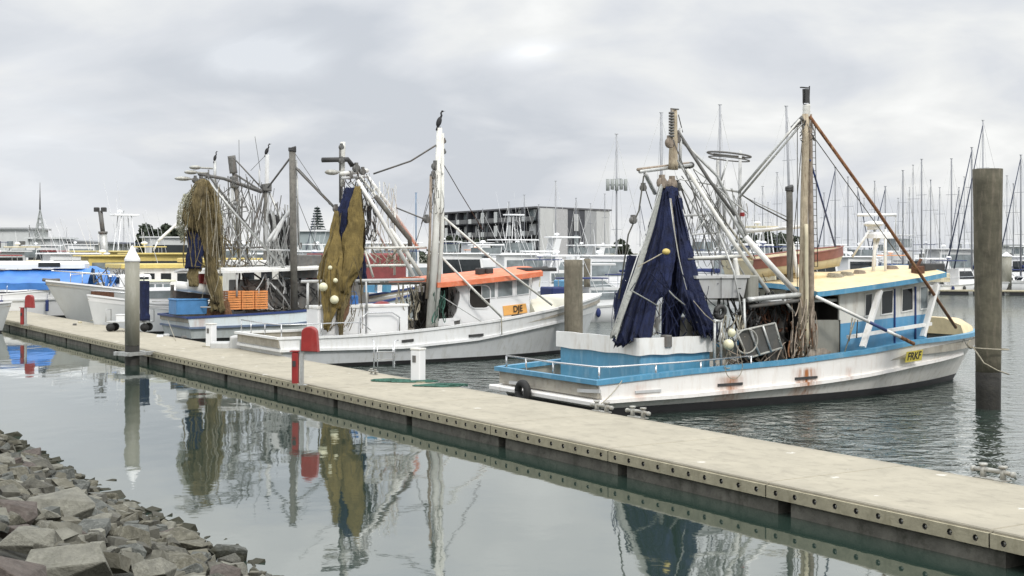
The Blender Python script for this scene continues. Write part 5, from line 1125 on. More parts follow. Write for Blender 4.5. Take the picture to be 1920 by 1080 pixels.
curtain(B3, t3, 'trawl_net', OLIVE2, [(384, 342), (396, 380), (398, 430), (402, 480)], [(392, 338), (412, 376), (416, 430), (414, 476)], (-1.3, -1.5), 4, .14, 8, .6)
tangle(B3, t3, 'deck_gear', DARK, (440, 512, 600, 582), -1.0, 60, .05, 47); tangle(B3, t3, 'deck_gear', LGREY, (480, 512, 560, 580), -1.3, 26, .045, 48)
drape(B3, t3, 'trawl_net', OLIVE2, [(336, 374, 382), (380, 382, 394), (430, 384, 396), (480, 390, 402), (530, 396, 411), (580, 397, 422)], (-1.5, -2.1), 7, .34, .55, 51, label='ragged tan net hanging in a long tail')
drape(B3, t3, 'trawl_net', OLIVE2, [(338, 378, 388), (372, 390, 406), (415, 397, 413), (460, 400, 411), (500, 402, 409)], (-1.3, -1.6), 6, .35, .5, 57, nrow=30)
drape(B3, t3, 'trawl_net', OLIVE3, [(338, 370, 380), (368, 362, 382), (410, 368, 388), (460, 378, 394), (520, 390, 402), (566, 400, 411)], (-1.7, -2.2), 6, .3, .5, 58, nrow=34)
drape(B3, t3, 'trawl_net', OLIVE3, [(340, 369, 379), (362, 354, 384), (388, 347, 380), (410, 351, 376), (430, 356, 374)], -1.9, 7, .24, .5, 52, nrow=26, label='brown net bunched at the top of the gantry')
drape(B3, t3, 'trawl_net', PALEN, [(364, 345, 360), (385, 334, 352), (410, 332, 350), (435, 334, 346), (452, 338, 344)], -1.6, 5, .2, .5, 53, nrow=20)
drape(B3, t3, 'trawl_net', NAVY, [(424, 354, 374), (450, 352, 377), (480, 348, 379), (500, 347, 378)], -1.7, 6, .1, .6, 54, nrow=24, label='navy lower half of the tan net')
drape(B3, t3, 'trawl_net', OLIVE2, [(498, 352, 378), (520, 354, 374), (534, 356, 372)], -1.7, 6, .12, .6, 55, nrow=14)
drape(B3, t3, 'net_pile', mat('rusty_net', (.16, .085, .045), .95, .4, 5, bump=.8, bscale=20), [(566, 398, 426), (578, 393, 430), (590, 391, 434)], -1.7, 7, .28, .5, 56, nrow=14)
# stacked orange crates: top-level, resting on the deck
zc0 = B3.px(460, 580, -1.7).z
for i in range(3):
    for j in range(2):
        x0 = lerp(B3.px(426, 560, -1.7).x, B3.px(502, 560, -1.7).x, (i+.5)/3); w = (B3.px(502, 560, -1.7).x-B3.px(426, 560, -1.7).x)/3-.04
        t = empty('crate', B3.world((x0, -1.4, zc0+j*.47)), R(A31), '%s orange slatted crate in the %s row of the stack on the pale trawler' % (('left', 'middle', 'right')[i], ('bottom', 'top')[j]), 'crate', 'orange crates on the pale trawler')
        m = MB()
        for z in (.05, .17, .29, .41):
            for s in (-1, 1): m.box((0, s*.36, z), (w, .03, .085)); m.box((s*(w/2-.015), 0, z), (.03, .69, .085))
        m.build('slatted_side', ORANGE2, t); m = MB(); m.box((0, 0, .02), (w-.05, .68, .03)); m.box((0, 0, .40), (w-.06, .66, .02))
        for sx in (-1, 1):
            for sy in (-1, 1): m.box((sx*(w/2-.05), sy*.33, .23), (.06, .03, .42))
        m.build('base', ORANGE2, t)
def thing_box(name, B, x0, x1, yt, yb, y, dp, m_, label, cat, lidm=None):
    a_, b_ = B.px(x0, yt, y), B.px(x1, yt, y); z0 = B.px(x0, yb, y).z; t = empty(name, B.world(((a_.x+b_.x)/2, y+dp/2, z0)), R(B.deg), label, cat); h = a_.z-z0; w = b_.x-a_.x
    m = MB(); m.bevbox((0, 0, h*.46), (w, dp, h*.92), .05); m.build('body', m_, t); m = MB(); m.bevbox((0, 0, h*.96), (w+.05, dp+.05, h*.1), .03); m.build('lid', lidm or m_, t); return t
thing_box('fish_bin', B3, 331, 391, 561, 590, -1.5, 1.3, BINB, 'large blue fish bin on the stern of the pale trawler', 'bin')
m = MB(); m.tube([B3.px(331, 536, -1.0), B3.px(365, 539, -1.2), B3.px(400, 545, -1.5)], .24, 16); m.build('rolled_screen', WHITE, t3)
m = MB(); m.poly([B3.px(330, 545, -.7), B3.px(398, 553, -1.0), B3.px(398, 562, -1.0), B3.px(330, 560, -.7)], .5, (0, 1, 0)); m.build('sorting_table', mat('dark_timber', (.08, .06, .045), .8, .3, 4), t3)
m = MB(); c = B3.px(384, 520, -.8); m.bevbox(c, (.7, .4, .7), .06); m.build('fuel_can', REDP, t3)
m = MB(); c = B3.px(365, 498, 1.6)
sparset(B3, t3, [('frame_post', DPOLE, .09, [(322, 588, 1.2), (323, 534, 1.2)])])

# ================================================================== 4, 5  trawlers further along, mostly seen through the rigging
def far_trawler(ox, oy, L, beam, label, hull, roofm, spars, nets, houses, sheerz=1.3, extra=None):
    B = Frame(ox, oy, A31); W = plan(L, beam, .93, 2.5, .8); t = empty('trawler', (ox, oy, 0), R(A31), label, 'boat', 'prawn trawlers moored stern to the dock')
    make_hull(B, t, L, L-1.4, W, [(0, sheerz), (L*.5, sheerz+.05), (L, sheerz+1.3)], [(0, sheerz*.5), (L, sheerz+.4)], .15, (hull, hull, BLACK), railm=roofm, ledgem=hull, bulwark=.3)
    for (x0, x1, w, z0, z1, m_) in houses:
        m = MB(); m.bevbox(((x0+x1)/2, 0, (z0+z1)/2), (x1-x0, w, z1-z0), .06); h = m.build('deckhouse', m_, t)
        n = max(2, int((x1-x0)/1.0))
        for i in range(n):
            xx = lerp(x0, x1, (i+.5)/n); mm = MB(); mm.box((xx, -w/2-.012, z1-.62), ((x1-x0)/n*.62, .03, .55)); mm.build('window', GLASS, h)
        m = MB(); m.bevbox(((x0+x1)/2, 0, z1+.12), (x1-x0+.5, w+.5, .28), .05); m.build('roof', roofm, h)
    sparset(B, t, spars)
    return B, t
B4, t4 = far_trawler(-22.2, 75.6, 15, 4.6, 'white trawler behind the pale one, with a cormorant on its slim central mast', OFFW, WHITE,
 [('mast', LGREY, .15, [(497, 470, 0), (500, 380, 0), (501, 290, 0)], dict(r2=.13)), ('mast', DPOLE, .13, [(496, 590, 0), (498, 460, 0), (499, 355, 0)]), ('block', DGREY, .30, [(500, 358, 0), (500, 344, 0)]), ('mast', LGREY, .05, [(487, 350, 0), (486, 318, 0)]),
  ('crossbar', DGREY, .08, [(400, 330, 0), (450, 344, 0), (496, 360, 0)]), ('strut', DGREY, .07, [(498, 352, 0), (476, 420, .3), (468, 470, .3)]), ('strut', DGREY, .06, [(440, 326, .5), (490, 358, 0)]), ('strut', DGREY, .045, [(438, 296, .5), (492, 354, 0)]),
  ('stay_wire', ROPED, .014, [(448, 262, 0), (449, 344, 0)]), ('stay_wire', ROPED, .014, [(478, 256, 0), (488, 320, 0)]), ('stay_wire', ROPED, .014, [(499, 290, 0), (470, 320, 0)]), ('gantry_leg', STEEL, .07, [(505, 360, 0), (530, 420, 0), (545, 470, 0)])],
 [], [(6.5, 12, 3.0, 1.2, 3.6, OFFW)], 1.4)
tangle(B4, t4, 'hanging_gear', DGREY, (470, 340, 530, 470), 0, 16, .03, 61, 1.4); tangle(B4, t4, 'hanging_gear', LGREY, (500, 380, 560, 470), .5, 16, .045, 62, 1.4)
bird(B4.world(B4.px(500, 291, 0)), R(20), 'black cormorant on the slim grey mast between the dark pole and the gantry')
B5, t5 = far_trawler(-26.9, 83.3, 15, 4.6, 'trawler with yellow awnings and a twin dark mast beyond the tan net', WHITE, YELL,
 [('mast', DPOLE, .15, [(450, 500, 0), (446, 380, 0), (435, 292, 0)]), ('mast_head', DGREY, .26, [(438, 325, 0), (434, 292, 0)]), ('mast_head', DGREY, .28, [(440, 352, 0), (438, 330, 0)]), ('mast', LGREY, .08, [(436, 400, 0), (436, 350, 0)]),
  ('mast', STEEL, .10, [(404, 400, 1), (403, 330, 1), (403, 302, 1)]), ('mast', DGREY, .05, [(391, 340, 0), (391, 318, 0)]), ('aerial', DGREY, .06, [(453, 410, 0), (454, 372, 0)]), ('aerial', DGREY, .05, [(448, 388, 0), (462, 388, 0)]),
  ('boom', WHITE, .09, [(296, 452, -1.5), (340, 412, -1.8)]), ('boom', WHITE, .05, [(288, 470, -1.5), (296, 452, -1.5)]), ('gantry_leg', STEEL, .07, [(405, 340, 1), (440, 420, 1), (450, 480, 1)])],
 [], [(2.2, 6.4, 3.4, 1.2, 3.35, WHITE), (6.9, 11, 3.2, 1.2, 3.7, mat('yellow_house', (.6, .5, .2), .6, .1, 3))], 1.3)
tangle(B5, t5, 'hanging_gear', DGREY, (396, 330, 450, 470), .5, 16, .035, 63, 1.4)
bird(B5.world(B5.px(403, 303, 1)), R(60), 'black cormorant on the short mast just right of the tan net')
B4b, t4b = far_trawler(-20.0, 74.5, 6.5, 2.6, 'small blue and white launch with a square cabin behind the grey pile', mat('green_white_hull', (.62, .68, .66), .5, .05, 2), mat('cream_coachroof', (.6, .6, .45), .6, .1, 3), [], [], [], .95)
x0, x1 = B4b.px(276, 550, -.9).x, B4b.px(320, 550, -.9).x
m = MB(); zt = B4b.px(300, 528, -.9).z; zm_ = B4b.px(300, 547, -.9).z
m.m = 0; m.bevbox(((x0+x1)/2, 0, (zt+zm_)/2), (x1-x0, 1.8, zt-zm_), .05); m.m = 1; m.bevbox(((x0+x1)/2, 0, (zm_+.7)/2), (x1-x0+.1, 1.86, zm_-.7), .04); m.build('cabin', [WHITE2, BINB], t4b)
for i in range(3): m = MB(); m.box((lerp(x0, x1, (i+.5)/3), -.915, (zt+zm_)/2-.03), (.34, .03, (zt-zm_)*.62)); m.build('window', GREYG, t4b)
m = MB(); m.bevbox(((x0+x1)/2, 0, zt+.04), (x1-x0+.5, 2.1, .09), .03); m.build('cabin_roof', mat('cream_coachroof', (.6,.6,.45)), t4b)
# hanging navy bundle by the pile
p = onz(271, 622, DZ); m = MB(); rows = []
for i in range(17):
    z = 2.75-.12*i; rows.append([Vector((math.cos(a)*.19*(1+.25*math.sin(4*a+i*.2))*(1.25 if i > 13 else 1), math.sin(a)*.16, z)) for a in [j*2*math.pi/24 for j in range(24)]])
m.loft(rows, closed=True, cap=True, sm=True)
t = empty('net_stand', (p.x, p.y, DZ), 0, 'dark navy net bundle hanging from a post just right of the grey pile', 'net'); o = m.build('net_bundle', NAVY, t); o.location = (0, 0, -.3)
m = MB(); m.tube([(-.1, .25, 0), (-.1, .25, 2.7), (.0, 0, 2.6)], .03, 6); m.build('post', STEEL, t)

# ================================================================== left: small boats with bows to the dock
def bow_boat(ox, oy, deg, L, beam, zs, zb, label, hull, lower, extra=None, stem=.9):
    """ox, oy = stern centre; deg = heading"""
    B = Frame(ox, oy, deg); W = plan(L, beam, .9, 2.3, .75); t = empty('launch', (ox, oy, 0), R(deg), label, 'boat', 'launches lying bow to the dock')
    make_hull(B, t, L, L-stem, W, [(0, zs), (L*.5, zs+.1), (L, zb)], [(0, zs*.6), (L, zb-.35)], .1, (hull, lower, BLACK), railm=WHITE2, bulwark=.25, railw=.14, railh=.10); return B, t, W
def stern_of(px, py, Y, L, deg): p = at(px, py, Y); return p.x-math.cos(R(deg))*L, p.y-math.sin(R(deg))*L
GH = mat('launch_grey_hull', (.50, .52, .52), .4, .05, 1.5, stain=(.4, .4, .36), samt=.3)  # plain mid-grey hull paint with faint streaks, used on two launches
hd = A31+180
Yb = 77.5; sx_, sy_ = stern_of(83, 526, Yb, 10.5, hd+8)
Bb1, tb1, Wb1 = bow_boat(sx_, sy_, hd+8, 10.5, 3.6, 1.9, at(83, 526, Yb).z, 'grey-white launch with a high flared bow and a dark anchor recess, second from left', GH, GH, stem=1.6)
m = MB(); m.tube([(10.6, .02, at(83, 526, Yb).z+.05), (10.2, 0, at(83, 526, Yb).z+.0), (9.6, 0, at(83, 526, Yb).z)], .1, 8, r2=.12); m.build('bow_roller', DGREY, tb1)
for s in (-1, 1): m = MB(); m.tube([(6.2, s*1.5, 2.2), (6.6, s*1.45, 2.95), (8.6, s*.9, 3.15), (10.0, s*.2, 3.25)], .03, 6); m.tube([(8.6, s*.9, 2.5), (8.6, s*.9, 3.15)], .025, 6); m.build('bow_rail', CHROME, tb1)
m = MB(); m.loft([[Vector((x, s*w, z)) for x, w, z in ((2.0, 1.3, 2.0), (7.0, 1.0, 2.3))] for s in (-1, 1)]); m.bevbox((5.3, 0, 2.5), (2.0, 2.1, 1.0), .15); h = m.build('cabin', WHITE2, tb1)
m = MB(); m.box((6.31, 0, 2.65), (.03, 1.7, .4)); m.box((5.3, 1.06, 2.65), (1.5, .03, .4)); m.box((5.3, -1.06, 2.65), (1.5, .03, .4)); m.build('window', GLASS, h)
tangle(Bb1, tb1, 'deck_gear', DGREY, (176, 500, 236, 545), .2, 22, .04, 70, 1.2); tangle(Bb1, tb1, 'deck_gear', TARP, (200, 515, 238, 545), .4, 12, .06, 71, 1.2)
q = [Bb1.o]; m = MB(); m.box((7.6, 1.46, 1.75), (1.3, .12, .6), Matrix.Rotation(R(-12), 3, 'Z')); m.build('anchor_recess', DRUST, tb1)
Yb = 70.5; sx_, sy_ = stern_of(163, 553, Yb, 6.4, hd)
Bb2, tb2, Wb2 = bow_boat(sx_, sy_, hd, 6.4, 2.5, 1.5, at(163, 553, Yb).z, 'small white launch with a blunt bow between the grey launch and the capped pile', WHITE2, mat('cool_white', (.66, .68, .69), .4, .04, 2), stem=.5)
m = MB(); m.bevbox((2.4, 0, 1.9), (2.4, 1.6, 1.0), .12); h = m.build('cabin', WHITE2, tb2); m = MB(); m.box((3.62, 0, 2.05), (.03, 1.3, .45)); m.box((2.5, .815, 2.05), (1.7, .03, .4)); m.build('window', GREYG, h)
m = MB(); m.bevbox((4.6, 0, 1.72), (1.4, 1.2, .06), .02); m.build('hatch_cover', BLUE, tb2)
for s in (-1, 1): m = MB(); m.tube([(3.9, s*1.05, 1.6), (4.1, s*1.0, 2.15), (5.4, s*.55, 2.25), (6.2, 0, 2.3)], .02, 6); m.build('bow_rail', CHROME, tb2)
Yb = 73; sx_, sy_ = stern_of(22, 565, Yb, 8, hd+150)
Bb3, tb3, Wb3 = bow_boat(at(22, 566, 72).x+math.cos(R(170))*7.6, at(22, 566, 72).y+math.sin(R(170))*7.6, -10, 7.6, 2.6, 1.2, at(22, 566, 72).z, 'grey bow of a small boat poking in at the left frame edge', GH, GH, stem=.6)
# long white launch under the bright blue tarpaulin
Bt = Frame(at(-160, 590, 90).x, 88, 9); Lt = 14.2; Wt = plan(Lt, 4.2, .92, 2.2, .8)
tt = empty('launch', (Bt.o.x, Bt.o.y, 0), R(9), 'long white launch under a bright blue tarpaulin at the far left', 'boat')
make_hull(Bt, tt, Lt, 13.2, Wt, [(0, 1.5), (7, 1.6), (Lt, 2.2)], [(0, 1.0), (Lt, 1.35)], .15, (WHITE2, WHITE2, BLACK), railm=WHITE2, ledgem=LGREY, bulwark=.3)
def ridge(t, name, m_, x0, x1, w, z0, zr, seed=0, n=26, k=14, par=None):
    rows = []; m = MB()
    for i in range(n):
        u = i/(n-1); x = lerp(x0, x1, u)
        rows.append([Vector((x, (2*j/(k-1)-1)*w, lerp(zr(u), z0, abs(2*j/(k-1)-1)**1.5)+.08*noise.noise(Vector((x*.9, j*.5, seed)))-.05*abs(math.sin(i*.9)))) for j in range(k)])
    m.loft(rows, sm=True); m.loft([[r[0] for r in rows], [r[0]-Vector((0, -.02, .45)) for r in rows]]); m.loft([[r[-1] for r in rows], [r[-1]-Vector((0, .02, .45)) for r in rows]]); return m.build(name, m_, t)
ridge(tt, 'tarpaulin', TARP, .2, 12.2, 2.05, 2.35, lambda u: 3.35-.15*math.sin(u*3))
m = MB(); m.bevbox((6.5, .6, 3.5), (10.5, 2.4, .5), .2); h = m.build('cabin_top', WHITE2, tt); m = MB(); m.box((9.5, -.63, 3.5), (1.4, .03, .28)); m.build('window', GLASS, h)
for i in range(9): m = MB(); xx = .6+i*1.3; m.tube([(xx, -Wt(xx)+.05, 1.55), (xx, -Wt(xx)+.08, 2.35)], .025, 6); m.build('stanchion', CHROME, tt)
m = MB(); m.tube([(.6, -Wt(.6)+.05, 1.95), (11, -Wt(11)+.05, 2.1)], .018, 6); m.build('guard_rail', CHROME, tt)
# second smaller blue tarp, behind the grey launch
Bu = Frame(at(96, 560, 96).x, 96, 14); tu = empty('launch', (Bu.o.x, Bu.o.y, 0), R(14), 'white boat with a peaked blue tarpaulin behind the grey launch bow', 'boat')
make_hull(Bu, tu, 7.5, 6.8, plan(7.5, 2.8), [(0, 1.9), (7.5, 2.4)], [(0, 1.2), (7.5, 1.6)], .15, (WHITE2, WHITE2, BLACK), railm=WHITE2)
ridge(tu, 'tarpaulin', TARP, .2, 5.4, 1.3, 2.1, lambda u: 2.7+.75*math.exp(-((u-.45)/.3)**2), 3)

def fender(B, t, x, W, zt, L_=.6, m_=None):
    y = -W(x)-.12; m = MB(); m.tube([(x, y, zt-.35), (x, y, zt-.42), (x, y, zt-.42-L_), (x, y, zt-.48-L_)], .11, 10); m.tube([(x, y, zt-.35), (x, y+.12, zt+.02)], .012, 4); return m.build('fender', m_ or NAVYP, t)
for x in (3.2, 6.8, 9.6): fender(Bt, tt, x, Wt, 1.55)
m = MB()
for s in (-1, 1):
    m.tube([(13.9, s*.2, 2.3), (13.6, s*.5, 3.0), (11.0, s*1.4, 2.85), (11.0, s*1.45, 2.1)], .025, 6)
m.build('pulpit_rail', CHROME, tt)
cx0, cy0 = dock_at(60, 604)
wline('mooring_line', ROPE, B3.world((.1, 2.2, 1.0)), D.world((dock_at(330, 640)[0], dock_at(330, 640)[1], DZ)), .014, .03, 'thin pale line from the stern of the pale trawler to the dock')
for k, (px_, py_) in enumerate(((300, 632), (312, 630), (345, 634), (150, 606), (140, 610))):
    x_, y_ = dock_at(px_, py_); tag(MB().bevbox((0, 0, .05), (.28-.03*k, .18, .10), .03).build('broken_block', [WHITE2, LGREY, DGREY, CREAM2, DGREY][k], loc=D.world((x_, y_, DZ+.003)), rz=k*.7), ('small white block on the dock right of the trolley', 'small grey block beside the white one near the trolley', 'dark scrap on the dock left of the second pedestal', 'pale scrap on the dock before the small white launch', 'dark scrap on the dock before the small white launch')[k], 'debris')
# ================================================================== the marina beyond
def sloft(rows, m): m.loft(rows, sm=True); m.poly(rows[0]); m.poly(rows[-1]); return m
def mini_hull(t, L, b, h, hull, bow=.5, stripe=None):
    rows = []; n = 16
    for i in range(n+1):
        u = i/n; k = .9+.1*math.sin(min(1, u/.5)*math.pi/2) if u < .5 else max(.02, 1-((u-.5)/.5)**2.3)**.85; z = h+bow*max(0, u-.2)**1.6; x = u*L; xr = -.10*L*max(0, (u-.8)/.2)
        rows.append([Vector((x, -b/2*k, z)), Vector((x+xr*.4, -b/2*k*.95, z*.55)), Vector((x+xr, -b/2*k*.8, -.1)), Vector((x+xr, 0, -.5)), Vector((x+xr, b/2*k*.8, -.1)), Vector((x+xr*.4, b/2*k*.95, z*.55)), Vector((x, b/2*k, z))])
    m = MB(); m.loft(rows, sm=True); m.poly(rows[0]); m.loft([[r[0]-Vector((0, 0, .03)) for r in rows], [r[6]-Vector((0, 0, .03)) for r in rows]]); o = m.build('hull', hull, t)
    m = MB(); m.loft([[r[0]+Vector((0, -.03, -.02)) for r in rows], [r[0]+Vector((0, -.03, -.14)) for r in rows]]); m.loft([[r[6]+Vector((0, .03, -.02)) for r in rows], [r[6]+Vector((0, .03, -.14)) for r in rows]])
    m.build('rub_rail', STEEL if stripe in (None, NAVYP) else stripe, t)
    return rows
GBOAT = 'motor boats berthed in the marina behind'
def cabin_block(t, x0, x1, w, z0, z1, rake, m_, glassm, name='cabin', gl=(.35, .85)):
    def sec(x, z, wk): return [Vector((x, -w/2*wk, z)), Vector((x, w/2*wk, z))]
    m = MB(); a = [Vector((x0, -w/2, z0)), Vector((x1, -w/2*.8, z0)), Vector((x1+.15, 0, z0)), Vector((x1, w/2*.8, z0)), Vector((x0, w/2, z0))]
    b = [Vector((x0+.1, -w/2*.88, z1)), Vector((x1-rake, -w/2*.7, z1)), Vector((x1-rake+.1, 0, z1)), Vector((x1-rake, w/2*.7, z1)), Vector((x0+.1, w/2*.88, z1))]
    m.loft([a, b], closed=True, cap=True); c = m.build(name, m_, t)
    m = MB(); g0, g1 = gl; ce = sum(a+b, Vector())/10
    for i in (0, 1, 2, 3):
        p, q, r, s = a[i], a[i+1], b[i+1], b[i]; n = (q-p).cross(s-p).normalized()
        if n.dot(p-ce) < 0: n = -n
        e = .06 if i in (0, 3) else .04; A, Bb = p.lerp(s, g0), q.lerp(r, g0); Cc, Dd = q.lerp(r, g1), p.lerp(s, g1)
        v = [A.lerp(Bb, e), Bb.lerp(A, e), Cc.lerp(Dd, e), Dd.lerp(Cc, e)]; m.add([k+n*.02 for k in v], [(0, 1, 2, 3)])
    m.build('window', glassm, c); return c
def cruiser(x0, x1, pyt, Y, label, kind='fly', face=1, hull=WHITE2, top=WHITE2, turn=0, glass=None, base=None, accent=None, group=GBOAT):
    """x0..x1 photo columns, pyt row of its highest solid part, Y its distance; face=1 bow to the right"""
    deg = (A31 if face > 0 else 180+A31)+turn; wpx = (x1-x0)/F*Y; L = max(8.5, min(19, 1.55*wpx/max(.35, abs(math.cos(R(deg)))+.12)))
    glass = glass or (GLASS if int(x0) % 3 == 0 else GREYG); mid = at((x0+x1)/2, 500, Y); ox, oy = mid.x-math.cos(R(deg))*L/2, Y-math.sin(R(deg))*L/2
    t = empty('motor_boat', (ox, oy, 0), R(deg), label, 'boat', group); H = CZ-(pyt-HY)/F*Y; b = L*.30; h = min(L*.075+.35, H*.36)
    mini_hull(t, L, b, h, hull, .4+L*.03, accent)
    if kind == 'fly':
        z1 = h+(H-h)*.42; cabin_block(t, L*.14, L*.74, b*.82, h, z1, L*.14, top, glass)
        z2 = z1+(H-z1)*.38; m = MB(); m.bevbox((L*.36, 0, (z1+z2)/2), (L*.42, b*.74, z2-z1), .12); m.build('flybridge', top, t)
        for s in (-1, 1):
            for xx in (.2, .5): m = MB(); m.tube([(L*xx, s*b*.34, z2), (L*(xx+.02), s*b*.33, H-.12)], .04, 6); m.build('hardtop_post', WHITE2, t)
        m = MB(); m.bevbox((L*.35, 0, H-.07), (L*.42, b*.78, .14), .05); m.build('hardtop', top, t)
        m = MB(); m.box((L*.35, 0, (z2+H)/2-.05), (L*.34, b*.64, (H-z2)*.55)); m.build('clear_screen', GREYG, t)
    elif kind == 'sport':
        z1 = h+(H-h)*.5; cabin_block(t, L*.12, L*.70, b*.8, h, z1, L*.22, top, glass, gl=(.2, .9))
        m = MB(); m.poly([(L*.10, -b*.38, h+.1), (L*.17, -b*.38, h+.1), (L*.32, -b*.36, H-.1), (L*.24, -b*.36, H)], .08, (0, 1, 0)); m.poly([(L*.10, b*.36, h+.1), (L*.17, b*.36, h+.1), (L*.32, b*.34, H-.1), (L*.24, b*.34, H)], .08, (0, 1, 0)); m.build('radar_arch', top, t)
        m = MB(); m.bevbox((L*.38, 0, H-.06), (L*.42, b*.78, .16), .06); m.build('hardtop', top, t)
    elif kind == 'cabin':
        cabin_block(t, L*.12, L*.72, b*.8, h, H-.12, L*.06, top, glass, gl=(.42, .84)); m = MB(); m.bevbox((L*.40, 0, H-.06), (L*.68, b*.88, .12), .05); m.build('roof', top, t)
    elif kind == 'cuddy':
        cabin_block(t, L*.34, L*.72, b*.8, h, lerp(h, H, .65), L*.12, top, glass)
        m = MB(); m.bevbox((L*.34, 0, H-.04), (L*.34, b*.7, .08), .03); m.build('canopy', accent or NAVYP, t)
        for s in (-1, 1): m = MB(); m.tube([(L*.2, s*b*.33, h), (L*.2, s*b*.33, H-.05)], .03, 5); m.tube([(L*.48, s*b*.33, h), (L*.46, s*b*.33, H-.05)], .03, 5); m.build('canopy_frame', CHROME, t)
    elif kind == 'game':     # tuna tower
        z1 = h+(H-h)*.28; cabin_block(t, L*.2, L*.66, b*.78, h, z1, L*.1, top, glass)
        m = MB(); m.bevbox((L*.36, 0, z1+.35), (L*.3, b*.64, .7), .1); m.build('flybridge', top, t)
        for s in (-1, 1):
            for xx in (.2, .5): m = MB(); m.tube([(L*xx, s*b*.34, h), (L*(.30 if xx < .3 else .42), s*b*.2, H-.15)], .05, 6); m.build('tower_leg', WHITE2, t)
        m = MB(); m.bevbox((L*.36, 0, H-.09), (L*.30, b*.6, .18), .05); m.build('tower_roof', top, t)
    # pulpit rail
    z = h+(.4+L*.03)*.62
    for s in (-1, 1):
        m = MB(); m.tube([(L*.66, s*b*.44, z-.1), (L*.68, s*b*.44, z+.5), (L*.9, s*b*.24, z+.68), (L*1.0, 0, z+.75)], .025, 5); m.tube([(L*.82, s*b*.34, z), (L*.82, s*b*.34, z+.6)], .02, 5); m.build('pulpit_rail', CHROME, t)
    q = int(x0*7+pyt*3) % 5
    if q in (0, 2, 3):
        for s in (-1, 1): m = MB(); m.tube([(L*.42, s*b*.42, h+.6), (L*.18, s*b*.75, H+2.2+.4*q)], .03, 5, r2=.015); m.build('outrigger_pole', WHITE2, t)
    if q in (1, 3, 4): m = MB(); m.sphere((L*.30, 0, H+.28), .3, 12, 6, (1, 1, .5)); m.tube([(L*.3, 0, H-.05), (L*.3, 0, H+.2)], .08, 6); m.build('radar_dome', WHITE2, t)
    if q in (0, 1, 4):
        m = MB(); m.bevbox((L*.13, 0, h+.75), (L*.16, b*.7, .9), .08); m.build('cockpit_cover', (NAVYP, GREYW, DGREY, CREAM2, BLUE2)[int(pyt) % 5], t)
    for i in range(3): m = MB(); m.sphere((L*(.2+.2*i), -b*.52, h*.6), .16, 8, 6, (1, 1, 1.8)); m.build('fender', (WHITE2, NAVYP, DARK)[(i+q) % 3], t)
    m = MB(); m.tube([(L*.12, -b*.42, h+.75), (L*.6, -b*.46, h+.85)], .025, 5); m.build('guard_rail', CHROME, t)
    m = MB(); m.tube([(L*.3, b*.2, H-.1), (L*.28, b*.22, H+1.6)], .018, 5); m.build('whip_aerial', WHITE2, t)
    return t
GSAIL = 'sailing yachts in the marina'
def yacht(px, pyt, label, H=14.5, face=1, turn=0, cover=NAVYP, hull=WHITE2, r=.10, jib=None, spreaders=2, Y=None, mastm=None, lean=0):
    if Y is None: Y = (H-CZ)*F/(HY-pyt)
    H = CZ+(HY-pyt)/F*Y; L = max(7.5, min(14, H*.68)); deg = (A31 if face > 0 else 180+A31)+turn; p = at(px, 500, Y); mx_ = L*.56
    ox, oy = p.x-math.cos(R(deg))*mx_, Y-math.sin(R(deg))*mx_; t = empty('sailing_yacht', (ox, oy, 0), R(deg), label, 'yacht', GSAIL); b = L*.29; h = 1.15; ml = mastm or MASTG
    mini_hull(t, L, b, h, hull, .45, NAVYP); cabin_block(t, L*.22, L*.66, b*.55, h-.05, h+.62, L*.1, WHITE2, GLASS, 'coachroof', (.3, .75))
    m = MB(); m.tube([(mx_, 0, h), (mx_, 0, H*.6), (mx_+lean, 0, H)], r, 8, r2=r*.75); m.box((mx_+lean, 0, H+.03), (.35, .12, .06)); m.build('mast', ml, t)
    m = MB(); m.tube([(mx_-.1, 0, h+1.35), (L*.14, 0, h+1.45)], .07, 6); m.build('boom', ml, t)
    m = MB(); m.tube([(mx_-.15, 0, h+1.6), (L*.38, 0, h+1.68), (L*.16, 0, h+1.58)], .20, 10, r2=.11); m.build('sail_cover', cover, t)
    for i in range(spreaders):
        z = lerp(h, H, (i+1)/(spreaders+1)+.04); m = MB(); m.tube([(mx_, -.8, z), (mx_, .8, z)], .022, 5); m.build('spreader', ml, t)
    q = jib or STEEL; m = MB(); m.tube([(L*.97, 0, h+.55), (mx_+lean+.05, 0, H*.97)], .085 if jib else .02, 6, r2=.05 if jib else .02); m.build('furled_jib' if jib else 'forestay', q, t)
    m = MB(); m.tube([(.1, 0, h+.2), (mx_+lean, 0, H)], .016, 4); m.build('backstay', STEEL, t)
    for s in (-1, 1): m = MB(); m.tube([(mx_-.1, s*b*.42, h), (mx_, s*.8, lerp(h, H, .5)), (mx_+lean, 0, H*.97)], .014, 4); m.build('shroud', STEEL, t)
    m = MB(); m.bevbox((L*.16, 0, h+1.3), (L*.18, b*.5, .08), .03); m.tube([(L*.1, -b*.2, h), (L*.1, -b*.2, h+1.3)], .02, 4); m.tube([(L*.1, b*.2, h), (L*.1, b*.2, h+1.3)], .02, 4); m.build('bimini', cover, t)
    return t
DSAIL = mat('dark_sail_cover', (.03, .04, .07), .8, .2, 4); MASTG = mat('grey_mast', (.22, .23, .25), .45, .1, 2); BSAIL = mat('blue_mast_paint', (.06, .16, .30), .4, .1, 3); PMAST = mat('pale_mast', (.33, .34, .36), .4, .08, 3)
yacht(1350, 197, 'tallest grey-masted yacht behind the ring frame of the blue boat', 17, 1, 0, r=.13, mastm=PMAST)
yacht(1479, 200, 'tall yacht whose grey mast leans beside the dark exhaust stack', 17, 1, 0, r=.13, mastm=PMAST, lean=-.3)
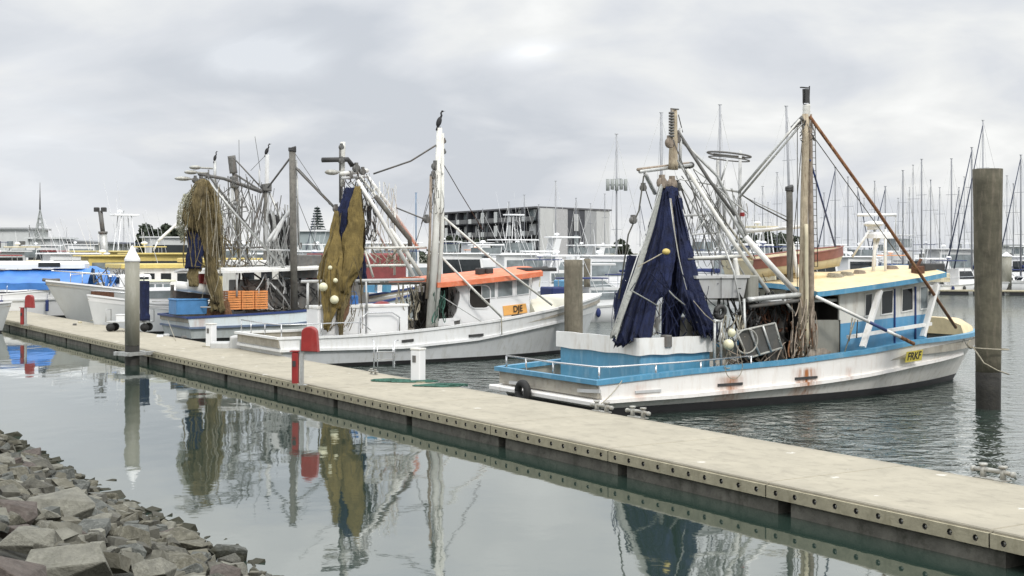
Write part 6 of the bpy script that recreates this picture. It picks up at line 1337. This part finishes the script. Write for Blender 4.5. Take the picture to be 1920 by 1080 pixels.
yacht(1240, 212, 'yacht with a thick pale mast just left of the stern gantry', 16.5, 1, 0, r=.15, mastm=PMAST, spreaders=1)
yacht(1156, 252, 'yacht with a lone white mast left of the dark blue nets', 15.5, 1, 0, r=.10, mastm=PMAST)
yacht(1042, 340, 'yacht with a pale mast in front of the pale end of the apartment building', 14, 1, 0, r=.09, mastm=PMAST)
yacht(780, 362, 'yacht with a blue mast left of the white trawler mast', 13, 1, 0, mastm=BSAIL, hull=BLUE2)
yacht(1566, 314, 'yacht with a thin mast just right of the flaking cream mast', 14.5, -1, 4, jib=DSAIL)
yacht(1590, 332, 'yacht mast second right of the flaking cream mast', 14, 1, 10)
yacht(1430, 350, 'short-masted yacht between the ring frame and the exhaust stack', 12, 1, 0, r=.06)
yacht(1457, 324, 'slim yacht mast left of the dark exhaust stack', 14, -1, 0, r=.06)
yacht(1660, 350, 'small yacht behind the white radar frame', 12.5, -1, 0, jib=DSAIL)
yacht(1693, 320, 'yacht mast right of the rusty strut, leftmost of a group of three', 14, 1, 0)
yacht(1712, 310, 'thin yacht mast in the middle of the group of three', 14.5, 1, 20, r=.06)
yacht(1728, 299, 'tallest yacht mast in the group of three', 15, 1, -6)
yacht(1784, 298, 'yacht mast standing alone between the group of three and the big pile', 15, 1, 0, r=.10)
yacht(1808, 332, 'faint thin yacht mast left of the crossing dark stays', 14.5, -1, 10, r=.05)
yacht(1822, 277, 'yacht whose mast crosses a steep dark forestay beside the big pile', 15.5, -1, 0, jib=DSAIL)
yacht(1843, 226, 'highest yacht mast above the top of the big green pile', 18.5, -1, 3, r=.10, jib=DSAIL, mastm=PMAST)
yacht(1914, 291, 'yacht with a dark furled jib at the right frame edge', 15, -1, 0, r=.10, jib=DSAIL)
yacht(1888, 330, 'thin yacht mast between the big pile and the right frame edge', 14, -1, 0, r=.05)
yacht(983, 366, 'yacht mast rising above the flybridge roof in front of the apartments', 13, 1, 0, r=.06)
yacht(954, 379, 'thin yacht mast left of the flybridge tower', 12.5, -1, 8, r=.05)
yacht(1134, 364, 'yacht mast at the right end of the apartment building', 13, 1, 0, r=.06)
yacht(1107, 382, 'faint yacht mast before the pale right end of the apartments', 13, -1, 0, r=.045)
yacht(125, 427, 'short thin mast between the lattice tower and the leaning light column', 11, 1, 0, r=.05)
yacht(223, 424, 'thin mast left of the capped pile', 11, 1, 0, r=.05); yacht(232, 396, 'taller thin mast directly behind the capped pile', 12, 1, 0, r=.05)
yacht(1684, 372, 'small mast just right of the white radar frame', 11.5, 1, 0, r=.05); yacht(1620, 372, 'low thin mast left of the radar frame', 11.5, 1, 0, r=.045)
for i, (px_, pt_, lab) in enumerate(((1545, 362, 'short thin mast close right of the mast ladder'), (1608, 352, 'thin mast between the crossing dark stays and the radar frame'), (1640, 340, 'thin mast directly above the radar bar'), (1705, 352, 'short mast inside the group right of the rusty strut'), (1745, 338, 'thin mast just right of the tall group of three'), (1762, 352, 'short mast left of the lone mast before the big pile'), (1798, 352, 'short mast right of the lone mast before the big pile'),
  (1868, 345, 'short mast hidden partly behind the big green pile'), (1900, 345, 'short mast beside the right margin'), (1415, 372, 'short mast left of the exhaust stack'), (1440, 380, 'shorter mast just left of the exhaust stack'), (1200, 380, 'thin mast close to the hanging blocks of the blue boat'), (1080, 372, 'thin mast before the dark end recess of the apartments'), (1010, 384, 'thin mast at the corner of the apartments'), (905, 392, 'thin mast before the left part of the apartments'), (700, 392, 'thin mast among the white gantry legs'), (590, 400, 'thin mast beside the pine tree'))):
    yacht(px_, pt_, lab, 12.0+(i % 4)*.7, 1 if i % 2 else -1, i*7 % 30, r=.07, jib=DSAIL if i % 5 == 1 else None)
# drum-like cluster partway up the lone white mast
Ym = (15.5-CZ)*F/(HY-252); p = at(1156, 347, Ym); m = MB()
for i in range(5): m.tube([(-.85+i*.42, -.1*(i % 2), -.55+.1*(i % 2)), (-.85+i*.42, -.1*(i % 2), .55)], .17, 8)
m.box((0, 0, 0), (1.9, .1, .12)); ys_ = [o for o in C.objects if o.get('label', '').startswith('yacht with a lone white mast')][0]
o = m.build('mast_equipment', SHEDG, ys_); o.matrix_local = Matrix.Rotation(-ys_.rotation_euler.z, 4, 'Z') @ Matrix.Translation((p.x-ys_.location.x, p.y-.3-ys_.location.y, p.z))

rc = random.Random(5)
LIST = [ # x0, x1, top row, distance, kind, face, label
 (925, 1050, 449, 165, 'fly', 1, 'big white flybridge cruiser in front of the apartment building'),
 (948, 1005, 402, 178, 'game', 1, 'game boat with a tall white-roofed tower before the apartments'),
 (1022, 1118, 444, 150, 'sport', 1, 'sleek white motor yacht with a swept hardtop left of the thin grey pile'),
 (1105, 1185, 459, 138, 'sport', 1, 'white sports cruiser with a long dark windscreen beside the blue nets'),
 (824, 884, 452, 170, 'fly', 1, 'white flybridge boat just right of the white trawler mast'),
 (886, 948, 468, 150, 'cuddy', 1, 'low white runabout above the orange roof'),
 (952, 1030, 476, 132, 'cabin', 1, 'low white cabin boat directly over the front of the orange roof'),
 (1010, 1072, 486, 118, 'cuddy', 1, 'white boat with a dark canopy left of the brown pile'),
 (1096, 1160, 494, 105, 'sport', 1, 'white sports boat just right of the brown pile'),
 (1085, 1168, 520, 84, 'cuddy', 1, 'small white runabout low down between the brown pile and the blue nets'),
 (700, 770, 455, 150, 'cabin', 1, 'white cabin cruiser seen through the white gantry legs'),
 (745, 812, 470, 125, 'cuddy', 1, 'small white boat behind the white trawler mast'),
 (560, 612, 470, 125, 'cabin', 1, 'white boat between the dark mast and the gold nets'),
 (1310, 1372, 446, 150, 'fly', 1, 'white flybridge boat seen through the gantry of the blue boat'),
 (1330, 1420, 472, 118, 'cabin', 1, 'white cabin boat behind the pale grey tank'),
 (1398, 1500, 424, 120, 'game', 1, 'white tower boat between the gantry and the cream mast'),
 (1425, 1500, 462, 105, 'cuddy', 1, 'boat with a navy blue cover behind the cream dinghy'),
 (1545, 1610, 472, 150, 'sport', 1, 'white sports boat just right of the terracotta dinghy'),
 (1578, 1650, 480, 140, 'cabin', 1, 'low white cabin boat behind the radar frame'),
 (1640, 1704, 440, 168, 'fly', -1, 'white flybridge boat behind the rusty strut'),
 (1655, 1720, 478, 142, 'cuddy', 1, 'boat with orange and blue covers behind the rusty strut'),
 (1700, 1752, 470, 160, 'cuddy', 1, 'dark covered boat beside the slim capped pile'),
 (1738, 1850, 466, 152, 'cabin', 1, 'white long-cabin trawler yacht with four dark windows at right'),
 (1800, 1880, 478, 158, 'sport', 1, 'white sports cruiser partly behind the big pile'),
 (1872, 1935, 480, 150, 'cabin', -1, 'white cabin boat at the right frame edge'),
 (1905, 1990, 484, 165, 'sport', -1, 'white sports cruiser cut by the right frame edge'),
 (300, 356, 444, 150, 'cabin', 1, 'white boat under the dark trees right of the capped pile'),
 (226, 285, 402, 135, 'game', 1, 'white tower boat with a flat top behind the capped pile'),
 (270, 345, 462, 118, 'cuddy', 1, 'boat with yellow awnings right of the capped pile'),
 (176, 240, 470, 125, 'cabin', 1, 'boat with a pale yellow upper deck left of the capped pile'),
 (400, 460, 455, 130, 'cabin', 1, 'white boat beyond the tan net tail'),
 (455, 520, 462, 128, 'fly', 1, 'white boat behind the crowded rigging'),
 (20, 110, 462, 140, 'fly', 1, 'cream and white boat beyond the blue tarpaulin'),
 (-30, 60, 470, 132, 'cabin', 1, 'pale boat at the left frame edge above the tarpaulin'),
 (95, 170, 470, 135, 'cuddy', 1, 'white boat with a red deck strip before the grey shed'),
 (140, 200, 486, 118, 'cuddy', 1, 'low boat with an orange awning left of the capped pile'),
]
for (x0, x1, pt, Y, k, fc, lab) in LIST:
    acc = NAVYP; top = WHITE2; hull = WHITE2; tn = rc.uniform(-8, 8)
    if 'yellow' in lab: acc = YELL; top = mat('pale_yellow', (.62, .52, .22), .6, .08, 2)
    if 'orange' in lab: acc = ORANGE2
    if 'dark covered' in lab: hull = DGREY; acc = DARK; top = DARK
    if 'cream' in lab: top = CREAM2
    if 'blue covers' in lab: acc = ORANGE2; hull = BLUE2
    if 'red deck' in lab: acc = REDP
    if 'grey' not in lab and rc.random() < .35: hull = mat('berth_offwhite', (.62, .63, .64), .4, .04, 1)
    if rc.random() < .3 and top is WHITE2: top = mat('berth_grey_white', (.55, .56, .56), .4, .05, 1)
    cruiser(x0, x1, pt, Y, lab, k, fc, hull, top, tn, accent=acc)
# second, further rank of small craft, filling the gaps along the fairway
NAMES = ('left of the lattice tower', 'right of the lattice tower', 'before the grey shed', 'below the light column', 'under the dark trees', 'behind the tan net', 'behind the tall dark mast', 'before the pine tree', 'behind the gold nets', 'behind the white gantry', 'left of the apartments', 'before the dark apartment facade', 'in the middle of the apartment facade', 'before the pale apartment end wall', 'right of the apartments', 'left of the blue nets', 'behind the stern gantry', 'behind the ring frame', 'before the far trees', 'behind the cream mast', 'left of the rusty strut', 'under the rusty strut', 'left of the big pile', 'right of the big pile')
for i, nm in enumerate(NAMES):
    x0 = -20+i*82+rc.uniform(-12, 12); w = rc.uniform(40, 70); k = rc.choice(('fly', 'cabin', 'sport', 'cuddy'))
    cruiser(x0, x0+w, rc.uniform(452, 464), rc.uniform(195, 235), 'distant %s %s' % ({'fly': 'white flybridge boat', 'cabin': 'white cabin boat', 'sport': 'sleek white motor boat', 'cuddy': 'small open boat'}[k], nm), k, rc.choice((1, -1)), WHITE2 if rc.random() < .7 else NAVYP, WHITE2, rc.uniform(-20, 20), group='far rank of boats along the shore')

MORE = [(690, 770, 484, 112, 'cuddy', 1, 'low white boat under the white gantry legs'), (840, 905, 474, 128, 'cabin', 1, 'white boat above the back of the orange roof'), (900, 960, 458, 145, 'fly', 1, 'white flybridge boat before the dark apartment front'),
 (1000, 1060, 470, 135, 'fly', 1, 'white flybridge boat left of the brown pile'), (1040, 1110, 478, 120, 'sport', 1, 'sleek white boat directly behind the brown pile'), (1120, 1190, 478, 118, 'cabin', 1, 'white cabin boat just left of the blue nets'),
 (1280, 1340, 468, 128, 'cuddy', 1, 'white boat right of the blue nets'), (1360, 1440, 458, 140, 'fly', -1, 'white flybridge boat behind the aerial ring posts'), (1500, 1570, 480, 120, 'cabin', 1, 'white boat behind the dinghy bow'),
 (1600, 1660, 462, 158, 'fly', 1, 'white flybridge boat framed by the radar posts'), (1700, 1770, 484, 142, 'sport', -1, 'low white sports boat above the battery box'), (1770, 1830, 488, 140, 'cuddy', 1, 'small white boat below the trawler yacht'),
 (200, 262, 478, 108, 'cabin', 1, 'white wheelhouse boat with a yellow roof right behind the capped pile'), (285, 350, 474, 104, 'cabin', 1, 'workboat with a bright yellow roof left of the tan net'), (0, 70, 478, 112, 'cuddy', 1, 'white boat with a red cover above the blue tarpaulin'),
 (120, 190, 474, 116, 'cabin', 1, 'white cabin boat above the peaked tarpaulin'), (590, 660, 478, 112, 'cuddy', 1, 'white boat behind the gold net lobes'), (480, 550, 474, 116, 'fly', 1, 'white flybridge boat behind the tall dark mast')]
for (x0, x1, pt, Y, k, fc, lab) in MORE:
    top = WHITE2; acc = NAVYP
    if 'yellow' in lab: top = YELL
    if 'red cover' in lab: acc = REDP
    cruiser(x0, x1, pt, Y, lab, k, fc, WHITE2, top, rc.uniform(-8, 8), accent=acc)
# marina pontoons
def pontoon(x0, y0, x1, y1, w, label, n=8):
    t = empty('marina_pontoon', (x0, y0, 0), math.atan2(y1-y0, x1-x0), label, 'pontoon'); L = math.hypot(x1-x0, y1-y0)
    m = MB(); m.bevbox((L/2, 0, .42), (L, w, .14), .03); m.build('deck', CONCF, t)
    for i in range(n): m = MB(); m.box(((i+.5)*L/n, 0, .1), (L/n-.5, w-.2, .5)); m.build('float_block', BLACK, t)
    return t
pontoon(at(1560, 500, 142).x, 142, at(2100, 500, 132).x, 132, 2.4, 'dark long marina pontoon beyond the bow of the blue boat')
pontoon(at(880, 500, 128).x, 126, at(1420, 500, 122).x, 116, 2.4, 'marina pontoon behind the brown timber pile')
pontoon(at(-80, 500, 150).x, 128, at(470, 500, 140).x, 112, 2.4, 'marina pontoon behind the blue tarpaulin boats')

# ---- far shore
rs = []; m = MB()
for i in range(61):
    x = -420+i*14; base = 262+10*math.sin(i*.5); rs.append([Vector((x, base, -.5)), Vector((x, base+2, .9)), Vector((x, base+10, 1.6)), Vector((x, base+320, 2.2)), Vector((x, 4500, 2.6))])
m.loft(rs, sm=True); tag(m.build('far_shore', mat('shore_ground', (.16, .155, .12), .9, .3, .05)), kind='structure')
# apartment building
def building():
    Cn = at(1012, 474, 280); A_ = at(832, 474, 325); E = at(1142, 474, 300); z0, z1 = 1.4, CZ+84/F*280
    t = empty('apartment_building', (Cn.x, Cn.y, z0), 0, 'long flat-roofed apartment building with a charcoal balcony front and pale panelled end', 'building')
    o = Vector((Cn.x, Cn.y, 0)); a = Vector((A_.x, A_.y, 0))-o; e = Vector((E.x, E.y, 0))-o; H = z1-z0; n1 = Vector((-a.y, a.x, 0)).normalized(); n1 = n1 if n1.y < 0 or n1.x < 0 else -n1
    if n1.dot(Vector((-1, -1, 0))) < 0: n1 = -n1
    n2 = Vector((e.y, -e.x, 0)).normalized(); U = Vector((0, 0, 1))
    m = MB(); m.add([Vector(), a, a+e, e, U*H, a+U*H, a+e+U*H, e+U*H], [(0, 1, 5, 4), (1, 2, 6, 5), (2, 3, 7, 6)]); m.build('wall', BRICKB, t)
    # end face: pale panels with a dark recess between, each panel a slab
    for (u0, u1, m_, pr) in ((0, .20, PALEB, .15), (.21, .38, mat('pale_cladding_cool', (.42, .42, .43)), .12), (.38, .63, BRICKB, 0), (.63, .80, mat('mid_cladding', (.30, .31, .32), .7, .05, .3), .12), (.80, 1.0, PALEB, .15)):
        m = MB(); p, q = e*u0, e*u1; m.poly([p+n2*pr, q+n2*pr, q+n2*pr+U*H, p+n2*pr+U*H], .3, -n2); m.build('end_panel', m_, t)
    for (u0, u1, za, zb) in ((.47, .53, .62, .92), (.47, .53, .30, .55), (.42, .46, .1, .3), (.55, .60, .1, .35)):
        m = MB(); m.poly([e*u0+n2*.2+U*H*za, e*u1+n2*.2+U*H*za, e*u1+n2*.2+U*H*zb, e*u0+n2*.2+U*H*zb], .05, -n2); m.build('window', PALEB if za > .5 else GREYG, t)
    m = MB(); ov = 1.3; c = [n1*ov+n2*.4-a.normalized()*.2, a+n1*ov+a.normalized()*1, a+e+a.normalized()*1, e+n2*.4+e.normalized()*.6]; m.loft([[p+U*H for p in c], [p+U*(H+.35) for p in c]], closed=True, cap=True); m.build('roof', mat('roof_edge', (.10, .10, .11), .6, .1, 1), t)
    # balcony fronts: floors, dividing walls, white and grey windows
    for f in range(4):
        zf = H*(f/4)+.1; m = MB(); p = n1*1.5; m.loft([[p+U*(zf), a+p+U*(zf)], [p+U*(zf+.3), a+p+U*(zf+.3)], [U*(zf+.3), a+U*(zf+.3)], [U*zf, a+U*zf]], closed=True); m.build('balcony_floor', BRICKB, t)
        m = MB(); p = n1*1.48; m.add([p+U*(zf+.3), a+p+U*(zf+.3), a+p+U*(zf+1.25), p+U*(zf+1.25)], [(0, 1, 2, 3)]); m.build('balustrade', mat('smoked_glass', (.05, .055, .06), .15, .2, 1), t)
        for k in range(7):
            u = (k+.55)/7.4; m = MB(); p = n1*1.56; m.poly([a*u+p+U*(zf+.25), a*(u+.032)+p+U*(zf+.25), a*(u+.032)+p+U*(zf+(2.6 if (k*3+f) % 4 < 2 else 1.3)), a*u+p+U*(zf+(2.6 if (k*3+f) % 4 < 2 else 1.3))], .04, -n1); m.build('balcony_screen', SHEDW, t)
        for k in range(9):
            u = (k+.3)/9; w = .045 if k % 3 else .06
            m = MB(); za, zb = zf+.45, zf+H/4*.9; p = n1*.06; m.poly([a*u+p+U*za, a*(u+w)+p+U*za, a*(u+w)+p+U*zb, a*u+p+U*zb], .03, -n1); m.build('window', SHEDW if (k+f) % 3 else GREYG, t)
            m = MB(); m.poly([a*(u+.075)+U*zf, a*(u+.075)+n1*1.5+U*zf, a*(u+.075)+n1*1.5+U*(zf+H/4), a*(u+.075)+U*(zf+H/4)], .25, a.normalized()); m.build('balcony_divider', BRICKB, t)
building()
def shed(x0, x1, pyt, Y, dp, label, wall, roofm, drop=0, deg=0, nwin=3, cat='building', name='shed'):
    a, b = at(x0, pyt, Y), at(x1, pyt+drop, Y); w = b.x-a.x; z0 = 1.2; t = empty(name, ((a.x+b.x)/2, Y, z0), R(deg), label, cat); ha, hb_ = a.z-z0, b.z-z0
    m = MB(); f = [Vector((-w/2, 0, 0)), Vector((w/2, 0, 0)), Vector((w/2, 0, hb_)), Vector((-w/2, 0, ha))]; m.poly(f, dp, (0, 1, 0)); wl = m.build('wall', wall, t)
    m = MB(); q = [Vector((-w/2-.5, -.6, ha)), Vector((w/2+.5, -.6, hb_)), Vector((w/2+.5, -.6, hb_+.35)), Vector((-w/2-.5, -.6, ha+.35))]; m.poly(q, dp+1.2, (0, 1, 0)); m.build('roof', roofm, t)
    for i in range(nwin): m = MB(); xx = lerp(-w/2, w/2, (i+.5)/nwin); m.box((xx, -.04, ha*.62), (w/nwin*.5, .06, ha*.16)); m.build('window', GREYG if i % 2 else DGREY, wl)
    m = MB()
    for i in range(int(w/1.5)): m.box((-w/2+.7+i*1.5, -.03, min(ha, hb_)*.5), (.1, .05, min(ha, hb_)-.1))
    m.build('cladding_rib', wall, wl); return t
shed(-60, 52, 430, 260, 14, 'pale two-storey building at the far left edge', SHEDW, mat('grey_roof', (.35, .36, .37)), 0, 4, 5)
shed(106, 184, 452, 255, 20, 'long grey boat shed with a shallow sloping roof left of the light column', SHEDG, mat('shed_roof', (.22, .23, .24)), 5, -3, 4)
shed(52, 108, 448, 250, 10, 'white shed between the lattice tower and the grey boat shed', SHEDW, SHEDW, 0, 0, 2)
shed(556, 610, 434, 265, 12, 'white-roofed apartment house under the pine tree', mat('grey_blue_wall', (.33, .38, .39), .7, .08, .4), WHITE2, 0, 0, 4)
shed(1880, 1990, 462, 262, 12, 'low pale shed at the far right edge', SHEDW, SHEDG, 0, 0, 4)
# lattice tower
p = at(75, 470, 250); t = empty('lattice_tower', (p.x, p.y, 1.5), 0, 'thin steel lattice tower on the skyline at the far left', 'tower'); H = at(75, 342, 250).z-1.5
m = MB()
for sx_, sy_ in ((-1, -1), (1, -1), (1, 1), (-1, 1)): m.tube([(sx_*1.6, sy_*1.6, 0), (sx_*.75, sy_*.75, H*.38), (sx_*.2, sy_*.2, H*.62), (0, 0, H*.7)], .08, 5)
m.build('tower_leg', SHEDG, t); m = MB()
for i in range(9):
    z0_, z1_ = i*H*.065, (i+1)*H*.065; r0_, r1q = 1.6-i*.15, 1.6-(i+1)*.15
    for k in range(4): a_ = [(-1, -1), (1, -1), (1, 1), (-1, 1)][k]; b_ = [(1, -1), (1, 1), (-1, 1), (-1, -1)][k]; m.tube([(a_[0]*r0_, a_[1]*r0_, z0_), (b_[0]*r1q, b_[1]*r1q, z1_)], .05, 4); m.tube([(a_[0]*r1q, a_[1]*r1q, z1_), (b_[0]*r1q, b_[1]*r1q, z1_)], .05, 4)
m.build('bracing', SHEDG, t); m = MB(); m.tube([(0, 0, H*.68), (0, 0, H)], .16, 6, r2=.04); m.build('mast_tip', DGREY, t)
m = MB(); m.tube([(-2.0, 0, 0), (-2.0, 0, H*.5)], .06, 5); m.build('side_aerial', DGREY, t)
# leaning light column
Yl = 120; a_, b_, c_ = at(196, 470, Yl), at(193, 436, Yl), at(188, 395, Yl); t = empty('light_column', (a_.x, Yl, 0), 0, 'dark leaning column with a two-lamp head left of the capped pile', 'light column')
m = MB(); m.tube([(0, 0, 0), (0, 0, a_.z), (b_.x-a_.x, 0, b_.z)], .34, 12); m.build('column', STEEL, t); m = MB(); m.tube([(b_.x-a_.x, 0, b_.z), (c_.x-a_.x, 0, c_.z)], .2, 10); m.tube([(b_.x-a_.x, 0, b_.z-.1), (b_.x-a_.x, 0, b_.z+.1)], .42, 12); m.build('upper_pole', DGREY, t)
for s in (-1, 1): m = MB(); m.bevbox((c_.x-a_.x+s*.32, 0, c_.z+.1), (.42, .5, .4), .06); m.build('lamp_head', DARK, t)
# trees
def foliage(m, c, rad, n, size, rnd, flat=.7):
    for _ in range(n):
        d = Vector((rnd.gauss(0, 1), rnd.gauss(0, 1), rnd.gauss(0, 1))).normalized()*rad*rnd.uniform(.55, 1.08)**1; d.z *= flat; p = Vector(c)+d
        a = Vector((rnd.gauss(0, 1), rnd.gauss(0, 1), rnd.gauss(0, 1))).normalized(); b = a.cross(Vector((rnd.gauss(0, 1), rnd.gauss(0, 1), rnd.gauss(0, 1)))).normalized(); s = size*rnd.uniform(.5, 1.3)
        m.add([p-a*s-b*s*.5, p+a*s-b*s*.6, p+a*s*.8+b*s*.6, p-a*s*.7+b*s*.5], [(0, 1, 2, 3)])
def tree(px, pyt, Y, wpx, label, seed, z0=1.5, m_=LEAF, group='broad dark trees on the shore', n=26, per=70):
    rnd = random.Random(seed); p = at(px, pyt, Y); H = p.z-z0; w = wpx/F*Y/2; t = empty('shore_tree', (p.x, Y, z0), 0, label, 'tree', group)
    m = MB(); m.tube([(0, 0, 0), (.1, 0, H*.35), (.0, .1, H*.6)], .028*H, 8, r2=.012*H)
    for k in range(6): a = k*1.05+seed; m.tube([(.05, 0, H*.3+k*.03*H), (math.cos(a)*w*.4, math.sin(a)*w*.3, H*.6), (math.cos(a)*w*.7, math.sin(a)*w*.6, H*.78)], .012*H, 5, r2=.004*H)
    m.build('trunk', BARK, t); m = MB()
    for k in range(n):
        a = rnd.uniform(0, 6.28); rr = w*math.sqrt(rnd.random())*.85; zz = H*(.40+.55*rnd.random()**.7*(1-.5*(rr/w)**2)); foliage(m, (math.cos(a)*rr, math.sin(a)*rr*.8, zz), rnd.uniform(.14, .24)*w+.25, per, .16*w*.35+.12, rnd)
    m.build('crown', m_, t); return t
for k, (px, pt, w, lab) in enumerate(((275, 432, 40, 'rounded dark tree, leftmost of the clump right of the capped pile'), (302, 414, 70, 'tallest dark tree of the clump right of the capped pile'), (336, 424, 56, 'dark tree of the clump beside the tan net'), (366, 440, 40, 'low dark tree behind the tan net'),
        (1410, 440, 50, 'dark tree behind the gantry, left of three'), (1445, 434, 60, 'dark tree behind the gantry, middle of three'), (1480, 440, 46, 'dark tree behind the exhaust stack, right of three'), (620, 456, 30, 'dark tree right of the pine'),
        (1163, 448, 20, 'small tree at the right end of the apartments'), (1172, 458, 26, 'bushy tree left of the blue nets'), (850, 440, 40, 'tree in front of the apartment facade, left'), (900, 448, 40, 'tree in front of the apartment facade, middle'))):
    tree(px, pt, 268+k*1.5, w*1.35, lab, k+1, n=26, per=80)
def pine(px, pyt, Y, wpx, label, seed):
    rnd = random.Random(seed); p = at(px, pyt, Y); z0 = 1.5; H = p.z-z0; w = wpx/F*Y/2; t = empty('pine_tree', (p.x, Y, z0), 0, label, 'tree'); m = MB(); m.tube([(0, 0, 0), (0, 0, H)], .02*H, 8, r2=.004*H); m.build('trunk', BARK, t); m = MB()
    for k in range(17):
        u = k/17; zz = H*(.28+.72*u); rr = w*(1-u)**.8+.12
        for j in range(8):
            a = j*.785+k*.5; 
            for q in range(5): d = rr*(q+1)/5; foliage(m, (math.cos(a)*d, math.sin(a)*d, zz+.04*d-.1*d), .16+.1*(1-q/5), 6, .17, rnd, .5)
    m.build('crown', PINE, t)
pine(595, 386, 270, 42, 'tall dark pine standing on the skyline left of the gold nets', 3)
# long low line of far trees: countless, one mass
rnd = random.Random(12); m = MB()
for i in range(520):
    x = -260+i*.95+rnd.uniform(-1, 1); h = 2.0+1.6*abs(noise.noise(Vector((i*.05, 3, 0))))*2; y = 340+rnd.uniform(-10, 10)
    foliage(m, (x, y, 1.6+h*.45), h*.75, 26, .5, rnd, .8)
tag(m.build('distant_woodland', LEAF), 'low dark line of distant trees along the far shore', 'trees', kind='stuff')
